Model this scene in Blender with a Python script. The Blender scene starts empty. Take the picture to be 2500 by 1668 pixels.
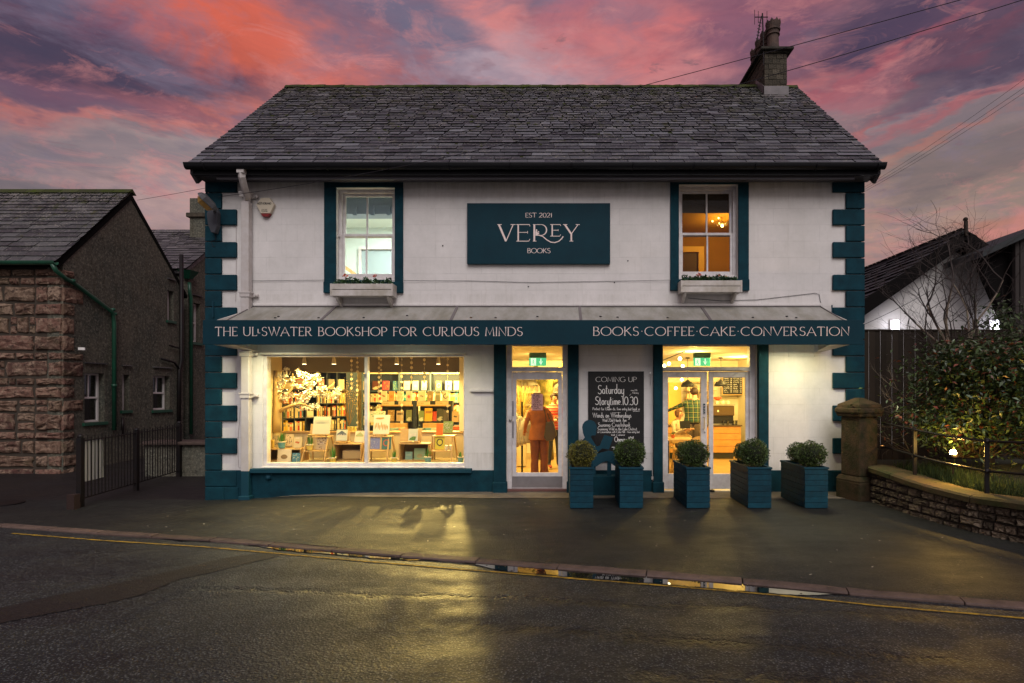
import bpy, bmesh, math, random
from mathutils import Vector, Matrix, noise as mnoise
random.seed(11)
R = math.radians
S = bpy.context.scene
COL = S.collection
PI = math.pi
# ------------------------------------------------------------------ camera
EYE, DIST, F = 1.72, 10.0, 1389.0       # eye height, distance to the shop front, focal length in photo pixels
CX, CY = 1363.0, 955.0                  # where the view axis meets the photograph
cam_d = bpy.data.cameras.new('camera')
cam = bpy.data.objects.new('camera', cam_d); COL.objects.link(cam)
cam.location = (0, -DIST, EYE); cam.rotation_euler = (R(90), 0, 0)
cam_d.sensor_width = 36; cam_d.lens = 36 * F / 2500
cam_d.shift_x = -(CX - 1250) / 2500; cam_d.shift_y = (CY - 834) / 2500
cam_d.clip_start = 0.05; cam_d.clip_end = 5000
S.camera = cam
S.view_settings.view_transform = 'Standard'; S.view_settings.look = 'None'
S.view_settings.gamma = 1; S.view_settings.exposure = 0
S.view_settings.use_curve_mapping = False
try:
    S.cycles.use_denoising = True
    S.cycles.max_bounces = 6; S.cycles.diffuse_bounces = 3; S.cycles.glossy_bounces = 3
    S.cycles.transparent_max_bounces = 12; S.cycles.sample_clamp_indirect = 4
    S.cycles.blur_glossy = 0.6
except Exception: pass

# ------------------------------------------------------------------ node helper
class NT:
    def __init__(s, tree): s.t = tree; s.n = tree.nodes; s.l = tree.links
    def new(s, typ, **kw):
        nd = s.n.new(typ)
        for k, v in kw.items(): setattr(nd, k, v)
        return nd
    def put(s, inp, v):
        if hasattr(v, 'is_output') or hasattr(v, 'links'): s.l.new(v, inp)
        else:
            if isinstance(v, (tuple, list)) and len(v) == 3 and getattr(inp, 'type', '') == 'RGBA': v = (*v, 1)
            inp.default_value = v
    def m(s, op, a, b=None, c=None, clamp=False):
        nd = s.new('ShaderNodeMath', operation=op); nd.use_clamp = clamp
        s.put(nd.inputs[0], a)
        if b is not None: s.put(nd.inputs[1], b)
        if c is not None: s.put(nd.inputs[2], c)
        return nd.outputs[0]
    def mix(s, f, a, b, mode='MIX'):
        nd = s.new('ShaderNodeMixRGB', blend_type=mode)
        s.put(nd.inputs[0], f); s.put(nd.inputs[1], a); s.put(nd.inputs[2], b)
        return nd.outputs[0]
    def noise(s, vec=None, scale=5, detail=4, rough=.6, dist=0, out='Fac'):
        nd = s.new('ShaderNodeTexNoise')
        if vec is not None: s.l.new(vec, nd.inputs['Vector'])
        nd.inputs['Scale'].default_value = scale; nd.inputs['Detail'].default_value = detail
        nd.inputs['Roughness'].default_value = rough; nd.inputs['Distortion'].default_value = dist
        return nd.outputs[out]
    def ramp(s, f, stops, interp='LINEAR'):
        nd = s.new('ShaderNodeValToRGB'); cr = nd.color_ramp; cr.interpolation = interp
        while len(cr.elements) < len(stops): cr.elements.new(.5)
        for e, (p, c) in zip(cr.elements, stops):
            e.position = p; e.color = (*c, 1) if isinstance(c, (tuple, list)) else (c, c, c, 1)
        s.put(nd.inputs[0], f); return nd.outputs[0]
    def mapr(s, v, a, b, c=0, d=1):
        nd = s.new('ShaderNodeMapRange'); s.put(nd.inputs[0], v)
        for i, x in enumerate((a, b, c, d)): nd.inputs[i + 1].default_value = x
        return nd.outputs[0]
    def vscale(s, vec, sc, off=(0, 0, 0)):
        nd = s.new('ShaderNodeMapping'); s.l.new(vec, nd.inputs[0])
        nd.inputs['Scale'].default_value = sc; nd.inputs['Location'].default_value = off
        return nd.outputs[0]
    def bump(s, h, strength=.3, dist=.02):
        nd = s.new('ShaderNodeBump'); nd.inputs['Strength'].default_value = strength
        nd.inputs['Distance'].default_value = dist; s.l.new(h, nd.inputs['Height']); return nd.outputs[0]

def srgb(r, g, b):
    f = lambda c: (c / 255 / 12.92) if c / 255 <= .04045 else ((c / 255 + .055) / 1.055) ** 2.4
    return (f(r), f(g), f(b))

# ------------------------------------------------------------------ world: dusk sky
wd = bpy.data.worlds.new('World'); S.world = wd; wd.use_nodes = True
N = NT(wd.node_tree); N.n.clear()
gen = N.new('ShaderNodeTexCoord').outputs['Generated']
# soft warping of the direction, so that every cloud edge is ragged
w1 = N.noise(N.vscale(gen, (1, 1, 3.2)), 3.1, 5, .62, out='Color')
sub = N.new('ShaderNodeVectorMath', operation='SUBTRACT'); N.l.new(w1, sub.inputs[0]); sub.inputs[1].default_value = (.5, .5, .5)
scl = N.new('ShaderNodeVectorMath', operation='MULTIPLY'); N.l.new(sub.outputs[0], scl.inputs[0]); scl.inputs[1].default_value = (.30, .15, .15)
w2 = N.noise(N.vscale(gen, (1, 1, 2.4)), 12, 4, .6, out='Color')
sub2 = N.new('ShaderNodeVectorMath', operation='SUBTRACT'); N.l.new(w2, sub2.inputs[0]); sub2.inputs[1].default_value = (.5, .5, .5)
scl2 = N.new('ShaderNodeVectorMath', operation='MULTIPLY'); N.l.new(sub2.outputs[0], scl2.inputs[0]); scl2.inputs[1].default_value = (.10, .06, .045)
ad = N.new('ShaderNodeVectorMath', operation='ADD'); N.l.new(gen, ad.inputs[0]); N.l.new(scl.outputs[0], ad.inputs[1])
ad2 = N.new('ShaderNodeVectorMath', operation='ADD'); N.l.new(ad.outputs[0], ad2.inputs[0]); N.l.new(scl2.outputs[0], ad2.inputs[1])
sp = N.new('ShaderNodeSeparateXYZ'); N.l.new(ad2.outputs[0], sp.inputs[0])
sx, sy, sz = sp.outputs
az = N.m('ARCTAN2', sx, sy)
hor = N.m('SQRT', N.m('ADD', N.m('ADD', N.m('MULTIPLY', sx, sx), N.m('MULTIPLY', sy, sy)), 1e-4))
el = N.m('DIVIDE', sz, hor)
sp0 = N.new('ShaderNodeSeparateXYZ'); N.l.new(gen, sp0.inputs[0])
el0 = N.m('ADD', N.m('MULTIPLY', sp0.outputs[2], .7), N.m('MULTIPLY', el, .3))
base = N.ramp(N.mapr(el0, -.05, .95), [(0, srgb(150, 112, 120)), (.10, srgb(176, 132, 132)), (.22, srgb(172, 140, 132)), (.36, srgb(150, 138, 140)),
                                 (.52, srgb(150, 118, 128)), (.75, srgb(128, 98, 122)), (1, srgb(96, 80, 110))])
# free-running streaks of lit cloud everywhere
st = N.noise(N.vscale(gen, (1.1, 1.1, 5.5), (3.1, .4, 1.2)), 2.2, 7, .6, .4)
col = N.mix(N.mapr(st, .50, .72, 0, .5), base, srgb(206, 112, 112))
st2 = N.noise(N.vscale(gen, (1, 1, 4), (7, 2, 5)), 3.1, 6, .62, .3)
col = N.mix(N.mapr(st2, .52, .74, 0, .5), col, srgb(112, 100, 124))
rag = [N.noise(N.vscale(gen, (1, 1, 3.0), (5 * k_, 2, 1)), 6.5, 7, .68, .6) for k_ in range(2)]; bi = [0]
def sky_blob(px, py, wx, wy, ang, rgb, amt, hard=1.0):
    """one bank of cloud at the direction of photo pixel (px, py); half sizes in photo pixels, ang = tilt in degrees"""
    global col
    a0 = math.atan((px - CX) / F); e0 = (CY - py) / F * math.cos(a0)
    c, s_ = math.cos(R(ang)), math.sin(R(ang))
    da = N.m('SUBTRACT', az, a0); de = N.m('SUBTRACT', el, e0)
    u = N.m('DIVIDE', N.m('ADD', N.m('MULTIPLY', da, c), N.m('MULTIPLY', de, s_)), wx / F)
    v = N.m('DIVIDE', N.m('SUBTRACT', N.m('MULTIPLY', de, c), N.m('MULTIPLY', da, s_)), wy / F)
    r2 = N.m('ADD', N.m('MULTIPLY', u, u), N.m('MULTIPLY', v, v))
    g = N.m('EXPONENT', N.m('MULTIPLY', r2, -hard))
    bi[0] += 1; g = N.mapr(N.m('ADD', g, N.m('MULTIPLY', N.m('SUBTRACT', rag[bi[0] % 2], .5), 1.15)), .16, .80)
    mu = sum(rgb) / 3; rgb = [mu + (c_ - mu) * .80 + 4 for c_ in rgb]
    col = N.mix(N.m('MULTIPLY', g, amt, clamp=True), col, srgb(*rgb))
SKY = [
 (200, 130, 420, 150, 8, (74, 64, 90), .97), (60, 300, 300, 70, 0, (120, 84, 106), .6), (330, 40, 330, 60, -4, (84, 66, 98), .9),
 (30, 20, 170, 28, 6, (160, 78, 98), .8),
 (560, 60, 190, 120, 12, (232, 92, 72), .95), (520, 190, 230, 50, -6, (196, 100, 104), .7), (760, 130, 150, 110, 30, (214, 108, 100), .85),
 (850, 60, 110, 90, -10, (128, 96, 122), .6), (300, 255, 380, 40, -3, (176, 96, 104), .8), (90, 350, 260, 45, 0, (178, 96, 100), .85),
 (330, 318, 330, 11, 8, (230, 110, 92), .95), (560, 285, 110, 14, -4, (224, 112, 98), .7), (200, 400, 330, 45, 2, (142, 124, 130), .75),
 (450, 390, 260, 60, 0, (172, 150, 148), .8), (430, 500, 260, 60, 0, (198, 156, 152), .75), (60, 440, 200, 40, 0, (118, 106, 116), .6),
 (1000, 60, 150, 110, 0, (118, 104, 132), .85), (1060, 150, 140, 60, 0, (150, 128, 148), .7), (700, 230, 140, 40, 20, (216, 122, 114), .6),
 (1180, 60, 120, 90, -50, (228, 128, 126), .85), (1300, 150, 240, 60, -10, (206, 148, 156), .75), (1500, 80, 200, 130, -20, (222, 108, 110), .85),
 (1420, 30, 120, 40, 30, (176, 104, 128), .5), (1640, 160, 170, 50, -8, (216, 128, 130), .75), (1800, 60, 160, 120, -30, (146, 82, 108), .75),
 (2100, 60, 300, 110, 6, (90, 68, 96), .92), (2420, 60, 260, 80, 8, (88, 66, 94), .85), (1960, 150, 60, 90, 40, (198, 92, 98), .75),
 (2140, 170, 260, 17, 13, (176, 82, 96), .8), (2400, 130, 220, 22, 12, (168, 78, 92), .8), (2060, 235, 200, 30, 10, (176, 96, 108), .7),
 (2150, 305, 260, 16, 18, (220, 98, 88), .9), (2420, 240, 220, 18, 14, (178, 88, 96), .8), (2380, 190, 240, 36, 12, (106, 92, 112), .85),
 (2340, 330, 260, 40, 12, (126, 110, 118), .8), (2280, 380, 150, 12, 16, (196, 106, 92), .75), (2200, 460, 260, 60, 4, (176, 142, 126), .85),
 (2460, 470, 190, 60, 0, (150, 126, 112), .7), (2160, 570, 200, 40, 0, (190, 146, 128), .8), (2460, 560, 120, 30, 5, (190, 118, 96), .7),
 (1880, 200, 120, 30, 0, (212, 118, 118), .6),
 (190, 130, 330, 95, 6, (70, 62, 90), .9), (420, 60, 150, 40, 20, (120, 70, 100), .5), (60, 240, 260, 40, 0, (110, 80, 108), .7), (560, 80, 120, 90, 20, (236, 96, 70), .75),
 (2180, 60, 280, 60, 8, (78, 62, 92), .9), (1010, 90, 130, 65, 0, (112, 106, 134), .75), (1170, 190, 220, 30, 0, (190, 164, 178), .6), (2330, 225, 260, 30, 12, (98, 84, 108), .75),
 (2440, 400, 180, 60, 8, (112, 100, 106), .7), (2440, 130, 200, 60, 10, (84, 66, 90), .75), (2040, 330, 160, 40, 14, (150, 112, 116), .5), (40, 30, 140, 60, 0, (84, 66, 92), .7), (1500, 60, 90, 50, 20, (150, 112, 134), .6), (820, 30, 120, 50, 10, (122, 98, 124), .6), (1900, 120, 110, 60, 30, (132, 92, 112), .6), (250, 395, 300, 30, 3, (130, 118, 128), .6), (50, 470, 160, 50, 0, (104, 98, 108), .6)]
for b_ in SKY: sky_blob(*b_)
gp_ = N.noise(N.vscale(gen, (1, 1, 2.6), (2, 6, 3)), 4.2, 8, .66, .7)
col = N.mix(N.mapr(gp_, .50, .66, 0, .55), col, srgb(128, 120, 142))
gp2 = N.noise(N.vscale(gen, (1, 1, 3.2), (8, 1, 9)), 7.5, 8, .68, .9)
col = N.mix(N.mapr(gp2, .54, .70, 0, .5), col, srgb(226, 146, 142))
# fine wisps over everything
fw = N.noise(N.vscale(gen, (1, 1, 3.4), (1, 9, 4)), 9, 8, .66, .8)
col = N.mix(.5, col, N.mix(1.0, col, N.ramp(fw, [(.28, (.62, .66, .76)), (.5, (.97, .97, .98)), (.74, (1.30, 1.12, 1.06))]), 'MULTIPLY'))
# the open, still bright side of the sky lies behind the camera and lights the shop front
back = N.mapr(sp0.outputs[1], -.9, .1, 1, 0)
lowb = N.m('MULTIPLY', back, N.mapr(sp0.outputs[2], .75, .1, .15, 1))
col = N.mix(N.m('MULTIPLY', lowb, .85), col, (.40, .40, .42))
sk = N.new('ShaderNodeTexSky', sky_type='NISHITA'); sk.sun_disc = False
SUN_EL, SUN_AZ = 44.0, 160.0
sk.sun_elevation = R(-5.0); sk.sun_rotation = R(SUN_AZ); sk.altitude = 150
b1 = N.new('ShaderNodeBackground'); N.l.new(sk.outputs[0], b1.inputs[0]); b1.inputs[1].default_value = .05
b2 = N.new('ShaderNodeBackground'); N.l.new(col, b2.inputs[0]); b2.inputs[1].default_value = .92
ads = N.new('ShaderNodeAddShader'); N.l.new(b1.outputs[0], ads.inputs[0]); N.l.new(b2.outputs[0], ads.inputs[1])
wo = N.new('ShaderNodeOutputWorld'); N.l.new(ads.outputs[0], wo.inputs[0])
# ------------------------------------------------------------------ the one sun: after-glow from behind the camera
sun_d = bpy.data.lights.new('sun', 'SUN'); sun_d.energy = 1.95; sun_d.angle = R(42); sun_d.color = (1, .97, .955)
sun = bpy.data.objects.new('sun', sun_d); COL.objects.link(sun)
sun.rotation_euler = (R(90 - SUN_EL), 0, R(12))

# ------------------------------------------------------------------ helpers
def W(px, py, Y):
    d = DIST + Y
    return ((px - CX) / F * d, Y, EYE + (CY - py) / F * d)
def fx(px, Y=0): return (px - CX) / F * (DIST + Y)
def fz(py, Y=0): return EYE + (CY - py) / F * (DIST + Y)
def wloc(o):
    v = Vector((0, 0, 0))
    while o is not None: v = v + o.location; o = o.parent
    return v
class MB:
    def __init__(s): s.v = []; s.f = []; s.mi = []; s.cur = 0
    def add(s, vs, fs):
        k = len(s.v); s.v += [tuple(p) for p in vs]; s.f += [tuple(i + k for i in f) for f in fs]; s.mi += [s.cur] * len(fs); return s
    def box(s, x0, y0, z0, x1, y1, z1):
        if x0 > x1: x0, x1 = x1, x0
        if y0 > y1: y0, y1 = y1, y0
        if z0 > z1: z0, z1 = z1, z0
        return s.add([(x0, y0, z0), (x1, y0, z0), (x1, y1, z0), (x0, y1, z0), (x0, y0, z1), (x1, y0, z1), (x1, y1, z1), (x0, y1, z1)],
              [(0, 3, 2, 1), (4, 5, 6, 7), (0, 1, 5, 4), (1, 2, 6, 5), (2, 3, 7, 6), (3, 0, 4, 7)])
    def obox(s, c, size, rot=(0, 0, 0)):
        from mathutils import Euler
        M = Euler([R(a) for a in rot]).to_matrix(); c = Vector(c)
        h = [x / 2 for x in size]
        vs = [c + M @ Vector((sx_ * h[0], sy_ * h[1], sz_ * h[2])) for sz_ in (-1, 1) for sx_, sy_ in ((-1, -1), (1, -1), (1, 1), (-1, 1))]
        return s.add(vs, [(0, 3, 2, 1), (4, 5, 6, 7), (0, 1, 5, 4), (1, 2, 6, 5), (2, 3, 7, 6), (3, 0, 4, 7)])
    def beam(s, a, b, w, h=None, up=(0, 0, 1)):
        a, b = Vector(a), Vector(b); h = h or w; d = (b - a).normalized()
        u = d.cross(Vector(up));
        if u.length < 1e-4: u = d.cross(Vector((0, 1, 0)))
        u.normalize(); v = u.cross(d)
        vs = [p + u * i * w / 2 + v * j * h / 2 for p in (a, b) for i, j in ((-1, -1), (1, -1), (1, 1), (-1, 1))]
        return s.add(vs, [(0, 1, 2, 3), (4, 7, 6, 5), (0, 4, 5, 1), (1, 5, 6, 2), (2, 6, 7, 3), (3, 7, 4, 0)])
    def prism(s, poly, a, b, ax='y'):
        """poly in the plane across ax; extruded from a to b"""
        n = len(poly)
        P = {'y': lambda p, t: (p[0], t, p[1]), 'x': lambda p, t: (t, p[0], p[1]), 'z': lambda p, t: (p[0], p[1], t)}[ax]
        vs = [P(p, a) for p in poly] + [P(p, b) for p in poly]
        fs = [tuple(range(n)), tuple(range(2 * n - 1, n - 1, -1))] + [(i, i + n, (i + 1) % n + n, (i + 1) % n) for i in range(n)]
        return s.add(vs, fs)
    def tube(s, pts, r, n=8, cap=True):
        pts = [Vector(p) for p in pts]; m = len(pts); rs = r if isinstance(r, (list, tuple)) else [r] * m
        rings = []; prev = None
        for i, p in enumerate(pts):
            d = (pts[min(i + 1, m - 1)] - pts[max(i - 1, 0)])
            if d.length < 1e-7: d = Vector((0, 0, 1))
            d.normalize()
            u = d.cross(Vector((0, 0, 1))) if prev is None else (prev - d * prev.dot(d))
            if u.length < 1e-3: u = d.cross(Vector((0, 1, 0)))
            u.normalize(); prev = u; v = d.cross(u)
            rings.append([p + (u * math.cos(2 * PI * k / n) + v * math.sin(2 * PI * k / n)) * rs[i] for k in range(n)])
        vs = [q for ring in rings for q in ring]; fs = []
        for i in range(m - 1):
            for k in range(n):
                a, b = i * n + k, i * n + (k + 1) % n
                fs.append((a, b, b + n, a + n))
        if cap: fs += [tuple(range(n - 1, -1, -1)), tuple(range((m - 1) * n, m * n))]
        return s.add(vs, fs)
    def lathe(s, prof, c=(0, 0, 0), n=16, sx_=1, sy_=1):
        vs = []; fs = []; m = len(prof)
        for r, z in prof:
            for k in range(n): vs.append((c[0] + r * sx_ * math.cos(2 * PI * k / n), c[1] + r * sy_ * math.sin(2 * PI * k / n), c[2] + z))
        for i in range(m - 1):
            for k in range(n):
                a, b = i * n + k, i * n + (k + 1) % n
                fs.append((a, b, b + n, a + n))
        if prof[0][0] > 1e-4: fs.append(tuple(range(n - 1, -1, -1)))
        if prof[-1][0] > 1e-4: fs.append(tuple(range((m - 1) * n, m * n)))
        return s.add(vs, fs)
    def ball(s, c, r, n=12, m=8):
        rx, ry, rz = (r, r, r) if not isinstance(r, (tuple, list)) else r
        vs = [(c[0], c[1], c[2] - rz)]; fs = []
        for i in range(1, m):
            t = -PI / 2 + PI * i / m
            for k in range(n):
                vs.append((c[0] + rx * math.cos(t) * math.cos(2 * PI * k / n), c[1] + ry * math.cos(t) * math.sin(2 * PI * k / n), c[2] + rz * math.sin(t)))
        vs.append((c[0], c[1], c[2] + rz)); L = len(vs) - 1
        for k in range(n): fs.append((0, 1 + (k + 1) % n, 1 + k)); fs.append((L, L - n + k, L - n + (k + 1) % n))
        for i in range(m - 2):
            for k in range(n):
                a, b = 1 + i * n + k, 1 + i * n + (k + 1) % n
                fs.append((a, b, b + n, a + n))
        return s.add(vs, fs)
    def mesh(s, name, mats, off=(0, 0, 0), smooth=False):
        me = bpy.data.meshes.new(name)
        me.from_pydata([(p[0] - off[0], p[1] - off[1], p[2] - off[2]) for p in s.v], [], s.f)
        for m_ in (mats if isinstance(mats, (list, tuple)) else [mats]): me.materials.append(m_)
        if any(s.mi): me.polygons.foreach_set('material_index', s.mi)
        if smooth: me.polygons.foreach_set('use_smooth', [True] * len(me.polygons))
        me.update(); return me
    def build(s, name, mats, parent=None, smooth=False, bevel=0, local=False, kind=None):
        """vertices are world coordinates unless local"""
        off = (0, 0, 0) if (local or parent is None) else wloc(parent)
        o = bpy.data.objects.new(name, s.mesh(name, mats, off, smooth)); COL.objects.link(o)
        if parent is not None: o.parent = parent
        if bevel:
            b = o.modifiers.new('edge', 'BEVEL'); b.width = bevel; b.segments = 2; b.limit_method = 'ANGLE'; b.angle_limit = R(40)
        if kind: o['kind'] = kind
        return o
    def thing(s, name, label, cat, mats, group=None, base=None, **kw):
        """a thing that is one mesh; its origin is put at its base"""
        xs = [p[0] for p in s.v]; ys = [p[1] for p in s.v]; zs = [p[2] for p in s.v]
        b = base or ((min(xs) + max(xs)) / 2, (min(ys) + max(ys)) / 2, min(zs))
        o = bpy.data.objects.new(name, s.mesh(name, mats, b, kw.get('smooth', False))); COL.objects.link(o); o.location = b
        if kw.get('bevel'):
            m = o.modifiers.new('edge', 'BEVEL'); m.width = kw['bevel']; m.segments = 2; m.limit_method = 'ANGLE'; m.angle_limit = R(40)
        tag(o, label, cat, group); return o
def tag(o, label=None, cat=None, group=None, kind=None):
    if label: o['label'] = label
    if cat: o['category'] = cat
    if group: o['group'] = group
    if kind: o['kind'] = kind
    return o
def thing(name, label, cat, loc=(0, 0, 0), group=None, rz=0):
    o = bpy.data.objects.new(name, None); COL.objects.link(o); o.location = loc; o.rotation_euler.z = rz
    o.empty_display_size = .1
    return tag(o, label, cat, group)
def copy_tree(o, parent=None):
    c = o.copy(); COL.objects.link(c); c.parent = parent
    for ch in list(o.children): copy_tree(ch, c)
    return c
def inst(name, mesh, loc, rot=(0, 0, 0), sc=(1, 1, 1), parent=None, color=None):
    o = bpy.data.objects.new(name, mesh); COL.objects.link(o)
    if parent is not None: o.parent = parent; loc = Vector(loc) - wloc(parent)
    o.location = loc; o.rotation_euler = rot; o.scale = sc
    if color: o.color = (*color, 1)
    return o

# ------------------------------------------------------------------ materials
def mat(name, color=(.5, .5, .5), rough=.6, spec=.5, metal=0, bump=None, vary=0, noise_col=None, nscale=8, emit=None, coords='Object', sheen=None, objcolor=False):
    m = bpy.data.materials.new(name); m.use_nodes = True; T = NT(m.node_tree)
    b = T.n['Principled BSDF']; tc = T.new('ShaderNodeTexCoord').outputs[coords]
    c = color
    if objcolor: c = T.new('ShaderNodeObjectInfo').outputs['Color']
    if noise_col is not None:
        f = T.noise(tc, nscale, 6, .65)
        c = T.mix(T.mapr(f, .35, .65), color if not objcolor else c, noise_col)
    if vary:
        oi = T.new('ShaderNodeObjectInfo').outputs['Random']; gi = T.new('ShaderNodeNewGeometry').outputs['Random Per Island']
        rnd = T.m('FRACT', T.m('ADD', oi, gi))
        c = T.mix(1, c, T.ramp(rnd, [(0, 1 - vary), (1, 1 + vary)]), 'MULTIPLY')
    T.put(b.inputs['Base Color'], c if not isinstance(c, tuple) else (*c, 1))
    b.inputs['Roughness'].default_value = rough; b.inputs['Metallic'].default_value = metal
    b.inputs['Specular IOR Level'].default_value = spec
    if bump:
        sc_, st_, di_ = bump
        T.l.new(T.bump(T.noise(tc, sc_, 5, .7), st_, di_), b.inputs['Normal'])
    if emit:
        b.inputs['Emission Color'].default_value = (*emit[0], 1); b.inputs['Emission Strength'].default_value = emit[1]
    return m
def glass(name, tint=(1, 1, 1), refl=.10, rough=.0):
    m = bpy.data.materials.new(name); m.use_nodes = True; T = NT(m.node_tree); T.n.clear()
    tr = T.new('ShaderNodeBsdfTransparent'); tr.inputs[0].default_value = (*tint, 1)
    gl = T.new('ShaderNodeBsdfGlossy'); gl.inputs['Roughness'].default_value = rough
    fr = T.new('ShaderNodeFresnel'); fr.inputs[0].default_value = 1.5
    ms = T.new('ShaderNodeMixShader'); T.l.new(T.m('ADD', T.m('MULTIPLY', fr.outputs[0], .6), refl - .05, clamp=True), ms.inputs[0])
    T.l.new(tr.outputs[0], ms.inputs[1]); T.l.new(gl.outputs[0], ms.inputs[2])
    o = T.new('ShaderNodeOutputMaterial'); T.l.new(ms.outputs[0], o.inputs[0]); return m
M = {}
TEAL = (.005, .042, .062)
def wall_paint():
    m = bpy.data.materials.new('painted_render'); m.use_nodes = True; T = NT(m.node_tree); b = T.n['Principled BSDF']
    tc = T.new('ShaderNodeTexCoord').outputs['Object']
    sp_ = T.new('ShaderNodeSeparateXYZ'); T.l.new(tc, sp_.inputs[0])
    cb = T.new('ShaderNodeCombineXYZ'); T.l.new(sp_.outputs[0], cb.inputs[0]); T.l.new(T.m('SUBTRACT', sp_.outputs[2], .33), cb.inputs[1])
    br = T.new('ShaderNodeTexBrick'); T.l.new(cb.outputs[0], br.inputs[0])
    br.inputs['Scale'].default_value = 1; br.inputs['Brick Width'].default_value = .54; br.inputs['Row Height'].default_value = .2875
    br.inputs['Mortar Size'].default_value = .0035; br.inputs['Mortar Smooth'].default_value = .1
    mort = br.outputs['Fac']
    fade = T.mapr(T.noise(tc, 2.2, 3, .6), .3, .62)
    mort = T.m('MULTIPLY', mort, fade)
    base = T.mix(T.mapr(T.noise(tc, 1.3, 6, .75), .35, .65), (.74, .70, .68), (.62, .59, .565))
    streak = T.noise(T.vscale(tc, (9, 9, .7)), 1.5, 5, .65)
    base = T.mix(T.mapr(streak, .56, .78, 0, .3), base, (.44, .41, .35))
    base = T.mix(T.m('MULTIPLY', mort, .26), base, (.30, .28, .27))
    zz_ = sp_.outputs[2]; drip = T.noise(T.vscale(tc, (5, 5, .6)), 1.6, 6, .75)
    for z0_, ln_, am_ in ((5.48, .55, .6), (3.40, .30, .28), (.62, .5, .45)):
        band = T.m('MULTIPLY', T.mapr(zz_, z0_ - ln_, z0_, 0, 1), T.m('LESS_THAN', zz_, z0_ + .02))
        base = T.mix(T.m('MULTIPLY', band, T.mapr(drip, .44, .68, 0, am_)), base, (.38, .35, .29))
    spots = T.noise(tc, 26, 2, .5)
    base = T.mix(T.mapr(spots, .74, .78, 0, .5), base, (.25, .22, .18))
    T.l.new(base, b.inputs['Base Color']); b.inputs['Roughness'].default_value = .75; b.inputs['Specular IOR Level'].default_value = .25
    h = T.m('SUBTRACT', T.m('MULTIPLY', T.noise(tc, 60, 5, .7), .35), T.m('MULTIPLY', mort, 1.0))
    h = T.m('ADD', h, T.m('MULTIPLY', T.noise(tc, 7, 3, .6), .6))
    T.l.new(T.bump(h, .45, .010), b.inputs['Normal']); return m
M['wall'] = wall_paint()
M['teal'] = mat('teal_paint', TEAL, .6, .25, bump=(30, .35, .006), noise_col=(.006, .048, .074), nscale=5)
M['teal_rough'] = mat('teal_masonry_paint', (.005, .044, .063), .75, .15, bump=(60, .7, .010), noise_col=(.004, .028, .041), nscale=6)
M['teal_board'] = mat('teal_sign_paint', (.004, .034, .050), .6, .14, noise_col=(.004, .028, .042), nscale=3)
M['planter'] = mat('planter_paint', (.004, .052, .080), .6, .2, bump=(22, .6, .006), noise_col=(.004, .030, .048), nscale=9, vary=.18)
M['white'] = mat('white_gloss_paint', (.72, .68, .67), .4, .4, bump=(18, .1, .003), noise_col=(.55, .50, .49), nscale=6)
M['white_worn'] = mat('worn_white_paint', (.60, .56, .53), .5, .4, bump=(25, .3, .004), noise_col=(.40, .36, .30), nscale=4)
M['pipe'] = mat('pipe_paint', (.56, .52, .51), .45, .4, bump=(15, .15, .004), noise_col=(.48, .43, .40), nscale=5)
M['letter'] = mat('sign_lettering', (.80, .66, .62), .6, .2)
M['chalk'] = mat('chalk_paint', (.72, .70, .68), .8, .1)
M['black'] = mat('black_paint', (.012, .011, .012), .5, .25, bump=(25, .25, .004))
M['blackboard'] = mat('chalkboard', (.010, .010, .011), .55, .3, noise_col=(.014, .013, .013), nscale=12)
M['gutter'] = mat('gutter_black', (.006, .006, .008), .5, .25)
M['soffit'] = mat('grey_soffit_board', (.075, .07, .08), .6, .3, bump=(20, .2, .004))
M['steel'] = mat('brushed_steel', (.45, .43, .42), .3, .5, .9)
M['rail'] = mat('painted_iron', (.006, .006, .007), .5, .3, bump=(40, .5, .004), noise_col=(.014, .008, .006), nscale=6)
M['green'] = mat('green_iron_paint', (.010, .085, .045), .4, .5, bump=(20, .2, .004), noise_col=(.012, .06, .034), nscale=5)
M['glass'] = glass('window_glass', (.97, .98, .96), .05)
M['glass_dark'] = glass('old_window_glass', (.55, .57, .56), .16, .02)
M['wire'] = mat('cable_sheath', (.02, .018, .022), .6, .3)
M['dark'] = mat('dark_interior', (.02, .018, .016), .8)
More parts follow.
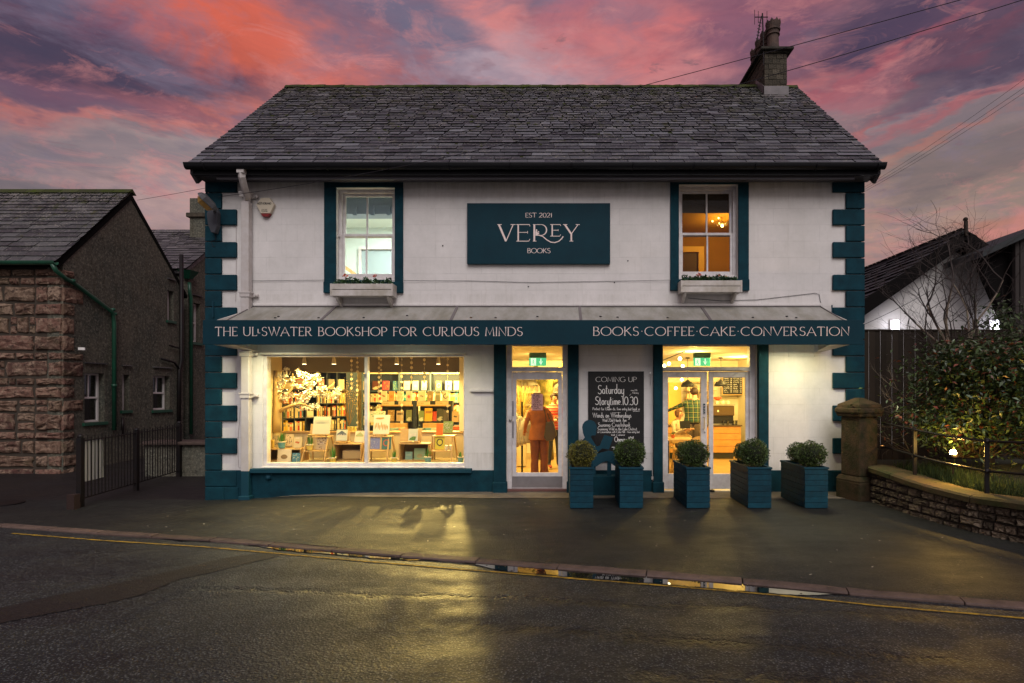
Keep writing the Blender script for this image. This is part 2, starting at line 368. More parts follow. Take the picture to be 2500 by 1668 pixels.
def asphalt(name, c0, c1, wet=.5, cracks=False, agg=150, tint=(.05, .047, .045)):
    m = bpy.data.materials.new(name); m.use_nodes = True; T = NT(m.node_tree); b = T.n['Principled BSDF']
    tc = T.new('ShaderNodeTexCoord').outputs['Object']
    fine = T.noise(tc, agg * 1.6, 3, .75); mid = T.noise(tc, 28, 4, .7); big = T.noise(tc, .55, 5, .65)
    c = T.mix(T.mapr(big, .35, .65), c0, c1)
    c = T.mix(T.mapr(mid, .42, .66, 0, .55), c, tuple(x * .45 for x in c0))
    vo = T.new('ShaderNodeTexVoronoi'); T.l.new(tc, vo.inputs['Vector']); vo.inputs['Scale'].default_value = agg
    stone = T.m('MULTIPLY', T.m('MULTIPLY', T.mapr(vo.outputs['Distance'], .46, .2), T.mapr(fine, .40, .60)), T.mapr(T.noise(tc, 5.5, 5, .75), .30, .62, .25, 1.15))
    c = T.mix(T.m('MULTIPLY', stone, .62), c, T.mix(fine, tint, tuple(x * 2.6 for x in tint)))
    h = T.m('ADD', T.m('MULTIPLY', vo.outputs['Distance'], -.55), T.m('MULTIPLY', fine, .5))
    h = T.m('ADD', h, T.m('MULTIPLY', mid, .9))
    wetn = T.noise(T.vscale(tc, (.8, 1.7, 1)), .8, 5, .7)
    if cracks:
        sp_ = T.new('ShaderNodeSeparateXYZ'); T.l.new(tc, sp_.inputs[0])
        wv = T.noise(tc, 1.6, 6, .75)
        total = None
        for (y0, sl, x0, x1, wdt) in ((-5.08, -.13, -3.6, 3.4, .05), (-5.72, -.16, -1.1, 3.0, .07), (-6.35, -.10, .2, 2.6, .10), (-6.9, .05, -3.5, -.2, .05), (-6.05, -.3, 1.4, 4.4, .12)):
            dd = T.m('ABSOLUTE', T.m('SUBTRACT', T.m('SUBTRACT', sp_.outputs[1], T.m('MULTIPLY', sp_.outputs[0], sl)), T.m('ADD', y0, T.m('MULTIPLY', T.m('SUBTRACT', wv, .5), .5))))
            k = T.mapr(dd, 0, wdt * 2, 1, 0)
            k = T.m('MULTIPLY', k, T.m('MULTIPLY', T.mapr(sp_.outputs[0], x0, x0 + .7), T.mapr(sp_.outputs[0], x1, x1 - .7)))
            k = T.m('MULTIPLY', k, T.mapr(T.noise(tc, 5.5, 4, .7), .34, .6))
            total = k if total is None else T.m('MAXIMUM', total, k)
        c = T.mix(T.m('MULTIPLY', total, .95, clamp=True), c, tuple(x * .12 for x in c0))
        h = T.m('SUBTRACT', h, T.m('MULTIPLY', total, 3.2))
        rough = T.mapr(T.m('ADD', T.m('MULTIPLY', wetn, .7), T.m('MULTIPLY', T.noise(tc, 3.5, 5, .7), .3)), .40, .60, .74, .42)
        rough = T.m('SUBTRACT', rough, T.m('MULTIPLY', total, .22), clamp=True)
    else:
        rough = T.mapr(wetn, .35, .7, .62 + (.5 - wet) * .3, .34 + (.5 - wet) * .3)
    T.l.new(c, b.inputs['Base Color']); T.l.new(rough, b.inputs['Roughness'])
    b.inputs['Specular IOR Level'].default_value = .22 + wet * .3
    T.l.new(T.bump(h, .62, .009), b.inputs['Normal']); return m
M['road'] = asphalt('road_asphalt', (.007, .008, .0085), (.014, .016, .017), .6, True, 50, (.13, .144, .146))
M['patch'] = asphalt('reinstated_asphalt', (.015, .012, .011), (.018, .015, .013), .2, False, 60, (.036, .028, .026))
M['pave'] = asphalt('footway_asphalt', (.010, .0104, .0095), (.017, .0177, .016), .25, False, 70, (.085, .084, .072))
M['lane'] = asphalt('lane_asphalt', (.014, .012, .012), (.022, .018, .017), .3, False, 110, (.022, .019, .018))
M['concrete'] = mat('threshold_concrete', (.15, .125, .10), .75, .3, bump=(70, .5, .004), noise_col=(.085, .068, .055), nscale=3)
M['kerb'] = mat('red_sandstone_kerb', (.135, .092, .076), .7, .2, bump=(45, .8, .008), noise_col=(.070, .050, .042), nscale=5, vary=.25)
M['yellow'] = mat('yellow_line_paint', (.46, .29, .03), .7, .2, bump=(40, .5, .004), noise_col=(.10, .07, .025), nscale=16)
M['water'] = mat('puddle_water', (.006, .006, .007), .012, .5); M['water'].node_tree.nodes['Principled BSDF'].inputs['IOR'].default_value = 2.7
# ------------------------------------------------------------------ ground, road, kerb
def lerp_tab(tab, x):
    if x <= tab[0][0]: return tab[0][1]
    for (a, p), (b, q) in zip(tab, tab[1:]):
        if x <= b: return p + (q - p) * (x - a) / (b - a)
    return tab[-1][1]
KERB = [(-60, 3.2), (-20, .0), (-12, -1.15), (-7.8, -2.03), (-5.76, -2.6), (-4.22, -2.97), (-2.11, -3.62), (-.48, -4.09), (.19, -4.28), (1.02, -4.48), (1.99, -4.73), (2.68, -4.96), (3.87, -5.27), (8, -6.4), (20, -9.7), (60, -20)]
def ky(x): return lerp_tab(KERB, x)
def zroad(x, y=-4): return -.10 + .012 * max(-9, min(0, x)) + .012 * max(0, min(5, (ky(x) - y))) * .8
def zbase(x): return lerp_tab([(-9, -.2), (-6.15, -.19), (-5.1, -.15), (-4.45, -.10), (-3.4, -.065), (-1.5, -.05), (5.4, -.05)], x)
def zpave(x, y):
    k = ky(x); t = max(0, min(1, (y - k) / (0 - k))) if k < -.05 else 1
    return (zroad(x, k) + .027) * (1 - t) + zbase(x) * t
def sheet(name, mats, xs, yfun, ny, zf, label=None):
    """grid between yfun(x) = (y0, y1); zf(x, y) gives the height"""
    vs = []; fs = []
    for i, x in enumerate(xs):
        y0, y1 = yfun(x)
        for j in range(ny + 1):
            y = y0 + (y1 - y0) * j / ny; vs.append((x, y, zf(x, y)))
    for i in range(len(xs) - 1):
        for j in range(ny):
            a = i * (ny + 1) + j; fs.append((a, a + ny + 1, a + ny + 2, a + 1))
    m = MB().add(vs, fs); o = m.build(name, mats, smooth=True); o['kind'] = 'structure'
    return o
XS = [-60, -40, -30, -22] + [-16 + .5 * i for i in range(57)] + [14, 18, 24, 32, 45, 60]
XS = sorted(set(XS) | {p[0] for p in KERB} | {-8 + .125 * i for i in range(105)})
g = MB().add([(-900, -900, -.5), (900, -900, -.5), (900, 900, -.5), (-900, 900, -.5)], [(0, 1, 2, 3)]).build('ground', mat('dark_ground', (.02, .022, .016), .9, nscale=.4, noise_col=(.03, .028, .02)))
g['kind'] = 'structure'
road = sheet('road', M['road'], XS, lambda x: (ky(x) - 5, ky(x)), 10, lambda x, y: zroad(x, y))
sheet('road', M['road'], [-60, -20, -8, 0, 8, 20, 60], lambda x: (-40, ky(x) - 5), 4, lambda x, y: zroad(x, ky(x) - 5) - .0)
pavement = sheet('pavement', M['pave'], XS, lambda x: (ky(x) + .12, .02 if x > -6.4 else max(.02, ky(x) + .3)), 12, lambda x, y: zpave(x, min(y, 0)) + .004 * mnoise.noise(Vector((x * .8, y * .8, 0))))
def zlane(x, y): return lerp_tab([(0, -.2), (2.7, -.11), (8, .02), (20, .1)], y) - .008
sheet('lane', M['lane'], [-60, -30, -20, -14, -12, -10, -9, -8, -7, -6.0], lambda x: (-.0 if x > -19 else 0.6, 26), 12, zlane)
# kerb stones, one by one
def kerb_mesh(L, j):
    rnd = random.Random(j); m = MB(); n = 4
    for a in range(n):
        pass
    prof = [(0, -.16), (0, .012), (.014, .024), (.125, .029), (.125, -.16)]
    P = []
    for i in range(n + 1):
        x = -L / 2 + L * i / n
        for (y, z) in prof: P.append((x, y + rnd.uniform(-.003, .003), z + (rnd.uniform(-.004, .003) if z > 0 else 0)))
    k = len(prof); fs = []
    for i in range(n):
        for q in range(k - 1): fs.append((i * k + q, (i + 1) * k + q, (i + 1) * k + q + 1, i * k + q + 1))
    fs += [tuple(range(k)), tuple(range(n * k + k - 1, n * k - 1, -1))]
    return m.add(P, fs).mesh('kerb_stone', M['kerb'])
KM = [kerb_mesh(.888, j) for j in range(5)]
x = -14.0; i = 0
while x < 9:
    x2 = x + .9; 
    for _ in range(4):
        L = math.hypot(x2 - x, ky(x2) - ky(x)); x2 = x + (x2 - x) * .9 / L
    a = math.atan2(ky(x2) - ky(x), x2 - x); xm = (x + x2) / 2
    o = inst('kerb_stone', KM[i % 5], (xm, (ky(x) + ky(x2)) / 2, zroad(xm, ky(xm)) + random.uniform(-.003, .003)), (0, -math.atan2(zroad(x2, ky(x2)) - zroad(x, ky(x)), .9), a), parent=pavement)
    x = x2; i += 1
# yellow line, worn, 4 mm above the road
def strip(name, mats, xs, off0, off1, dz, wob=0):
    vs = []; fs = []
    for i, x in enumerate(xs):
        for k, off in enumerate((off0(x), off1(x))):
            y = ky(x) - off; vs.append((x, y, zroad(x, y) + dz))
        if i: fs.append((2 * i - 2, 2 * i - 1, 2 * i + 1, 2 * i))
    o = MB().add(vs, fs).build(name, mats); o['kind'] = 'structure'; return o
nz = lambda x, s, k=0: mnoise.noise(Vector((x * s, k, .3)))
yl = [-7.3 + .06 * i for i in range(270)]
strip('yellow_line', M['yellow'], yl, lambda x: .208 + .008 * nz(x, 9), lambda x: .246 + .012 * nz(x, 11, 3), .006)
def pud(xa, xb, dz=.009, name='puddle', wd=.195):
    n = int((xb - xa) / .035); xs = [xa + (xb - xa) * i / n for i in range(n + 1)]
    def far(x):
        t = min(1, (x - xa) / .5, (xb - x) / .5)
        return max(.02, wd * t + .03 * nz(x, 6, 5) + .012 * nz(x, 25, 2))
    return strip(name, M['water'], xs, lambda x: -.001, far, dz)
pud(-3.75, -1.3, wd=.10); pud(-1.0, 2.6, wd=.195); pud(-5.0, -4.3, wd=.07)
# a few small puddles lying in the hollows of the road
def blob_sheet(name, mats, cx, cy, rx, ry, ang, dz, seed, n=46):
    vs = [(cx, cy, zroad(cx, cy) + dz)]
    for k in range(n):
        t = 2 * PI * k / n; r = 1 + .38 * mnoise.noise(Vector((math.cos(t) * 1.6 + seed, math.sin(t) * 1.6, seed))) + .16 * mnoise.noise(Vector((math.cos(t) * 5, math.sin(t) * 5, seed)))
        u, v = rx * r * math.cos(t), ry * r * math.sin(t)
        x, y = cx + u * math.cos(ang) - v * math.sin(ang), cy + u * math.sin(ang) + v * math.cos(ang)
        vs.append((x, y, zroad(x, y) + dz))
    o = MB().add(vs, [(0, 1 + k, 1 + (k + 1) % n) for k in range(n)]).build(name, mats); o['kind'] = 'structure'; return o
# the reddish strip of reinstated asphalt that runs off to the left
pt = []
for (px, ya, yb) in ((-420, 1545, 1640), (-200, 1500, 1580), (0, 1484, 1524), (140, 1452, 1496), (260, 1430, 1475), (340, 1412, 1455), (440, 1388, 1415), (540, 1363, 1392), (620, 1352, 1372), (690, 1348, 1356)):
    r_ = []
    for y_ in (ya, yb):
        z = -.13
        d = (EYE - z) * F / (y_ - CY); r_.append(((px - CX) / F * d, d - DIST))
    pt.append(r_)
vs = []; fs = []
def cat(p, q, t): return (p[0] + (q[0] - p[0]) * t, p[1] + (q[1] - p[1]) * t)
k = 0
for a, b in zip(pt, pt[1:]):
    for s_ in range(8):
        t = s_ / 8
        for e in range(2):
            x, y = cat(a[e], b[e], t); x += .02 * nz(k, 1.7, e); y += .03 * nz(k, 2.3, e + 4)
            vs.append((x, y, zroad(x, y) + .0045))
        if k: fs.append((2 * k - 2, 2 * k, 2 * k + 1, 2 * k - 1))
        k += 1
o = MB().add(vs, fs).build('asphalt_patch', M['patch']); o['kind'] = 'structure'
# concrete strip at the foot of the shop front
apron = sheet('threshold_strip', M['concrete'], [-5.0 + .25 * i for i in range(41)], lambda x: (-max(.04, lerp_tab([(-5, .04), (-4, .26), (-3, .42), (-2, .5), (-1.5, .60), (5, .66)], x)) + .03 * nz(x, 2.2), .02), 3, lambda x, y: zpave(x, y) + .007)
# manhole cover in the lane and a kit of small litter on the footway
mh = MB(); mh.lathe([(.30, 0), (.30, .012), (.27, .016), (0, .016)], (-9.45, -.35, zpave(-9.45, -.35) + .004), 24)
tag(mh.build('manhole_cover', M['rail']), kind='structure')
lit = MB(); rl = random.Random(5)
for k in range(120):
    x = rl.uniform(-6, 6); y = rl.uniform(ky(x) + .2, -.7)
    if y > -.6: continue
    s_ = rl.uniform(.006, .020); z = zpave(x, y) + .006; a = rl.uniform(0, PI)
    c_, s2 = math.cos(a), math.sin(a)
    P = [(x + c_ * s_ * u - s2 * s_ * v * .6, y + s2 * s_ * u + c_ * s_ * v * .6, z + .003 * u) for u, v in ((-1, -.5), (0, -1), (1, 0), (0, 1))]
    lit.add(P, [(0, 1, 2, 3)])
tag(lit.build('litter', mat('pale_litter', (.30, .27, .23), .7, vary=.6)), kind='stuff')
dead = MB()
for k in range(420):
    x = rl.gauss(-1.6, 1.6) if k % 2 else rl.uniform(-6, 5); y = ky(x) + rl.uniform(.02, .3) * (1 if rl.random() < .6 else -1.2)
    z = (zpave(x, y) + .012 if y > ky(x) + .13 else zroad(x, y) + (.034 if y > ky(x) else .013)); s_ = rl.uniform(.006, .018); a = rl.uniform(0, PI); c_, s2 = math.cos(a), math.sin(a)
    dead.add([(x + c_ * s_ * u - s2 * s_ * v * .5, y + s2 * s_ * u + c_ * s_ * v * .5, z + .004 * rl.random()) for u, v in ((-1, 0), (0, -1), (1, 0), (0, 1))], [(0, 1, 2, 3)])
tag(dead.build('fallen_leaves', mat('wet_leaves', (.035, .018, .010), .5, vary=.5)), kind='stuff')
# far wooded fell seen past the right corner
hl = MB(); vs = []; fs = []
rh = random.Random(3); n = 150
for i in range(n + 1):
    x = 180 + 620 * i / n
    ridge = 62 + 26 * math.sin((x - 180) / 620 * PI * .8 + .3) + rh.uniform(0, 2.6)
    vs += [(x, 440, -5), (x * 1.0, 500 + 8 * nz(x, .02), ridge * .75), (x, 560, ridge * 1.33 * .86)]
    if i:
        k = 3 * i; fs += [(k - 3, k, k + 1, k - 2), (k - 2, k + 1, k + 2, k - 1)]
o = hl.add(vs, fs).build('hill', mat('far_fell', (.20, .19, .23), .95, nscale=.03, noise_col=(.16, .155, .19))); o['kind'] = 'structure'

# ------------------------------------------------------------------ walls with openings
def wallgrid(m, x0, x1, z0, z1, holes, y0, y1):
    xs = sorted({x0, x1, *[h[0] for h in holes], *[h[1] for h in holes]}); zs = sorted({z0, z1, *[h[2] for h in holes], *[h[3] for h in holes]})
    inh = lambda x, z: any(h[0] < x < h[1] and h[2] < z < h[3] for h in holes) or not (x0 < x < x1 and z0 < z < z1)
    for a, b in zip(xs, xs[1:]):
        for c, d in zip(zs, zs[1:]):
            xm, zm = (a + b) / 2, (c + d) / 2
            if inh(xm, zm): continue
            m.add([(a, y0, c), (b, y0, c), (b, y0, d), (a, y0, d)], [(0, 1, 2, 3)])
            m.add([(a, y1, c), (b, y1, c), (b, y1, d), (a, y1, d)], [(3, 2, 1, 0)])
            e = 1e-3
            i = lambda lst, v: lst.index(v)
            for (vx, vz, p, q) in ((a - e, zm, (a, c), (a, d)), (b + e, zm, (b, c), (b, d)), (xm, c - e, (a, c), (b, c)), (xm, d + e, (a, d), (b, d))):
                if inh(vx, vz): m.add([(p[0], y0, p[1]), (q[0], y0, q[1]), (q[0], y1, q[1]), (p[0], y1, p[1])], [(0, 1, 2, 3)])
    return m
XL, XR, ZE = -6.15, 5.33, 5.48
shop = thing('bookshop_building', 'two-storey white rendered bookshop with teal quoins, teal window surrounds and slate roof', 'building', (0, 0, 0))
# openings in photo pixels at the facade
wUL = (fx(821.6), fx(964.7), fz(684), fz(458.6)); wUR = (fx(1656.8), fx(1801.4), fz(678.5), fz(451))
wSH = (fx(641), fx(1135), fz(1140), fz(866))
dL = (fx(1237), fx(1385), -.045, fz(840)); dR = (fx(1616), fx(1847), -.045, fz(840))
m = MB(); wallgrid(m, XL, XR, -.35, ZE, [wUL, wUR, wSH, dL, dR], 0, .28)
fw_ = m.build('front_wall', M['wall'], shop)
m = MB()
ZR, YR = 8.66, 3.0
side = [(0.28, -.4), (6.3, -.4), (6.3, ZE), (YR, ZR - .25), (0.0, ZE)]
for xx in (XL, XR - .28):
    m.prism([(.281, -.4), (6.0, -.4), (6.0, 5.6), (YR, ZR - .22), (.281, 5.6)], xx, xx + .28, 'x')
m.box(XL, 6.0, -.4, XR, 6.28, 5.6)
m.build('side_wall', M['wall'], shop)
# plinth of teal masonry, broken by the doors
zp = .33
for a, b in ((XL - .02, dL[0] - .20), (dL[1] + .19, dR[0] - .18), (dR[1] + .17, XR + .02)):
    MB().box(a, -.035, -.36, b, -.001, zp).build('plinth', M['teal_rough'], shop, bevel=.006)
MB().box(fx(616), -.12, fz(1153), fx(1153), -.001, fz(1143)).build('window_ledge', M['teal'], shop, bevel=.005)
MB().box(fx(640), -.06, fz(1142), fx(1136), -.0015, fz(1139.2)).build('window_ledge', M['white'], shop, bevel=.003)
# quoins
def quoin(x0, x1, z0, z1): MB().box(x0, -.050, z0 + .006, x1, -.0005, z1 - .006).build('quoin', M['teal_rough'], shop, bevel=.014)
def quoin_side(xa, xb, z0, z1, w): MB().box(xa, -.0, z0 + .006, xb, w, z1 - .006).build('quoin', M['teal_rough'], shop, bevel=.014)
QH = .2862
for i in range(-1, 18):
    z0 = zp + i * QH; z1 = z0 + QH
    big = (i % 2 == 1) or i == -1
    if i == 17: z1 = ZE
    quoin(XL - .035, XL + (.515 if big else .25), z0, z1)
    if i != 3 or True: quoin(XR - (.52 if big else .29), XR + .035, z0, z1)
quoin(XL - .035, XL + .30, -.3, zp - QH)
quoin(XL + .30, XL + .55, -.33, zp - QH - .002)
# upper window surrounds
for (w, o0, o1, foot) in ((wUL, fx(792.7), fx(985), 716.7), (wUR, fx(1636), fx(1827), 711)):
    p = MB(); p.box(o0, -.035, w[3], o1, -.0012, ZE); p.build('window_surround', M['teal_rough'], shop, bevel=.008)
    for a, b in ((o0, w[0]), (w[1], o1)):
        MB().box(a, -.034, fz(foot) + .20, b, -.0012, w[3] - .001).build('window_surround', M['teal_rough'], shop, bevel=.006)
    MB().box(o0 - .004, -.06, fz(foot), w[0] + .06, -.0012, fz(foot) + .2).build('window_surround', M['teal_rough'], shop, bevel=.012)
    MB().box(w[1] - .06, -.06, fz(foot), o1 + .004, -.0012, fz(foot) + .2).build('window_surround', M['teal_rough'], shop, bevel=.012)
    MB().box(w[0] + .061, -.05, fz(foot) + .08, w[1] - .061, -.0012, w[2] - .001).build('window_sill', M['teal_rough'], shop, bevel=.008)
# pilasters beside the doors
for a, b in ((1207, 1236.5), (1386, 1412.5), (1594, 1616), (1848, 1872)):
    MB().box(fx(a), -.10, -.05, fx(b), -.001, fz(842)).build('pilaster', M['teal_rough'], shop, bevel=.006)
    MB().box(fx(a) - .02, -.13, -.08, fx(b) + .02, -.101 + .1, .14).build('pilaster_foot', M['teal_rough'], shop, bevel=.02)
# string course and flashing over the canopy, small wall fittings
MB().box(fx(619), -.03, fz(748), fx(2004), -.0005, fz(741)).build('string_course', M['wall'], shop, bevel=.01)
MB().box(fx(1148), -.05, fz(957), fx(1206), -.0005, fz(950)).build('string_course', M['wall'], shop, bevel=.008)
m = MB(); x0, x1, z0, z1 = fx(1925), fx(1989), fz(871), fz(838)
for a, b, c, d in ((x0, z0, x0 + .008, z1), (x1 - .008, z0, x1, z1), (x0, z0, x1, z0 + .008)): m.box(a, -.012, b, c, -.0005, d)
m.build('access_panel_frame', M['wall'], shop)
def wallcable(pts, r=.0035, nm='wall_cable', mt='wire'): MB().tube(pts, r, 5).build(nm, M[mt], shop)
wallcable([W(600, 686, -.02), W(790, 684, -.02), W(986, 685, -.03), W(1150, 686, -.012), W(1300, 690, -.012), W(1480, 687, -.012), W(1637, 684, -.03)])
wallcable([W(1680, 728, -.012), W(1760, 735, -.012), W(1850, 732, -.012), W(1990, 716, -.012), W(2000, 719, -.012), W(2004, 741, -.012)], .004)
wallcable([W(586, 995, -.012), W(583, 1040, -.012), W(580, 1080, -.012), W(582, 1140, -.012), W(590, 1143, -.012)], .004, mt='pipe')
wallcable([W(576, 520, -.012), W(577, 640, -.012), W(575, 735, -.012)], .004, mt='pipe')
wallcable([W(2031, 745, -.07), W(2032, 790, -.07)], .012, 'wall_hook', 'teal'); wallcable([W(520, 735, -.07), W(520, 775, -.07)], .012, 'wall_hook', 'teal')
m = MB(); c = W(655, 1166, -.06); m.ball(c, .045, 12, 8); m.box(c[0] - .05, -.05, c[2] - .03, c[0] + .05, -.034, c[2] + .06); m.build('wall_vent', M['teal'], shop)
m = MB()
for px, py in ((1081, 600), (1500, 690), (1533, 637), (1290, 700), (600, 560)): c = W(px, py, -.005); m.ball(c, .012, 6, 5)
tag(m.build('wall_fixing', M['gutter'], shop), kind='stuff')
# door hooks / closers on the wall right of the cafe doors
for px in (1588, 1876):
    m = MB(); a = W(px, 911, -.05); m.tube([(a[0], -.002, a[2]), (a[0], -.07, a[2]), (a[0] - .01, -.07, a[2] - .02)], .008, 6); m.tube([(a[0], -.03, a[2]), (a[0] + .005, -.03, a[2] - .2)], .005, 6); m.build('door_hook', M['steel'], shop)
m = MB(); a = W(1593, 1167, -.04); m.box(a[0] - .02, -.06, a[2] - .03, a[0] + .02, -.036, a[2] + .03); m.tube([(a[0], -.05, a[2]), W(1598, 1180, -.05), W(1604, 1194, -.045)], .005, 6); m.build('socket_box', M['pipe'], shop)

# ------------------------------------------------------------------ roofs of slates
def slate_mat(name, c0, c1, moss=.3, ztop=None, zr=(0, 1)):
    m = bpy.data.materials.new(name); m.use_nodes = True; T = NT(m.node_tree); b = T.n['Principled BSDF']
    geo = T.new('ShaderNodeNewGeometry'); pos = geo.outputs['Position']
    oi = T.new('ShaderNodeObjectInfo').outputs['Random']; rnd = T.m('FRACT', T.m('ADD', T.m('MULTIPLY', oi, 1), geo.outputs['Random Per Island']))
    big = T.noise(pos, .8, 4, .6)
    c = T.mix(rnd, c0, c1)
    c = T.mix(1, c, T.ramp(T.m('FRACT', T.m('MULTIPLY', rnd, 7.13)), [(0, .45), (.4, .95), (.9, 1.35), (1, 2.0)]), 'MULTIPLY')
    c = T.mix(T.mapr(T.noise(pos, 18, 5, .7), .5, .75, 0, .6), c, tuple(x * 2.1 for x in c1))
    lich = T.noise(pos, 30, 3, .7); 
    sp_ = T.new('ShaderNodeSeparateXYZ'); T.l.new(pos, sp_.inputs[0])
    hi = T.mapr(sp_.outputs[2], zr[0], zr[1])
    th = T.m('SUBTRACT', .622, T.m('MULTIPLY', T.m('POWER', hi, 3.0), .085))
    lk = T.m('MULTIPLY', T.m('GREATER_THAN', T.m('ADD', T.m('MULTIPLY', lich, .8), T.m('MULTIPLY', T.noise(pos, 2.7, 3, .6), .25)), th), 1)
    c = T.mix(T.m('MULTIPLY', lk, .8), c, (.30, .27, .23))
    mo = T.m('ADD', T.noise(pos, 4.5, 5, .7), T.m('MULTIPLY', hi, moss * .22))
    mo2 = T.mapr(mo, .62, .72, 0, 1)
    c = T.mix(T.m('MULTIPLY', mo2, .85, clamp=True), c, T.mix(rnd, (.035, .045, .010), (.06, .06, .014)))
    T.l.new(c, b.inputs['Base Color']); b.inputs['Roughness'].default_value = .42; b.inputs['Specular IOR Level'].default_value = .5
    T.l.new(T.mapr(T.noise(pos, 3, 4, .6), .3, .7, .34, .62), b.inputs['Roughness'])
    T.l.new(T.bump(T.noise(pos, 24, 5, .75), .55, .008), b.inputs['Normal']); return m
M['slate'] = slate_mat('lakeland_slate', (.046, .049, .055), (.098, .100, .110), .62, zr=(5.5, 8.66))
M['slate_left'] = slate_mat('old_slate', (.038, .040, .040), (.078, .078, .076), .5, zr=(4.6, 7.0))
M['slate_far'] = slate_mat('far_slate', (.050, .047, .050), (.085, .078, .080), .3, zr=(5.0, 8))
M['ridge'] = mat('mossy_ridge', (.052, .070, .012), .9, .1, bump=(30, .9, .02), noise_col=(.060, .058, .036), nscale=5, vary=.25)
M['slate_edge'] = mat('slate_edge_shade', (.010, .010, .009), .95, .05)  # near-black butt edges: the shadow lines between courses, painted into the colour
def slates(parent, eave0, eave1, up, n_course, h0, h1, w0, w1, mt, n_parts=300, thick=.014, lift=.0, name='slate', seed=1, clip=None, wmax=None):
    """courses from the eave line (eave0 -> eave1) up along the vector up (whole slope); h, w shrink from h0/w0 to h1/w1"""
    rnd = random.Random(seed); e0, e1, up = Vector(eave0), Vector(eave1), Vector(up)
    ax = (e1 - e0); L = ax.length; ax.normalize(); U = up.length; ud = up.normalized(); nrm = ax.cross(ud)
    if nrm.z < 0: nrm = -nrm
    variants = {}
    hs = [h0 + (h1 - h0) * i / (n_course - 1) for i in range(n_course)]; k = U / sum(hs); hs = [h * k for h in hs]
    s_ = 0; count = 0; rest = MB()
    base_rot = Matrix((ax, ud, nrm)).transposed()
    def verts(w, h, jit):
        th = thick * rnd.uniform(.7, 1.5); hh = h * 1.55
        j = [rnd.uniform(-jit, jit) for _ in range(6)]; g_ = .011
        return [(-w / 2 + g_, j[0], th + .003), (-w * .1, j[1], th + .003), (w / 2 - g_, j[2], th + .003), (w / 2 - g_, hh, 0), (-w / 2 + g_, hh, 0),
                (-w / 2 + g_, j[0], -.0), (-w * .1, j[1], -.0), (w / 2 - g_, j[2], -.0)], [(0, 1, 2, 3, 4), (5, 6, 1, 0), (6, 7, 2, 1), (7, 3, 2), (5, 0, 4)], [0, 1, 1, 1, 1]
    for i, h in enumerate(hs):
        t = i / (n_course - 1); wm = w0 + (w1 - w0) * t
        x = -rnd.uniform(0, wm * .5)
        while x < L:
            w = wm * rnd.choice((.7, .85, 1, 1.15, 1.35)); a, b = max(x, 0), min(x + w, L)
            x += w
            if b - a < .05: continue
            q = e0 + ax * ((a + b) / 2) + ud * s_ + nrm * (thick * .6 + lift)
            if clip and clip(q): continue
            key = (round((b - a) / .05) * .05, i)
            if count < n_parts:
                if key not in variants:
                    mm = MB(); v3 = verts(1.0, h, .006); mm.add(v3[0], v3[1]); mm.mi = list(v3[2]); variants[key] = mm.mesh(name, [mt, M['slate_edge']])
                rot = base_rot.copy() @ Matrix.Rotation(rnd.gauss(0, .006), 3, 'Z')
                o = bpy.data.objects.new(name, variants[key]); COL.objects.link(o); o.parent = parent
                o.location = q - wloc(parent); o.rotation_euler = rot.to_euler(); o.scale = (b - a, 1, 1); count += 1
            else:
                vv, ff, _mi = verts(b - a, h, .006)
                ang = rnd.gauss(0, .005)
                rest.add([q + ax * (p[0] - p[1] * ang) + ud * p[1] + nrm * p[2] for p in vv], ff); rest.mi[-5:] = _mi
        s_ += h
    if rest.v:
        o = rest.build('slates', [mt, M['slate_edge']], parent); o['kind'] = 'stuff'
    return hs
EL_, ER_ = -6.20, 5.43          # verge to verge
ZEV, YEV = 5.57, -.40
m = MB(); t_ = .05
up = Vector((0, YR - YEV, ZR - ZEV))
m.prism([(YEV, ZEV - .03), (YR, ZR - .03), (6.7, 5.2), (6.7, 5.1), (YR, ZR - .14), (YEV + .05, ZEV - .12)], EL_ + .01, ER_ - .01, 'x')
roof = m.build('roof', M['slate'], shop)
sag = lambda x: 0
slates(roof, (EL_ - .02, YEV - .05, ZEV - .045), (ER_ + .02, YEV - .05, ZEV - .045), up * 1.005, 34, .172, .112, .35, .17, M['slate'], 300, seed=4, thick=.018)
# ridge tiles under moss
nrt = 26
for i in range(nrt):
    a = EL_ - .01 + (ER_ - EL_ + .02) * i / nrt; b = EL_ - .01 + (ER_ - EL_ + .02) * (i + 1) / nrt
    m = MB(); zz = ZR + .035 + .025 * nz(a, .5, 2)
    prof = [(YR - .12, zz - .085), (YR - .05, zz + .0), (YR, zz + .025), (YR + .05, zz), (YR + .12, zz - .085)]
    vs = []; 
    for k in range(7):
        x = a + .003 + (b - a - .006) * k / 6
        for (y, z) in prof: vs.append((x, y + .012 * nz(x * 3 + z, 3, k), z + .016 * nz(x, 9, y * 5)))
    fs = [(k * 5 + q, (k + 1) * 5 + q, (k + 1) * 5 + q + 1, k * 5 + q + 1) for k in range(6) for q in range(4)] + [(4, 3, 2, 1, 0), (30, 31, 32, 33, 34)]
    m.add(vs, fs).build('ridge_tile', M['ridge'], roof)
# clumps of moss lying loose on the slates
ms = MB(); rm = random.Random(9)
for k in range(330):
    t = rm.random() ** .8; x = rm.uniform(EL_ + .1, ER_ - .1)
    if rm.random() < .35: t = 1 - abs(rm.gauss(0, .08)); t = min(t, .99)
    r_ = rm.uniform(.012, .034)
    c = Vector((x, YEV, ZEV)) + up * t + Vector((0, -.68, .73)) * .02
    ms.ball(c, (r_ * rm.uniform(.8, 1.7), r_, r_ * .7), 6, 4)
o = ms.build('moss', M['ridge'], roof); o['kind'] = 'stuff'
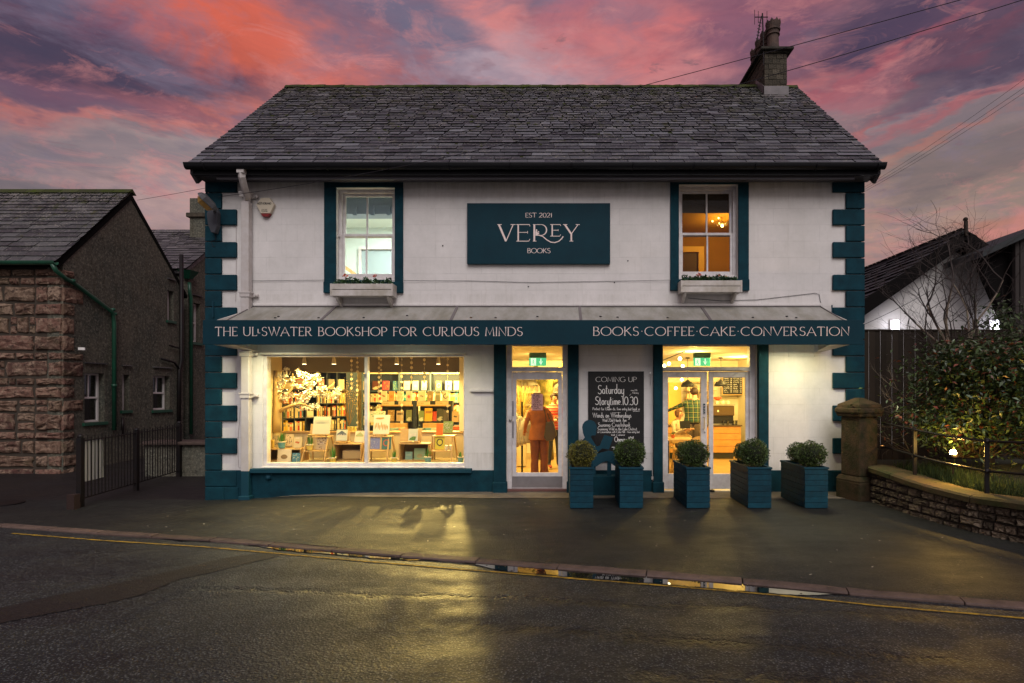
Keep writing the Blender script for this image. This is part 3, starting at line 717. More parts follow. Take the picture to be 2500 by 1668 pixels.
# gutter, fascia, soffit, barge ends
gut = MB(); n = 10
prof = [(-.065 * math.cos(PI * k / n), -.065 * math.sin(PI * k / n)) for k in range(n + 1)]
vs = []; 
GY, GZ = YEV - .085, ZEV - .06
for x in (EL_ - .03, ER_ + .03):
    for (y, z) in prof: vs.append((x, GY + y * 1.1, GZ + z * 1.3))
k = n + 1
gut.add(vs, [(i, i + 1, i + 1 + k, i + k) for i in range(n)]); gut.box(EL_ - .03, GY - .078, GZ - .01, ER_ + .03, GY - .066, GZ + .012)
gut.build('gutter', M['gutter'], shop)
for x in [EL_ + .3 + 1.02 * i for i in range(12)]:
    MB().tube([(x, GY + y * 1.25, GZ + z * 1.42) for y, z in prof], .010, 5).build('gutter_bracket', M['gutter'], shop)
MB().box(EL_ + .02, YEV - .008, ZEV - .21, ER_ - .02, YEV + .015, ZEV - .035).build('fascia_board', M['gutter'], shop)
MB().box(EL_ + .03, YEV + .016, ZEV - .20, ER_ - .03, -.052, ZEV - .18).build('soffit', M['soffit'], shop)
MB().box(EL_ + .4, YEV + .05, ZEV - .26, ER_ - .4, YEV + .085, ZEV - .2005).build('soffit_batten', M['soffit'], shop, bevel=.006)
for s_, x0 in ((-1, EL_), (1, ER_)):
    m = MB(); xa, xb = (x0 - .0, x0 + .05) if s_ < 0 else (x0 - .05, x0)
    m.prism([(YEV - .02, ZEV - .06), (YR, ZR - .1), (YR, ZR - .32), (-.1, 5.42), (-.26, 5.27), (YEV - .02, 5.38)], xa + .002 * s_, xb + .002 * s_, 'x')
    m.build('barge_board', M['soffit'], shop, bevel=.004)
    m = MB()
    for k in range(33):
        pass
# ------------------------------------------------------------------ chimney
M['chim'] = mat('chimney_stone', (.115, .092, .066), .85, .2, bump=(30, .7, .01), noise_col=(.035, .034, .026), nscale=5, vary=.35)
M['chim_mortar'] = mat('chimney_mortar', (.060, .052, .042), .9, .2, bump=(50, .6, .006), noise_col=(.02, .02, .016), nscale=4)
M['lead'] = mat('lead_flashing', (.17, .145, .15), .5, .4, bump=(12, .3, .01), noise_col=(.10, .09, .09), nscale=4)
M['pot'] = mat('clay_chimney_pot', (.115, .075, .060), .8, .2, bump=(30, .4, .006), noise_col=(.060, .045, .038), nscale=6)
chx0, chx1, chy0, chy1, chz0, chz1 = 4.53, 5.03, 2.5, 3.95, 7.9, 9.18
ch = MB().box(chx0 + .012, chy0 + .012, chz0 - .2, chx1 - .012, chy1 - .012, chz1).build('chimney', M['chim_mortar'], shop)
rows = 11; rz_ = (chz1 - chz0 - .05) / rows; rc = random.Random(2)
def brickmesh():
    m = MB(); m.box(-.5, -.5, -.5, .5, .5, .5); return m.mesh('chimney_brick', M['chim'])
bmesh_ = brickmesh()
for r_ in range(rows):
    z = chz0 + r_ * rz_
    segs = []
    x = chx0; k = 0
    w = [.17, .17, .16] if r_ % 2 else [.09, .17, .16, .08]
    for ww in w:
        inst('chimney_brick', bmesh_, (x + ww / 2, chy0 + .03 + rc.uniform(-.006, .006), z + rz_ / 2), (0, 0, 0), (ww - .012, .06, rz_ - .012), ch); x += ww
    y = chy0 + (.06 if r_ % 2 else .001); 
    while y < chy1 - .1:
        L_ = min(.30, chy1 - y)
        inst('chimney_brick', bmesh_, (chx0 + .03 + rc.uniform(-.006, .006), y + L_ / 2 + .03, z + rz_ / 2), (0, 0, 0), (.06, L_ - .012, rz_ - .012), ch); y += L_
MB().box(chx0 - .03, chy0 - .03, chz1 - .035, chx1 + .03, chy1 + .03, chz1 - .001).build('chimney_band', M['chim'], ch, bevel=.01)
MB().box(chx0 - .11, chy0 - .11, chz1, chx1 + .11, chy1 + .10, chz1 + .055).build('chimney_cap', M['chim_mortar'], ch, bevel=.012)
# lead apron, following the slope
m = MB(); sl = (ZR - ZEV) / (YR - YEV)
rzf = lambda y: ZEV + (y - YEV) * sl
m.box(chx0 - .02, chy0 - .035, rzf(chy0) - .06, chx1 + .02, chy0 - .001, rzf(chy0) + .20)
m.add([(chx0 - .06, chy0 - .20, rzf(chy0 - .20) + .03), (chx1 + .06, chy0 - .20, rzf(chy0 - .20) + .03), (chx1 + .06, chy0 - .03, rzf(chy0 - .03) + .035), (chx0 - .06, chy0 - .03, rzf(chy0 - .03) + .035)], [(0, 1, 2, 3)])
m.prism([(chy0 - .04, rzf(chy0) - .05), (YR, ZR), (YR, ZR + .17), (chy0 - .04, rzf(chy0) + .19)], chx0 - .02, chx0 - .004, 'x')
m.build('lead_flashing', M['lead'], ch)
for k in range(4):
    y = 2.72 + .34 * k; r0 = .155; m = MB(); h = .70 - .03 * (k % 2)
    prof = [(.20, 0), (.175, .05), (.14, .12), (.125, .22), (.12, .38), (.118, .42), (.145, .43), (.145, .455), (.125, .47), (.13, .52), (.155, .53), (.16, .56), (.14, .575), (.155, .64), (.165, .70)]
    m.lathe([(r_, z * h / .7) for r_, z in prof] + [(.13, h - .0), (.12, h - .1)], (4.80, y, chz1 + .05), 18)
    for q in range(9):
        a = 2 * PI * q / 9; ca, sa = math.cos(a), math.sin(a); c = (4.80 + .147 * ca, y + .147 * sa)
        tx, ty = -sa * .042, ca * .042; z0 = chz1 + .05 + h - .01
        nx, ny = ca * .014, sa * .014
        P = [(c[0] - tx - nx, c[1] - ty - ny, z0), (c[0] + tx - nx, c[1] + ty - ny, z0), (c[0] - nx, c[1] - ny, z0 + .07), (c[0] - tx + nx, c[1] - ty + ny, z0), (c[0] + tx + nx, c[1] + ty + ny, z0), (c[0] + nx, c[1] + ny, z0 + .07)]
        m.add(P, [(0, 2, 1), (3, 4, 5), (0, 1, 4, 3), (1, 2, 5, 4), (2, 0, 3, 5)])
    m.build('chimney_pot', M['pot'], ch, smooth=False)
# aerial strapped to the chimney
an = thing('tv_aerial', 'rusty television aerial on a pole strapped to the chimney stack', 'aerial', (4.50, 2.47, 8.9))
pz = 9.99; px_ = 4.47
MB().tube([(4.50, 2.46, 8.85), (4.49, 2.46, 9.4), (px_, 2.46, pz)], .016, 8).build('mast', M['rail'], an)
MB().tube([(px_ - .17, 2.46, pz - .08), (px_ + .12, 2.46, pz - .08)], .010, 6).build('boom', M['rail'], an)
for dx, hh in ((-.17, .16), (-.09, .13), (.0, .09), (.1, .13)):
    MB().tube([(px_ + dx, 2.46, pz - .08 - hh), (px_ + dx, 2.46, pz - .08 + hh)], .006, 5).build('element', M['rail'], an)
m = MB(); m.tube([(px_ - .02, 2.46, pz - .06), (px_ - .07, 2.46, pz - .3), (px_ - .12, 2.46, pz - .62)], .012, 6)
for k in range(6): m.obox((px_ - .05 - .012 * k, 2.46, pz - .2 - .07 * k), (.07, .012, .012), (0, 20, 0))
m.build('reflector', M['rail'], an)
# ------------------------------------------------------------------ stroke lettering (capitals: art-nouveau roman; small letters: chalk hand)
A = lambda cx, cy, rx, ry, a, b: ('a', cx, cy, rx, ry, a, b)
UP = {
 'A': (.86, [[(0, 0), (.43, 1), (.86, 0)], [(.15, .34), (.71, .34)]]),
 'B': (.62, [[(.06, 0), (.06, 1)], [(.06, 1), A(.28, .77, .22, .23, 90, -90), (.06, .54)], [(.28, .54), A(.32, .27, .28, .27, 90, -90), (.06, 0)]]),
 'C': (.90, [[A(.5, .5, .5, .5, 48, 312)]]),
 'D': (.86, [[(.06, 0), (.06, 1)], [(.06, 1), (.34, 1), A(.34, .5, .5, .5, 90, -90), (.06, 0)]]),
 'E': (.56, [[(.08, 0), (.08, 1)], [(.08, 1), (.54, 1), (.55, .90)], [(.08, .52), (.46, .52)], [(.08, 0), (.54, 0), (.56, .11)]]),
 'F': (.54, [[(.08, 0), (.08, 1)], [(.08, 1), (.52, 1), (.53, .90)], [(.08, .52), (.44, .52)]]),
 'G': (.94, [[A(.5, .5, .5, .5, 48, 330), (.93, .42), (.66, .42)]]),
 'H': (.78, [[(.06, 0), (.06, 1)], [(.72, 0), (.72, 1)], [(.06, .52), (.72, .52)]]),
 'I': (.16, [[(.08, 0), (.08, 1)]]),
 'K': (.70, [[(.06, 0), (.06, 1)], [(.62, 1), (.10, .48)], [(.22, .58), (.70, 0)]]),
 'L': (.52, [[(.08, 1), (.08, 0)], [(.08, 0), (.50, 0), (.52, .11)]]),
 'l': (.22, [[(-.02, .80), (-.02, .32)], [(-.02, .32), (.22, .32)]]),
 'M': (.98, [[(.06, 0), (.14, 1), (.49, .12), (.84, 1), (.92, 0)]]),
 'N': (.82, [[(.06, 0), (.06, 1), (.76, 0), (.76, 1)]]),
 'O': (1.0, [[A(.5, .5, .5, .5, 90, 450)]]),
 'P': (.62, [[(.06, 0), (.06, 1)], [(.06, 1), (.28, 1), A(.28, .73, .29, .27, 90, -90), (.06, .46)]]),
 'R': (.74, [[(.06, 0), (.06, 1)], [(.06, 1), (.28, 1), A(.28, .74, .27, .26, 90, -90), (.06, .48)], [(.26, .48), (.50, .16), A(.64, .13, .12, .13, 200, 300)]]),
 'r': (.86, [[(.06, 0), (.06, 1)], [(.06, 1), (.28, 1), A(.28, .74, .27, .26, 90, -90), (.06, .48)], [(.24, .48), (.46, .14), A(.68, .12, .20, .16, 190, 320)]]),
 'S': (.60, [[A(.31, .755, .245, .245, 35, 180), A(.31, .755, .245, .245, 180, 250), A(.29, .255, .26, .255, 70, -90), A(.29, .255, .27, .255, -90, -155)]]),
 'T': (.74, [[(.37, 0), (.37, 1)], [(.01, .90), (.02, 1), (.72, 1), (.73, .90)]]),
 'U': (.78, [[(.06, 1), (.06, .33), A(.39, .33, .33, .33, 180, 360), (.72, 1)]]),
 'V': (.86, [[(0, 1), (.43, 0), (.86, 1)]]),
 'W': (1.16, [[(0, 1), (.33, 0), (.60, .95)], [(.52, 1), (.85, 0), (1.16, 1)]]),
 'Y': (.86, [[(0, 1), (.43, .45), (.86, 1)], [(.43, .45), (.43, 0)]]),
 '0': (.66, [[A(.33, .5, .31, .5, 90, 450)]]), '1': (.24, [[(.02, .84), (.15, 1), (.15, 0)]]),
 '2': (.62, [[A(.3, .72, .27, .28, 160, -30), (.02, 0), (.60, 0)]]), '3': (.56, [[A(.26, .75, .24, .25, 150, -70), A(.26, .26, .27, .27, 70, -150)]]),
 '4': (.6, [[(.45, 0), (.45, 1), (.02, .3), (.6, .3)]]), '5': (.56, [[(.5, 1), (.1, 1), (.08, .55), A(.24, .31, .28, .31, 110, -140)]]),
 '6': (.58, [[(.46, 1), (.1, .5), A(.29, .29, .27, .29, 150, 510)]]), '7': (.56, [[(.02, 1), (.56, 1), (.2, 0)]]),
 '8': (.58, [[A(.29, .76, .22, .24, 90, 450)], [A(.29, .27, .27, .27, 90, 450)]]), '9': (.58, [[A(.29, .71, .26, .29, 0, 360), (.55, .71), (.42, 0)]]),
 ' ': (.34, []), '.': (.14, [[(.07, .0), (.07, .05)]]), ',': (.16, [[(.09, .05), (.03, -.12)]]), '-': (.4, [[(.05, .42), (.35, .42)]]), '·': (.30, [[(.15, .46), (.15, .54)]]), "'": (.12, [[(.06, 1), (.04, .82)]]),
}
LO = {
 'a': (.42, [[A(.19, .24, .18, .24, 60, 360)], [(.38, .46), (.38, .04), (.44, 0)]]), 'b': (.42, [[(.04, 1), (.04, 0)], [A(.2, .24, .17, .24, 180, -180)]]),
 'c': (.38, [[A(.21, .24, .19, .24, 55, 305)]]), 'd': (.44, [[A(.2, .24, .18, .24, 20, 340)], [(.38, 1.05), (.38, 0)]]),
 'e': (.40, [[(.03, .24), (.37, .28), A(.20, .26, .18, .22, 10, 310)]]), 'f': (.30, [[A(.22, .84, .12, .16, 60, 180), (.10, 0)], [(0, .52), (.26, .52)]]),
 'g': (.42, [[A(.2, .26, .17, .22, 30, 350)], [(.37, .48), (.37, -.14), A(.20, -.16, .17, .16, 0, -150)]]), 'h': (.42, [[(.05, 1.0), (.05, 0)], [A(.21, .30, .16, .18, 180, 0), (.37, 0)]]),
 'i': (.16, [[(.08, .5), (.08, 0)], [(.08, .68), (.08, .73)]]), 'k': (.38, [[(.05, 1), (.05, 0)], [(.34, .5), (.06, .2), (.36, 0)]]),
 'l': (.16, [[(.08, 1.02), (.08, .06), (.14, 0)]]), 'm': (.62, [[(.05, .5), (.05, 0)], [A(.18, .32, .13, .16, 180, 0), (.31, 0)], [A(.44, .32, .13, .16, 180, 0), (.57, 0)]]),
 'n': (.42, [[(.05, .5), (.05, 0)], [A(.21, .31, .16, .17, 180, 0), (.37, 0)]]), 'o': (.42, [[A(.21, .25, .18, .25, 90, 450)]]),
 'p': (.42, [[(.05, .5), (.05, -.36)], [A(.21, .26, .17, .22, 180, -180)]]), 'r': (.30, [[(.05, .5), (.05, 0)], [A(.20, .30, .15, .18, 180, 55)]]),
 's': (.34, [[A(.17, .37, .13, .12, 40, 240), A(.16, .12, .14, .13, 70, -140)]]), 't': (.30, [[(.12, .9), (.12, .1), A(.21, .1, .09, .1, 180, 300)], [(-.02, .58), (.28, .60)]]),
 'u': (.42, [[(.05, .5), (.05, .18), A(.20, .18, .15, .18, 180, 350), (.37, .5)], [(.37, .5), (.37, 0)]]), 'v': (.38, [[(.02, .5), (.19, 0), (.37, .5)]]),
 'w': (.56, [[(.02, .5), (.15, 0), (.28, .44), (.42, 0), (.55, .5)]]), 'y': (.42, [[(.05, .5), (.05, .2), A(.2, .18, .15, .18, 180, 350)], [(.37, .52), (.37, -.16), A(.20, -.16, .17, .18, 0, -150)]]),
 'z': (.38, [[(.03, .48), (.35, .48), (.02, 0), (.37, 0)]]),
}
def flat_poly(items):
    out = []
    for it in items:
        if it[0] == 'a':
            _, cx, cy, rx, ry, a, b = it; n = max(3, int(abs(b - a) / 20))
            out += [(cx + rx * math.cos(R(a + (b - a) * k / n)), cy + ry * math.sin(R(a + (b - a) * k / n))) for k in range(n + 1)]
        else: out.append(it)
    r_ = [out[0]]
    for p in out[1:]:
        if abs(p[0] - r_[-1][0]) + abs(p[1] - r_[-1][1]) > 1e-3: r_.append(p)
    return r_
LEV = [0]
def ribbon(mb, pts, w, thin, P, y):
    """a flat pen stroke through pts (local x, z); upright parts wide, level parts thin; P maps local to the world"""
    LEV[0] = (LEV[0] + 1) % 7; yy = y - .00025 * LEV[0]; L = []; Rr = []
    n = len(pts)
    closed = abs(pts[0][0] - pts[-1][0]) + abs(pts[0][1] - pts[-1][1]) < 1e-3 and n > 4
    for i, p in enumerate(pts):
        a = pts[i - 1] if i else (pts[-2] if closed else p); b = pts[i + 1] if i < n - 1 else (pts[1] if closed else p)
        dx, dz = b[0] - a[0], b[1] - a[1]; l = math.hypot(dx, dz) or 1; dx, dz = dx / l, dz / l
        ww = w * (thin + (1 - thin) * abs(dz) ** 1.3) / 2
        k = 1
        if 0 < i < n - 1:
            d1 = (p[0] - pts[i - 1][0], p[1] - pts[i - 1][1]); l1 = math.hypot(*d1) or 1
            cosv = abs((d1[0] * dx + d1[1] * dz) / l1); k = 1 / max(.5, cosv)
        L.append((p[0] - dz * ww * k, p[1] + dx * ww * k)); Rr.append((p[0] + dz * ww * k, p[1] - dx * ww * k))
    vs = []
    for l_, r_ in zip(L, Rr): vs += [P(l_[0], l_[1], yy), P(r_[0], r_[1], yy)]
    mb.add(vs, [(2 * i, 2 * i + 1, 2 * i + 3, 2 * i + 2) for i in range(n - 1)])
def write(mb, text, x0, x1, zb, h, y, w=.06, thin=.55, serif=0, gap=.14, lower=False, hand=0, seed=0, out=None, P=None):
    """text between x0 and x1 on the baseline zb, capital height h; w = stroke width as a share of h"""
    rnd = random.Random(seed); wid = 0; gl = []
    for ch_ in text:
        low = ch_ in LO and ch_.islower() and lower
        g_ = LO[ch_] if low else UP.get(ch_, UP.get(ch_.upper(), UP[' ']))
        gl.append((g_, low)); wid += g_[0] + gap
    wid -= gap; sxx = (x1 - x0) / wid; x = 0
    P = P or (lambda a, b, yy: (a, yy, b))
    for (gw, strokes), low in gl:
        dy = rnd.uniform(-hand, hand); sh = rnd.uniform(-hand, hand)
        if out is not None: mb = MB(); out.append(mb)
        for st_ in strokes:
            pts = [(x0 + (x + p[0] + sh * p[1]) * sxx, zb + (p[1] * (1.0 if not low else 1.05) + dy) * h) for p in flat_poly(st_)]
            ribbon(mb, pts, w * h, thin, P, y)
            if serif and not low:
                for q, nb in ((pts[0], pts[1]), (pts[-1], pts[-2])):
                    if abs(q[0] - nb[0]) < .75 * abs(q[1] - nb[1]) and (abs(q[1] - zb - dy * h) < .02 * h or abs(q[1] - zb - h - dy * h) < .02 * h) and len(st_) > 0:
                        ribbon(mb, [(q[0] - serif * h, q[1]), (q[0] + serif * h, q[1])], w * h * .55, 1, P, y)
        x += gw + gap
# ------------------------------------------------------------------ upper sash windows
def sash_window(w, meet, mx, low_off):
    """w = opening; a box frame, two sashes each of two panes"""
    fr = MB(); x0, x1, z0, z1 = w; yb = .10; t = .055
    fr.box(x0 + .002, yb, z0, x0 + t, yb + .12, z1); fr.box(x1 - t, yb, z0, x1 - .002, yb + .12, z1); fr.box(x0 + t, yb, z1 - t, x1 - t, yb + .12, z1 - .001); fr.box(x0 + .002, yb - .03, z0 - .0, x1 - .002, yb + .12, z0 + .06)
    f = fr.build('window', M['white'], shop, bevel=.004)
    zm = fz(meet)
    for (a, b, yy, nm) in ((zm - .02, z1 - t, yb + .065, 'upper_sash'), (z0 + .06, zm + .035, yb + .02, 'lower_sash')):
        s_ = MB(); e = .045; xa, xb = x0 + t, x1 - t
        s_.box(xa, yy, a, xa + e, yy + .035, b); s_.box(xb - e, yy, a, xb, yy + .035, b); s_.box(xa + e, yy, b - e, xb - e, yy + .035, b); s_.box(xa + e, yy, a, xb - e, yy + .035, a + (.05 if nm == 'upper_sash' else .075))
        s_.build(nm, M['white'], f, bevel=.003)
        MB().box(mx - .014, yy + .004, a + .02, mx + .014, yy + .034, b - .02).build('muntin', M['white'], f)
        for (pa, pb) in ((xa + .02, mx), (mx, xb - .02)):
            MB().add([(pa, yy + .018, a + .02), (pb, yy + .018, a + .02), (pb, yy + .018, b - .02), (pa, yy + .018, b - .02)], [(0, 1, 2, 3)]).build('pane', M['glass'], f)
    MB().box(x0 + .0, yb - .05, zm - .03, x0 + .03, yb, zm - .0).build('sash_horn', M['white'], f)
    return f
sash_window(wUL, 571.6, fx(895.5, .15), 0); sash_window(wUR, 568.7, fx(1726, .15), 0)
# rooms behind them
M['room_mint'] = mat('pale_mint_wall', (.62, .68, .64), .85)
M['room_blue'] = mat('blue_grey_soffit', (.22, .28, .38), .7)
M['room_ochre'] = mat('ochre_wall', (.42, .19, .007), .85, noise_col=(.36, .16, .006), nscale=2)
M['room_trim'] = mat('ochre_trim', (.85, .48, .10), .6)
M['pine'] = mat('pale_wood', (.56, .36, .16), .55, .3, bump=(20, .2, .003), noise_col=(.44, .27, .11), nscale=6)
M['floorwood'] = mat('shop_floor', (.44, .28, .12), .35, .4, noise_col=(.34, .21, .09), nscale=3)
def room(x0, x1, y0, y1, z0, z1, mw, mc, mf, name='room_wall'):
    m = MB(); m.cur = 0
    m.add([(x0, y1, z0), (x1, y1, z0), (x1, y1, z1), (x0, y1, z1)], [(0, 1, 2, 3)]); m.add([(x0, y0, z0), (x0, y1, z0), (x0, y1, z1), (x0, y0, z1)], [(0, 1, 2, 3)])
    m.add([(x1, y0, z0), (x1, y1, z0), (x1, y1, z1), (x1, y0, z1)], [(3, 2, 1, 0)])
    m.build(name, mw, shop)
    MB().add([(x0, y0, z1), (x1, y0, z1), (x1, y1, z1), (x0, y1, z1)], [(0, 1, 2, 3)]).build('ceiling', mc, shop)
    MB().add([(x0, y0, z0), (x1, y0, z0), (x1, y1, z0), (x0, y1, z0)], [(0, 1, 2, 3)]).build('room_floor', mf, shop)
room(-5.2, -2.0, .281, 3.0, 2.95, 5.45, M['room_mint'], M['room_mint'], M['floorwood'])
room(1.2, 4.6, .281, 3.4, 2.95, 5.45, M['room_ochre'], M['room_ochre'], M['floorwood'])
# left room: blue-grey dropped beam with brackets, mirror-framed opening, stair string, plant
MB().box(-4.8, .6, 4.62 + .40, -2.3, .9, 5.44).build('ceiling_beam', M['room_blue'], shop)
for x in (-3.78, -3.45, -3.15): MB().box(x - .03, .55, 4.98, x + .03, .6, 5.16).build('beam_bracket', M['room_blue'], shop)
m = MB(); a = W(877, 604, 2.95); b = W(990, 700, 2.95); fr_ = .05
m.box(a[0], 2.9, b[2], a[0] + fr_, 2.99, a[2]); m.box(a[0] + fr_, 2.9, a[2] - fr_, b[0], 2.99, a[2]); m.box(b[0], 2.9, b[2], b[0] + fr_, 2.99, a[2])
m.build('door_frame', M['white'], shop)
MB().add([(a[0] + fr_, 2.985, b[2]), (b[0], 2.985, b[2]), (b[0], 2.985, a[2] - fr_), (a[0] + fr_, 2.985, a[2] - fr_)], [(0, 1, 2, 3)]).build('doorway', mat('grey_blue_room', (.30, .36, .38), .8), shop)
MB().beam(W(825, 640, 2.7), W(880, 680, 2.7), .05, .07).build('stair_rail', M['pine'], shop)
# smoke alarm-like round fitting seen on the ceiling wall
m = MB(); c = W(953, 512, 2.4); m.ball(c, (.12, .06, .03), 12, 6); m.build('ceiling_fitting', M['white'], shop)
# right room: dark blind at the top, door frame with a dark doorway, chandelier
M['blind'] = mat('dark_blind', (.070, .048, .030), .8, bump=(60, .5, .004), noise_col=(.05, .035, .022), nscale=20)
m = MB()
for k in range(7):
    z = wUR[3] - .06 - k * .052; m.box(wUR[0] + .07, .24, z - .05, wUR[1] - .07, .252, z)
m.build('blind_slats', M['blind'], shop)['kind'] = 'stuff'
a = W(1640, 603, 3.3); b = W(1718, 700, 3.3); m = MB(); e = .13
m.box(b[0] - e, 3.25, b[2] - .6, b[0], 3.39, a[2] - .001); m.box(a[0] - .6, 3.25, a[2] - e, b[0] - e, 3.39, a[2]); m.build('door_frame', M['room_trim'], shop)
MB().box(a[0] - .6, 3.33, b[2] - .6, b[0] - e, 3.38, a[2] - e).build('dark_doorway', mat('dark_brown_door', (.10, .035, .012), .6), shop)
chd = thing('chandelier', 'small glowing chandelier with curled arms in the ochre upstairs room', 'chandelier', W(1763, 545, 2.2))
M['bulb_warm'] = mat('warm_bulb', (1, .8, .5), .5, emit=((1, .55, .16), 7))
cc = W(1763, 545, 2.2)
m = MB(); m.tube([(cc[0], cc[1], 5.44), (cc[0], cc[1], cc[2] - .02)], .008, 6); m.ball(cc, .035, 8, 6); m.build('stem', M['steel'], chd)
for k in range(5):
    t = 2 * PI * k / 5 + .3; e = (cc[0] + .20 * math.cos(t), cc[1] + .20 * math.sin(t), cc[2] + .04)
    MB().tube([cc, (cc[0] + .1 * math.cos(t), cc[1] + .1 * math.sin(t), cc[2] - .04), e], .008, 6).build('arm', M['steel'], chd)
    MB().ball((e[0], e[1], e[2] + .02), .020, 8, 6).build('bulb', M['bulb_warm'], chd)
MB().ball((cc[0], cc[1], cc[2] - .05), .035, 8, 6).build('bulb', M['bulb_warm'], chd)
def lamp(name, typ, loc, energy, color, size=.1, rot=None, spot=None, blend=.5):
    d = bpy.data.lights.new(name, typ); d.energy = energy; d.color = color
    if typ == 'AREA': d.size = size
    else: d.shadow_soft_size = size
    if spot: d.spot_size = R(spot); d.spot_blend = blend
    o = bpy.data.objects.new(name, d); COL.objects.link(o); o.location = loc
    if rot: o.rotation_euler = [R(a) for a in rot]
    return o
WARM = (1.0, .70, .19)
lamp('chandelier_light', 'POINT', (cc[0], cc[1], cc[2] - .15), 26, (1, .66, .14), .08)
lamp('upstairs_light', 'AREA', (-3.5, 1.5, 5.40), 150, (.92, 1.0, .90), .9)
# ------------------------------------------------------------------ shop window frame
x0, x1, z0, z1 = wSH; yb = .02; mxa, mxb = fx(888.5), fx(896.5)
fr = MB(); fr.box(x0 + .001, yb, z0 + .001, fx(650), yb + .14, z1 - .001); fr.box(fx(1131.5), yb, z0 + .001, x1 - .001, yb + .14, z1 - .001); fr.box(fx(650), yb, z0 + .001, fx(1131.5), yb + .14, fz(1131)); fr.box(fx(650), yb, fz(871), fx(1131.5), yb + .14, z1 - .001)
sw = fr.build('shop_window', M['white'], shop, bevel=.004)
MB().box(mxa, yb + .002, fz(1131) + .001, mxb, yb + .11, fz(871) - .001).build('mullion', M['white'], sw, bevel=.004)
MB().box(x0 - .02, -.045, z1 - .002, x1 + .03, .02, z1 + .022).build('drip_mould', M['white_worn'], sw, bevel=.004)
c = W(892, 917, 0); MB().obox((c[0], .0, c[2]), (.03, .03, .06)).build('window_catch', M['steel'], sw)
for a, b in ((fx(650), mxa), (mxb, fx(1131.5))):
    MB().add([(a, yb + .06, fz(1131)), (b, yb + .06, fz(1131)), (b, yb + .06, fz(871)), (a, yb + .06, fz(871))], [(0, 1, 2, 3)]).build('pane', M['glass'], sw)
# ------------------------------------------------------------------ doors
def rect_ring(m, xa, xb, za, zb_, l, r_, b, t, y0, y1):
    m.box(xa, y0, za, xa + l, y1, zb_); m.box(xb - r_, y0, za, xb, y1, zb_); m.box(xa + l, y0, za, xb - r_, y1, za + b); m.box(xa + l, y0, zb_ - t, xb - r_, y1, zb_)
yd = .06
df = MB(); rect_ring(df, dL[0] + .001, dL[1] - .001, dL[2], dL[3] - .001, .085, .085, .001, .03, yd, yd + .12); df.box(dL[0] + .085, yd, fz(907), dL[1] - .085, yd + .12, fz(896))
dfo = df.build('door_frame', M['white'], shop, bevel=.004)
MB().add([(dL[0] + .08, yd + .05, fz(897)), (dL[1] - .08, yd + .05, fz(897)), (dL[1] - .08, yd + .05, fz(843)), (dL[0] + .08, yd + .05, fz(843))], [(0, 1, 2, 3)]).build('transom_pane', M['glass'], dfo)
lf = MB(); rect_ring(lf, dL[0] + .09, dL[1] - .09, -.01, fz(908), fx(1259.6) - dL[0] - .09, dL[1] - .09 - fx(1362.6), fz(1156) + .01, fz(908) - fz(926.6), yd + .03, yd + .075)
door = lf.build('door', M['white'], shop, bevel=.005)
MB().add([(fx(1258), yd + .05, fz(1157)), (fx(1364), yd + .05, fz(1157)), (fx(1364), yd + .05, fz(925)), (fx(1258), yd + .05, fz(925))], [(0, 1, 2, 3)]).build('glass', M['glass'], door)
M['alu'] = mat('aluminium_plate', (.36, .33, .33), .35, .5, .6, noise_col=(.30, .27, .27), nscale=5)
MB().box(fx(1244), yd + .024, fz(1192), fx(1380.5), yd + .0295, fz(1165)).build('kick_plate', M['alu'], door)
for a, b in ((979, 1016.5), (1029, 1071)):
    MB().box(fx(1243), yd + .022, fz(b), fx(1253.5), yd + .0295, fz(a)).build('push_plate', M['alu'], door, bevel=.002)
m = MB(); c = W(1246, 1026, .05); m.ball((c[0], yd - .02, c[2]), .026, 12, 8); m.tube([(c[0], yd - .01, c[2]), (c[0], yd + .029, c[2])], .012, 8); m.build('door_knob', M['steel'], door)
MB().box(dL[0] + .01, -.02, -.045, dL[1] - .01, .20, -.006).build('door_step', mat('red_door_step', (.16, .06, .05), .7, noise_col=(.1, .05, .04)), shop, bevel=.005)
# notice taped to the glass
def notice(x0, x1, z0, z1, y):
    t = thing('paper_notice', 'pinkish paper notice handwritten in red, taped inside the single glazed door', 'notice', ((x0 + x1) / 2, y, z0))
    MB().box(x0, y, z0, x1, y + .004, z1).build('sheet', mat('notice_paper', (.80, .44, .38), .8, noise_col=(.70, .38, .33)), t)
    L = MB(); h = (z1 - z0)
    for k, (s_, a, b) in enumerate((('WE ARE', .1, .7), ('EXCITED', .12, .75), ('TO BE', .15, .6), ('OPEN', .2, .8), ('UNTIL', .2, .75), ('please do come', .12, .9), ('in and say', .05, .6), ('hello', .2, .8))):
        write(L, s_, x0 + (x1 - x0) * a, x0 + (x1 - x0) * b, z1 - h * (.12 + .115 * k), h * .075, y - .001, .24, .9, lower=True, hand=.1, seed=k)
    L.build('lettering', mat('red_ink', (.12, .012, .012), .8), t)['kind'] = 'stuff'
notice(fx(1297.5, .1), fx(1325.5, .1), fz(1002, .1), fz(962, .1), yd + .056)
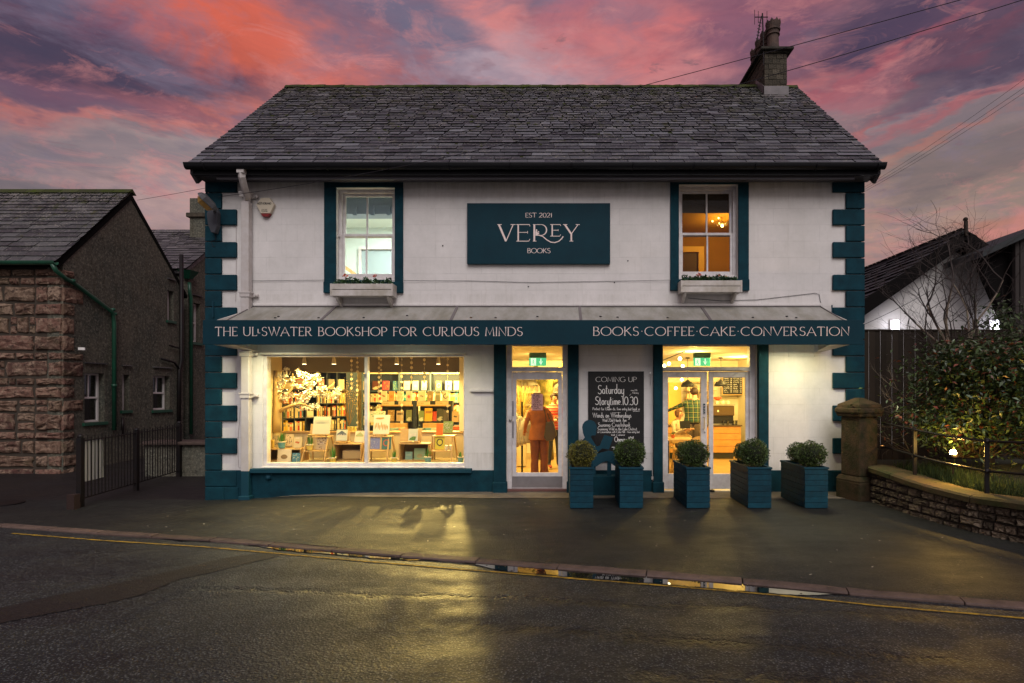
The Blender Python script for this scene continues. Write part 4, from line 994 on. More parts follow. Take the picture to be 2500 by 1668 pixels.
# exit signs behind both transoms
M['exit_green'] = mat('exit_sign_green', (.05, .45, .18), .5, emit=((.10, .62, .26), .9))
M['exit_white'] = mat('exit_sign_white', (.8, .9, .8), .5, emit=((.8, 1.0, .8), 1.0))
M['exit_box'] = mat('exit_sign_housing', (.10, .24, .10), .5)
def exit_sign(pxa, pxb, label, Y=.55):
    xa, xb = fx(pxa, Y), fx(pxb, Y); zt, zm, zb_ = fz(861, Y), fz(873.5, Y), fz(893.5, Y)
    t = thing('exit_sign', label, 'exit sign', ((xa + xb) / 2, Y, zb_))
    MB().box(xa + .002, Y, zm, xb - .002, Y + .09, zt).build('housing', M['exit_box'], t, bevel=.008)
    MB().box(xa, Y + .03, zb_, xb, Y + .05, zm - .002).build('panel', M['exit_green'], t, bevel=.003)
    w = xb - xa; h = zm - zb_; y = Y + .027; s_ = MB()
    s_.add([(xa + w * .10, y, zb_ + h * .06), (xa + w * .40, y, zb_ + h * .06), (xa + w * .40, y, zb_ + h * .94), (xa + w * .10, y, zb_ + h * .94)], [(0, 1, 2, 3)])
    cx = xa + w * .68; s_.add([(cx - w * .03, y, zb_ + h * .9), (cx + w * .03, y, zb_ + h * .9), (cx + w * .03, y, zb_ + h * .5), (cx - w * .03, y, zb_ + h * .5)], [(3, 2, 1, 0)])
    s_.add([(cx - w * .12, y, zb_ + h * .62), (cx, y, zb_ + h * .12), (cx + w * .12, y, zb_ + h * .62), (cx, y, zb_ + h * .40)], [(0, 1, 3), (1, 2, 3)])
    s_.build('arrow_and_doorway', M['exit_white'], t)
    p = MB(); y -= .002; X = lambda u: xa + w * u; Z = lambda v: zb_ + h * v
    P2 = lambda a, b, yy: (a, yy, b)
    ribbon(p, [(X(.26), Z(.72)), (X(.23), Z(.45)), (X(.30), Z(.28)), (X(.27), Z(.1))], w * .035, 1, P2, y); ribbon(p, [(X(.23), Z(.45)), (X(.18), Z(.3)), (X(.14), Z(.3))], w * .03, 1, P2, y)
    ribbon(p, [(X(.17), Z(.55)), (X(.24), Z(.68)), (X(.31), Z(.55))], w * .025, 1, P2, y)
    p.add([(X(.28) + w * .025 * math.cos(k * PI / 4), y, Z(.82) + w * .025 * math.sin(k * PI / 4)) for k in range(8)], [tuple(range(8))])
    p.build('running_figure', M['exit_green'], t)
exit_sign(1291.5, 1334, 'green illuminated exit sign with down arrow above the single door')
exit_sign(1694, 1736, 'green illuminated exit sign with down arrow above the double cafe doors')
# double doors
df = MB(); rect_ring(df, dR[0] + .001, dR[1] - .001, dR[2], dR[3] - .001, .03, .10, .001, .035, yd, yd + .12); df.box(dR[0] + .03, yd, fz(906), dR[1] - .10, yd + .12, fz(896))
dfo = df.build('door_frame', M['white'], shop, bevel=.004)
MB().add([(dR[0] + .02, yd + .05, fz(897)), (dR[1] - .04, yd + .05, fz(897)), (dR[1] - .04, yd + .05, fz(843)), (dR[0] + .02, yd + .05, fz(843))], [(0, 1, 2, 3)]).build('transom_pane', M['glass'], dfo)
MB().box(fx(1618), yd - .03, fz(904), fx(1817), yd - .0, fz(897.5)).build('weather_bar', M['white'], dfo, bevel=.006)
for (a, b, ga, gb, k) in ((1618.5, 1730, 1633.5, 1713.8, 0), (1732, 1841, 1745, 1824, 1)):
    xa, xb = fx(a) + .015, fx(b) - .004
    lf = MB(); rect_ring(lf, xa, xb, -.02, fz(907), fx(ga) - xa, xb - fx(gb), fz(1158.7) + .02, fz(907) - fz(921.6), yd + .03, yd + .075)
    d = lf.build('door', M['white'], shop, bevel=.005)
    MB().add([(fx(ga) - .01, yd + .05, fz(1160)), (fx(gb) + .01, yd + .05, fz(1160)), (fx(gb) + .01, yd + .05, fz(920)), (fx(ga) - .01, yd + .05, fz(920))], [(0, 1, 2, 3)]).build('glass', M['glass'], d)
    for zz in (.35, 1.0, 1.75): MB().box((xa - .012) if k == 0 else xb, yd + .02, zz, xa if k == 0 else xb + .012, yd + .05, zz + .14).build('hinge', M['white_worn'], d)
    cxp = 1656 if k == 0 else 1798
    m = MB(); c = W(cxp, 912, yd); m.tube([(c[0], yd + .03, c[2]), (c[0], yd - .03, c[2])], .008, 6); m.beam((c[0] - .05, yd - .03, c[2] - .01), (c[0] + .02, yd - .03, c[2] + .008), .012); m.build('door_hook', M['steel'], d)
    if k == 0:
        m = MB(); za, zb2 = fz(1019), fz(1048); xx = fx(1721); m.tube([(xx, yd + .03, za), (xx, yd - .03, za), (xx, yd - .03, zb2), (xx, yd + .03, zb2)], .010, 8); m.build('pull_handle', M['steel'], d)
        MB().ball((fx(1724), yd + .03, fz(1056)), .02, 10, 6).build('lock', M['steel'], d)
        m = MB(); m.box(fx(1719.8), yd + .025, fz(1012), fx(1725), yd + .0295, fz(986)); pl = m.build('pull_plate', M['teal'], d)
        L = MB(); hh = (fz(986) - fz(1012))
        for q, chh in enumerate('PULL'):
            write(L, chh, fx(1721), fx(1723.9), fz(986) - hh * (.30 + .22 * q), hh * .15, yd + .0245, .18, .9)
        m = L; m.build('pull_lettering', M['letter'], d)
m = MB(); m.lathe([(.05, 0), (.045, .04), (0, .05)], (fx(1737), yd - .1, -.05), 12); m.build('door_stop', M['black'], shop)
# ------------------------------------------------------------------ canopy over the shop front
can = thing('shop_canopy', 'lean-to canopy of dull clear sheets behind a long teal lettered fascia board', 'canopy', (-.41, -.33, 2.48))
PJ = -.65; zt_, zb_ = fz(782, PJ), fz(842, PJ); fxa, fxb = fx(497.6, PJ), fx(2105, PJ)
fas = MB().box(fxa, PJ - .03, zb_, fxb, PJ, zt_).build('fascia_board', M['teal_board'], can, bevel=.004)
MB().box(fxa + .02, PJ, zb_ + .06, fxb - .02, PJ + .03, zb_ + .10).build('fascia_rail', M['white_worn'], can)
def poly_mat():
    m = bpy.data.materials.new('weathered_clear_sheet'); m.use_nodes = True; T = NT(m.node_tree); T.n.clear()
    tc = T.new('ShaderNodeTexCoord').outputs['Object']
    d = T.new('ShaderNodeBsdfDiffuse'); t = T.new('ShaderNodeBsdfTranslucent'); g_ = T.new('ShaderNodeBsdfGlossy'); g_.inputs['Roughness'].default_value = .3
    c = T.mix(T.mapr(T.noise(T.vscale(tc, (1.2, .25, 1)), 3, 6, .7), .38, .68), (.60, .58, .54), (.38, .36, .29))
    T.l.new(c, d.inputs[0]); T.l.new(c, t.inputs[0])
    m1 = T.new('ShaderNodeMixShader'); m1.inputs[0].default_value = .45; T.l.new(d.outputs[0], m1.inputs[1]); T.l.new(t.outputs[0], m1.inputs[2])
    m2 = T.new('ShaderNodeMixShader'); m2.inputs[0].default_value = .12; T.l.new(m1.outputs[0], m2.inputs[1]); T.l.new(g_.outputs[0], m2.inputs[2])
    o = T.new('ShaderNodeOutputMaterial'); T.l.new(m2.outputs[0], o.inputs[0]); return m
M['poly'] = poly_mat()
zw = fz(749)
tops = [-5.36, -3.91, -1.77, .374, 2.51, 4.60]; bots = [-5.46, -3.91, -1.77, .374, 2.51, 4.70]
ztf = zt_ - .012
for i in range(5):
    MB().add([(bots[i], PJ + .001, ztf), (bots[i + 1], PJ + .001, ztf), (tops[i + 1], -.002, zw), (tops[i], -.002, zw), (bots[i], PJ + .001, ztf - .008), (bots[i + 1], PJ + .001, ztf - .008), (tops[i + 1], -.002, zw - .008), (tops[i], -.002, zw - .008)],
             [(0, 1, 2, 3), (7, 6, 5, 4), (0, 4, 5, 1)]).build('roof_sheet', M['poly'], can)
M['bar'] = mat('grey_glazing_bar', (.15, .13, .13), .5, .4)
for i in range(6):
    w = .045 if 0 < i < 5 else .02
    MB().beam((tops[i], -.005, zw + .006), (bots[i], PJ + .004, ztf + .006), w, .014).build('glazing_bar', M['bar'], can)
    MB().beam((tops[i], -.005, zw - .04), (bots[i], PJ + .004, ztf - .04), .03, .05).build('rafter', M['white_worn'], can)
MB().box(tops[0], -.03, zw - .002, tops[5], -.0012, zw + .014).build('wall_flashing', M['bar'], can)
for px in (672, 680, 778, 888, 994, 1150, 1210, 1312, 1466, 1508, 1630, 1838, 1921, 1944):
    rx = random.Random(px); v_ = rx.uniform(.18, .34); X_ = fx(px, PJ); yy = PJ + (0 - PJ) * v_; zz = ztf + (zw - ztf) * v_
    MB().lathe([(.022, 0), (.018, .012), (0, .016)], (fx(px, yy), yy, zz + .002), 8).build('fixing_bolt', M['gutter'], can)
for (X0, X1) in ((fx(512, PJ), -5.33), (fx(2076, PJ), 4.57)):
    zq = 2.40
    MB().add([(X0, PJ + .001, zb_ + .01), (X1, -.001, zq), (X1, -.001, zw - .02), (X0, PJ + .001, ztf - .02), (X0 + .03, PJ + .001, zb_ + .01), (X1 + .03, -.001, zq), (X1 + .03, -.001, zw - .02), (X0 + .03, PJ + .001, ztf - .02)],
             [(0, 1, 2, 3), (7, 6, 5, 4), (0, 4, 5, 1), (3, 2, 6, 7), (0, 3, 7, 4), (1, 5, 6, 2)]).build('end_board', M['white_worn'], can)
    # soffit strip inside the end
    MB().add([(X0, PJ + .002, zb_ + .012), (X0 + (.36 if X0 < 0 else -.30), PJ + .002, zb_ + .012), (X1 + (.10 if X0 < 0 else -.06), -.003, zq + .004), (X1, -.003, zq + .004)], [(0, 1, 2, 3)]).build('end_soffit', M['white_worn'], can)
LTS = []; yy = PJ - .0325
zl, zh = fz(820.5, PJ), fz(799.6, PJ)
write(None, 'THE ULlSWATER BOOKSHOP FOR CUrIOUS MINDS'.replace('LlS', 'LlS'), fx(528, PJ), fx(1276.5, PJ), zl, zh - zl, yy, .098, .45, serif=.09, gap=.15, out=LTS)
write(None, 'BOOKS·COFFEE·CAKE·CONVERSATION', fx(1448, PJ), fx(2071, PJ), fz(820, PJ), zh - zl, yy, .098, .45, serif=.09, gap=.15, out=LTS)
for l_ in LTS:
    if l_.v: l_.build('letter', M['letter'], fas)
# three floodlights under the canopy
M['flood_lens'] = mat('floodlight_lens', (1, 1, .9), .4, emit=((1, .95, .62), 5))
COOLY = (1.0, .93, .55)
def canopy_flood(x, label, e):
    t = thing('floodlight', label, 'floodlight', (x, PJ + .12, zb_ + .16))
    MB().obox((x, PJ + .1, zb_ + .20), (.16, .05, .10), (-35, 0, 0)).build('housing', M['black'], t, bevel=.005)
    MB().obox((x, PJ + .131, zb_ + .178), (.13, .004, .07), (-35, 0, 0)).build('lens', M['flood_lens'], t)
    l = lamp('floodlight_light', 'AREA', (x, PJ + .09, zb_ + .07), e, COOLY, .6, (-14, 0, 0)); l.data.shape = 'RECTANGLE'; l.data.size_y = .06
canopy_flood(-4.75, 'small black floodlight under the canopy beside the drainpipe', 42)
canopy_flood(-2.6, 'small black floodlight under the canopy above the shop window', 34)
canopy_flood(4.05, 'small black floodlight under the canopy by the right-hand quoins', 27)
# ------------------------------------------------------------------ hanging sign
sY = -.05; sa, sb, s0, s1 = fx(1140.7, sY), fx(1489.5, sY), fz(645, sY), fz(497, sY)
sg = thing('shop_sign', 'large dark teal shop sign reading VEREY BOOKS between the upstairs windows', 'sign', ((sa + sb) / 2, sY, s0))
MB().box(sa, sY - .02, s0, sb, -.001, s1).build('board', M['teal_board'], sg, bevel=.004)
y = sY - .0225; FX = lambda p: fx(p, sY); FZ = lambda p: fz(p, sY)
L = MB()
write(L, 'EST 2021', FX(1283), FX(1347.5), FZ(532), FZ(521.2) - FZ(532), y, .13, .5, gap=.12)
write(L, 'BOOKS', FX(1288), FX(1344), FZ(618.8), FZ(607.3) - FZ(618.8), y, .13, .5, gap=.12)
zz = lambda v: FZ(450 + v / 5.109); xx = lambda v: FX(1100 + v / 5.109)
P2 = lambda a, b, yy: (a, yy, b)
VL = [L]
def st_(pts, w, thin=.35): ribbon(VL[-1], [(xx(p[0]), zz(p[1])) for p in pts], w / 5.109 / 138.9, thin, P2, y)
def arc_(cx, cy, rx, ry, a, b, n=14): return [(cx + rx * math.cos(R(a + (b - a) * k / n)), cy - ry * math.sin(R(a + (b - a) * k / n))) for k in range(n + 1)]
VL.append(MB()); st_([(605, 508), (693, 716)], 24, 1); st_([(693, 716), (782, 508)], 11, 1); st_([(586, 508), (640, 508)], 8, 1); st_([(750, 508), (812, 508)], 8, 1)
VL.append(MB()); st_([(845, 508), (845, 714)], 18, 1); st_([(822, 508), (985, 508), (991, 530)], 9, 1); st_([(845, 605), (960, 605)], 7, 1); st_([(962, 588), (962, 622)], 6, 1); st_([(822, 714), (978, 714), (990, 688)], 9, 1)
VL.append(MB()); st_([(1045, 508), (1045, 714)], 22, 1); st_([(1028, 508), (1130, 508)] + arc_(1130, 575, 68, 67, 88, -88) + [(1060, 642)], 15, .45); st_([(1028, 714), (1072, 714)], 8, 1)
st_([(1058, 640), (1105, 640), (1150, 655), (1200, 698), (1250, 726), (1300, 732), (1350, 715), (1385, 685), (1405, 655)], 13, .9)
VL.append(MB()); st_([(1268, 508), (1268, 652)], 16, 1); st_([(1243, 508), (1368, 508), (1374, 524)], 8, 1); st_([(1268, 578), (1340, 578)], 7, 1); st_([(1342, 566), (1342, 590)], 6, 1); st_([(1243, 652), (1362, 652), (1373, 632)], 8, 1)
VL.append(MB()); st_([(1425, 508), (1506, 626)], 22, 1); st_([(1506, 626), (1590, 508)], 10, 1); st_([(1506, 620), (1506, 714)], 20, 1); st_([(1402, 508), (1455, 508)], 8, 1); st_([(1560, 508), (1612, 508)], 8, 1); st_([(1482, 714), (1530, 714)], 8, 1)
# two small reading figures sitting in the bowl of the R
def disc(cx, cy, r_): L.add([(xx(cx + r_ * math.cos(k * PI / 5)), y - .0012, zz(cy + r_ * math.sin(k * PI / 5))) for k in range(10)], [tuple(range(10))])
disc(1072, 578, 11); disc(1098, 598, 8)
L.add([(xx(a), y - .0014, zz(b)) for a, b in ((1058, 592), (1080, 590), (1092, 614), (1100, 606), (1106, 624), (1090, 632), (1082, 640), (1060, 640))], [tuple(range(8))])
L.build('lettering', M['letter'], sg)['kind'] = 'stuff'
for l_ in VL[1:]: l_.build('letter', M['letter'], sg)
# ------------------------------------------------------------------ alarm box
M['cream'] = mat('cream_plastic', (.60, .52, .40), .5, .4)
ax = lambda v: fx(440 + v / 3.564, -.04); az_ = lambda v: fz(380 + v / 3.564, -.04)
al = thing('alarm_box', 'cream six-sided burglar alarm box with red base, high beside the drainpipe', 'alarm box', (ax(746), 0, az_(535)))
P_ = [(712, 371), (782, 371), (824, 430), (790, 507), (706, 507), (668, 430)]
m = MB(); m.prism([(ax(a), az_(b)) for a, b in P_][::-1], -.07, -.002, 'y'); m.build('cover', M['cream'], al, bevel=.008)
m = MB(); m.prism([(ax(a), az_(b)) for a, b in ((706, 508), (790, 508), (768, 534), (726, 534))][::-1], -.066, -.002, 'y'); m.build('strobe', mat('red_strobe', (.22, .012, .012), .3), al, bevel=.004)
L = MB(); write(L, 'WESTMORLAND', ax(678), ax(798), az_(430), az_(414) - az_(430), -.0715, .22, .9, gap=.08)
write(L, '01539', ax(716), ax(762), az_(481), az_(472) - az_(481), -.0715, .2, .9); write(L, '724618', ax(712), ax(766), az_(494), az_(485) - az_(494), -.0715, .2, .9)
L.build('lettering', mat('black_ink', (.02, .02, .02), .6), al)['kind'] = 'stuff'
# ------------------------------------------------------------------ downpipe
dp = thing('drainpipe', 'square white cast drainpipe with hopper swan neck running down beside the quoins', 'drainpipe', (fx(601), -.06, zbase(-5.5)))
pxa, pxb = fx(592, -.1), fx(611, -.1); pc = (pxa + pxb) / 2; pw = pxb - pxa
m = MB(); hx = fx(585, -.38)
m.box(fx(583, -.42), -.50, fz(424, -.45), fx(601, -.42), -.38, fz(406, -.45) - .02); m.box(fx(581, -.42), -.52, fz(409, -.45), fx(603, -.42), -.36, fz(405, -.45)); m.build('hopper', M['pipe'], dp, bevel=.006)
zs = fz(424, -.45)
m = MB(); m.tube([(fx(592, -.42), -.44, zs + .01), (fx(592, -.42), -.44, zs - .05), (fx(594, -.35), -.32, zs - .18), (fx(600, -.2), -.16, zs - .28), (pc, -.09, zs - .33), (pc, -.09, zs - .42)], .066, 4); m.build('swan_neck', M['pipe'], dp, bevel=.008)
ztop = zs - .36
MB().box(pxa, -.155, .33, pxb, -.035, ztop).build('pipe', M['pipe'], dp, bevel=.008)
MB().box(pxa, -.156, zbase(-5.5) + .02, pxb, -.036, .329).build('pipe_foot', M['teal'], dp, bevel=.008)
MB().box(pxa - .03, -.19, zbase(-5.5) - .02, pxb + .03, -.036, zbase(-5.5) + .07).build('shoe', M['teal'], dp, bevel=.01)
for py in (477, 720, 864, 966):
    m = MB(); z = fz(py, -.1); m.box(pxa - .018, -.168, z - .045, pxb + .018, -.03, z + .045); m.box(pxa - .03, -.176, z + .02, pxb + .03, -.03, z + .048); m.box(pxb + .018, -.05, z - .03, pxb + .10, -.002, z + .02); m.ball((pxb + .085, -.055, z - .005), .03, 8, 6)
    m.build('collar', M['pipe'], dp, bevel=.004)
# ------------------------------------------------------------------ street lamp on the corner
sl_ = thing('street_lamp', 'old wall-mounted street lamp with amber lens on the upper left corner', 'street lamp', W(520, 540, -.1))
q = lambda a, b, Y: W(440 + a / 3.564, 380 + b / 3.564, Y)
m = MB(); P_ = [(265, 455), (320, 450), (340, 500), (338, 620), (316, 680), (285, 676), (258, 610), (246, 520)]
m.prism([(q(a, b, -.1)[0], q(a, b, -.1)[2]) for a, b in P_][::-1], -.16, -.051, 'y'); m.build('backing_plate', mat('grey_lamp_plate', (.055, .058, .070), .8), sl_, bevel=.01)
a, b = Vector(q(285, 470, -.35)), Vector(q(158, 350, -.55)); d = (b - a).normalized(); u = d.cross(Vector((0, 1, 0))).normalized(); v = u.cross(d)
def section(t, w, h, off): c = a + (b - a) * t + u * off; return [c + v * x * w + u * z * h for x, z in ((-1, 0), (-.7, 1), (.7, 1), (1, 0))]
if u.z < 0: u = -u
m = MB(); vs = []; secs = [(-.12, .04, .03), (.0, .07, .05), (.15, .09, .07), (.8, .10, .075), (1.0, .08, .05), (1.1, .03, .02)]
for t, w, h in secs: vs += section(t, w, h, .02)
fs = [(i * 4 + k, i * 4 + (k + 1) % 4, i * 4 + 4 + (k + 1) % 4, i * 4 + 4 + k) for i in range(5) for k in range(4)] + [(0, 1, 2, 3), (23, 22, 21, 20)]
m.add(vs, fs); m.build('hood', mat('lamp_hood', (.10, .10, .11), .6, noise_col=(.06, .06, .06)), sl_, bevel=.004)
m = MB(); vs = []
for t, w, h in ((.08, .06, .05), (.2, .085, .085), (.8, .09, .085), (.98, .06, .04)):
    c = a + (b - a) * t + u * .016; vs += [c + v * x * w - u * z * h for x, z in ((-1, 0), (-.75, 1), (.75, 1), (1, 0))]
fs = [(i * 4 + k, i * 4 + (k + 1) % 4, i * 4 + 4 + (k + 1) % 4, i * 4 + 4 + k) for i in range(3) for k in range(4)] + [(0, 1, 2, 3), (15, 14, 13, 12)]
m.add(vs, fs); m.build('lens', mat('amber_lens', (.42, .24, .07), .3, .6, noise_col=(.30, .17, .05), nscale=14), sl_)
MB().tube([q(300, 480, -.16), q(285, 470, -.3), q(280, 465, -.38)], .03, 8).build('arm', M['steel'], sl_)
MB().tube([q(300, 680, -.06), q(312, 730, -.055), q(270, 745, -.055), q(285, 790, -.055), q(305, 792, -.055)], .004, 5).build('lamp_cable', M['wire'], sl_)
m = MB(); m.tube([q(232, 295, .02), q(232, 340, .02)], .02, 8); m.build('insulator', M['wire'], sl_)
# ------------------------------------------------------------------ window boxes with flowers
M['leaf'] = mat('garden_leaf', (.035, .075, .016), .5, .4, vary=.5); M['leaf_dk'] = mat('dark_leaf', (.022, .060, .014), .5, .4, vary=.6)
M['petal_o'] = mat('orange_petals', (.75, .13, .02), .6, vary=.2); M['petal_r'] = mat('red_petals', (.60, .05, .015), .6, vary=.2); M['petal_y'] = mat('yellow_petals', (.75, .38, .03), .6)
M['soil'] = mat('potting_soil', (.02, .014, .010), .9)
def leafquad(m, c, s_, rnd, asp=.5, up=.3):
    d = Vector((rnd.gauss(0, 1), rnd.gauss(0, 1), rnd.gauss(up, .8))).normalized(); n = Vector((rnd.gauss(0, 1), rnd.gauss(0, 1), rnd.gauss(0, 1))); s2 = d.cross(n).normalized() * s_ * asp; c = Vector(c); d = d * s_
    m.add([c - d * .5, c + s2 * .5, c + d * .6, c - s2 * .5], [(0, 1, 2, 3)])
def window_box(xa, xb, zt, zb2, label, flowers, seed):
    t = thing('window_box', label, 'window box', ((xa + xb) / 2, -.2, zb2), 'window boxes under the upstairs windows')
    hm = (zt + zb2) / 2 + .005
    MB().box(xa + .02, -.30, zb2 + .001, xb - .02, -.27, hm - .004).build('board', M['white_worn'], t, bevel=.004)
    MB().box(xa + .01, -.305, hm + .004, xb - .01, -.27, zt).build('board', M['white_worn'], t, bevel=.004)
    for xx_ in (xa, xb - .028):
        MB().prism([(-.31, zt + .004), (-.055, zt + .004), (-.055, zb2), (-.31, zb2)], xx_, xx_ + .028, 'x').build('end_board', M['white_worn'], t, bevel=.004)
        xs_ = xx_ + (.07 if xx_ == xa else -.09)
        MB().prism([(-.28, zb2 - .001), (-.002, zb2 - .001), (-.002, zb2 - .16), (-.04, zb2 - .15), (-.24, zb2 - .05)], xs_, xs_ + .04, 'x').build('bracket', M['white_worn'], t, bevel=.004)
    MB().box(xa + .029, -.269, zb2 + .004, xb - .029, -.06, zb2 + .03).build('base', M['white_worn'], t)
    MB().box(xa + .029, -.268, zb2 + .032, xb - .029, -.06, zt - .02).build('soil', M['soil'], t)
    rnd = random.Random(seed); lf = MB()
    for k in range(900):
        x = rnd.uniform(xa + .05, xb - .05); hgt = .15 * (.6 + .9 * abs(nz(x, 5, seed))) 
        leafquad(lf, (x, rnd.uniform(-.26, -.1), zt - .02 + rnd.random() * hgt), rnd.uniform(.03, .065), rnd, .45, .8)
    pl_ = lf.thing('bedding_plants', 'low green bedding plants filling the ' + ('left' if xa < 0 else 'right') + '-hand upstairs window box', 'plants', M['leaf_dk']); pl_['kind'] = 'stuff'
    for k, (px, py, s_, cl, nm) in enumerate(flowers):
        c = W(px, py, -.2); f = thing('flower', nm, 'flower', (c[0], -.2, zt - .02)); m = MB()
        for q_ in range(26):
            a_ = rnd.uniform(0, 2 * PI); r_ = s_ * rnd.random() ** .5; leafquad(m, (c[0] + r_ * math.cos(a_), -.2 + r_ * .5 * math.sin(a_ * 3), c[2] + r_ * .75 * math.sin(a_)), s_ * .7, rnd, .8, .1)
        m.build('petals', M[cl], f); MB().tube([(c[0], -.2, zt - .03), (c[0], -.2, c[2] - s_ * .4)], .004, 5).build('stem', M['leaf'], f)
window_box(fx(806, -.3), fx(959, -.3), fz(693, -.3), fz(722.5, -.3), 'white wooden window box with two orange blooms under the left-hand upstairs window',
           [(843, 674, .042, 'petal_o', 'orange polyanthus head at the left of the left window box'), (916, 674, .036, 'petal_r', 'red-orange polyanthus head at the right of the left window box')], 1)
window_box(fx(1662, -.3), fx(1812, -.3), fz(685, -.3), fz(713.5, -.3), 'peeling white wooden window box under the right-hand upstairs window',
           [(1706, 671, .045, 'petal_r', 'red polyanthus head in the right window box'), (1757, 672, .024, 'petal_o', 'small orange bloom near the middle of the right window box'), (1772, 674, .016, 'petal_y', 'tiny yellow bloom in the right window box')], 2)
# ------------------------------------------------------------------ chalkboard
cY = -.02; ca, cb, c0, c1 = fx(1436, cY), fx(1572, cY), fz(1128, cY), fz(907, cY)
cbd = thing('chalkboard', 'tall black chalkboard headed COMING UP with handwritten events, between the doors', 'chalkboard', ((ca + cb) / 2, cY, c0))
MB().box(ca, -.03, c0, cb, -.001, c1).build('board', M['blackboard'], cbd, bevel=.002)
L = MB(); y = -.0315; KX = lambda v: fx(1430 + v / 7.129, cY); KZ = lambda v: fz(900 + v / 7.129, cY)
def chalk(s_, a, b, zbase_, h, w=.09, lower=True, seed=0, cap=False): write(L, s_, KX(a), KX(b), KZ(zbase_), (KZ(zbase_ - h) - KZ(zbase_)), y, w, .85 if lower else .5, gap=.10 if lower else .12, lower=lower, hand=.03 if lower else 0, seed=seed)
chalk('COMING UP', 175, 885, 232, 85, .10, False)
chalk('Saturday', 210, 665, 438, 150, .085, seed=1); chalk('Storytime.10.30', 165, 905, 632, 140, .09, seed=2)
chalk('every 12th', 785, 895, 390, 26, .14, seed=3); chalk('February', 812, 915, 435, 28, .14, seed=4)
chalk('Perfect for Under 6s. free entry but book in', 120, 940, 724, 46, .12, seed=5); chalk('advance', 822, 935, 748, 24, .14, seed=6)
chalk('Words on Wednesdays', 122, 790, 852, 82, .10, seed=7); chalk('Wed 23rd March. 7pm', 290, 705, 924, 52, .12, seed=8)
chalk('Suzanna Cruickshank.', 215, 785, 1010, 68, .10, seed=9); chalk('Swimming Wild in the Lake District', 205, 890, 1074, 48, .12, seed=10)
chalk('in Conversation with Colin Hill - free entry but', 205, 935, 1120, 38, .13, seed=11); chalk('book in advance', 445, 680, 1166, 30, .14, seed=12)
chalk('Opening 10th', 500, 845, 1272, 88, .11, seed=13); chalk('Event', 560, 680, 1330, 45, .1, seed=15); chalk('Thanks', 450, 800, 1425, 58, .12, seed=14)
ribbon(L, [(KX(455), KZ(768)), (KX(608), KZ(768))], .004, 1, P2, y); ribbon(L, [(KX(760), KZ(472)), (KX(790), KZ(438))], .004, 1, P2, y)
L.build('lettering', M['chalk'], cbd)['kind'] = 'stuff'
# ------------------------------------------------------------------ ground-floor room
M['room'] = mat('warm_white_wall', (.72, .64, .48), .85); M['ceil'] = mat('warm_ceiling', (.70, .64, .52), .9)
M['navy'] = mat('navy_shelving', (.022, .032, .055), .55, .35, bump=(20, .15, .003)); M['taupe'] = mat('taupe_bulkhead', (.15, .12, .085), .8)
M['cream_panel'] = mat('cream_panel', (.60, .48, .30), .7, noise_col=(.54, .43, .26), nscale=3)
CZ = 2.57
room(XL + .281, XR - .281, .281, 5.99, -.02, CZ, M['room'], M['ceil'], M['floorwood'])
MB().box(-1.95, 1.2, 0, -1.75, 5.0, CZ - .001).build('partition', M['room'], shop)
MB().box(1.85, 3.2, 0, 2.05, 5.9, CZ - .001).build('partition', M['room'], shop)
MB().box(-5.86, 1.35, 2.10, -1.95, 1.55, CZ - .001).build('bulkhead', M['taupe'], shop)
MB().box(-5.86, .5, 2.46, -1.6, .62, 2.50).build('lighting_track', M['taupe'], shop)
DZ = fz(1131, .3)
MB().box(-5.86, .285, DZ - .06, -1.62, 1.15, DZ).build('display_floor', mat('display_deck', (.62, .50, .32), .35, .5, noise_col=(.56, .44, .27)), shop)
for k in range(5):
    a = -5.86 + .85 * k; MB().box(a + .003, 1.15, 0, a + .847, 1.18, .90).build('display_panel', M['cream_panel'], shop)
MB().box(-5.86, 1.12, .901, -1.62, 1.30, .93).build('display_shelf', M['pine'], shop, bevel=.004)
MB().box(-5.86, .285, DZ, -5.40, 1.12, CZ - .002).build('window_cheek', M['cream_panel'], shop)
# ---- books: spines on shelves
M['book'] = mat('book_cloth', (.5, .5, .5), .55, .35, objcolor=True)
SP = {'orange': (.62, .13, .025), 'white': (.66, .60, .46), 'cream': (.60, .48, .27), 'red': (.42, .035, .025), 'brown': (.16, .075, .03), 'green': (.07, .17, .05), 'blue': (.05, .14, .24),
      'yellow': (.66, .42, .05), 'black': (.03, .026, .022), 'pink': (.60, .20, .16), 'teal': (.03, .20, .20), 'grey': (.26, .24, .20)}
PW = ['orange', 'white', 'cream', 'red', 'brown', 'green', 'blue', 'yellow', 'black', 'white', 'orange', 'cream', 'grey', 'pink', 'teal', 'cream', 'white', 'orange']
bm0 = MB(); bm0.box(-.5, 0, 0, .5, 1, 1)
bm0.cur = 1; bm0.add([(-.42, 1.004, .60), (.42, 1.004, .60), (.42, 1.004, .84), (-.42, 1.004, .84), (-.42, 1.004, .08), (.42, 1.004, .08), (.42, 1.004, .13), (-.42, 1.004, .13)], [(3, 2, 1, 0), (7, 6, 5, 4)])
BOOK = bm0.mesh('book', [M['book'], mat('spine_label', (.52, .44, .28), .6, vary=.75)]); bm1 = MB(); bm1.box(-.5, 0, 0, .5, 1, 1)
ORD = ['bottom', 'second', 'third', 'fourth', 'fifth', 'top']
ORN = ['first', 'second', 'third', 'fourth', 'fifth', 'sixth', 'seventh', 'eighth', 'ninth', 'tenth', 'eleventh', 'twelfth']; seen_books = {}
nb = [0]; morebooks = MB(); rb = random.Random(77)
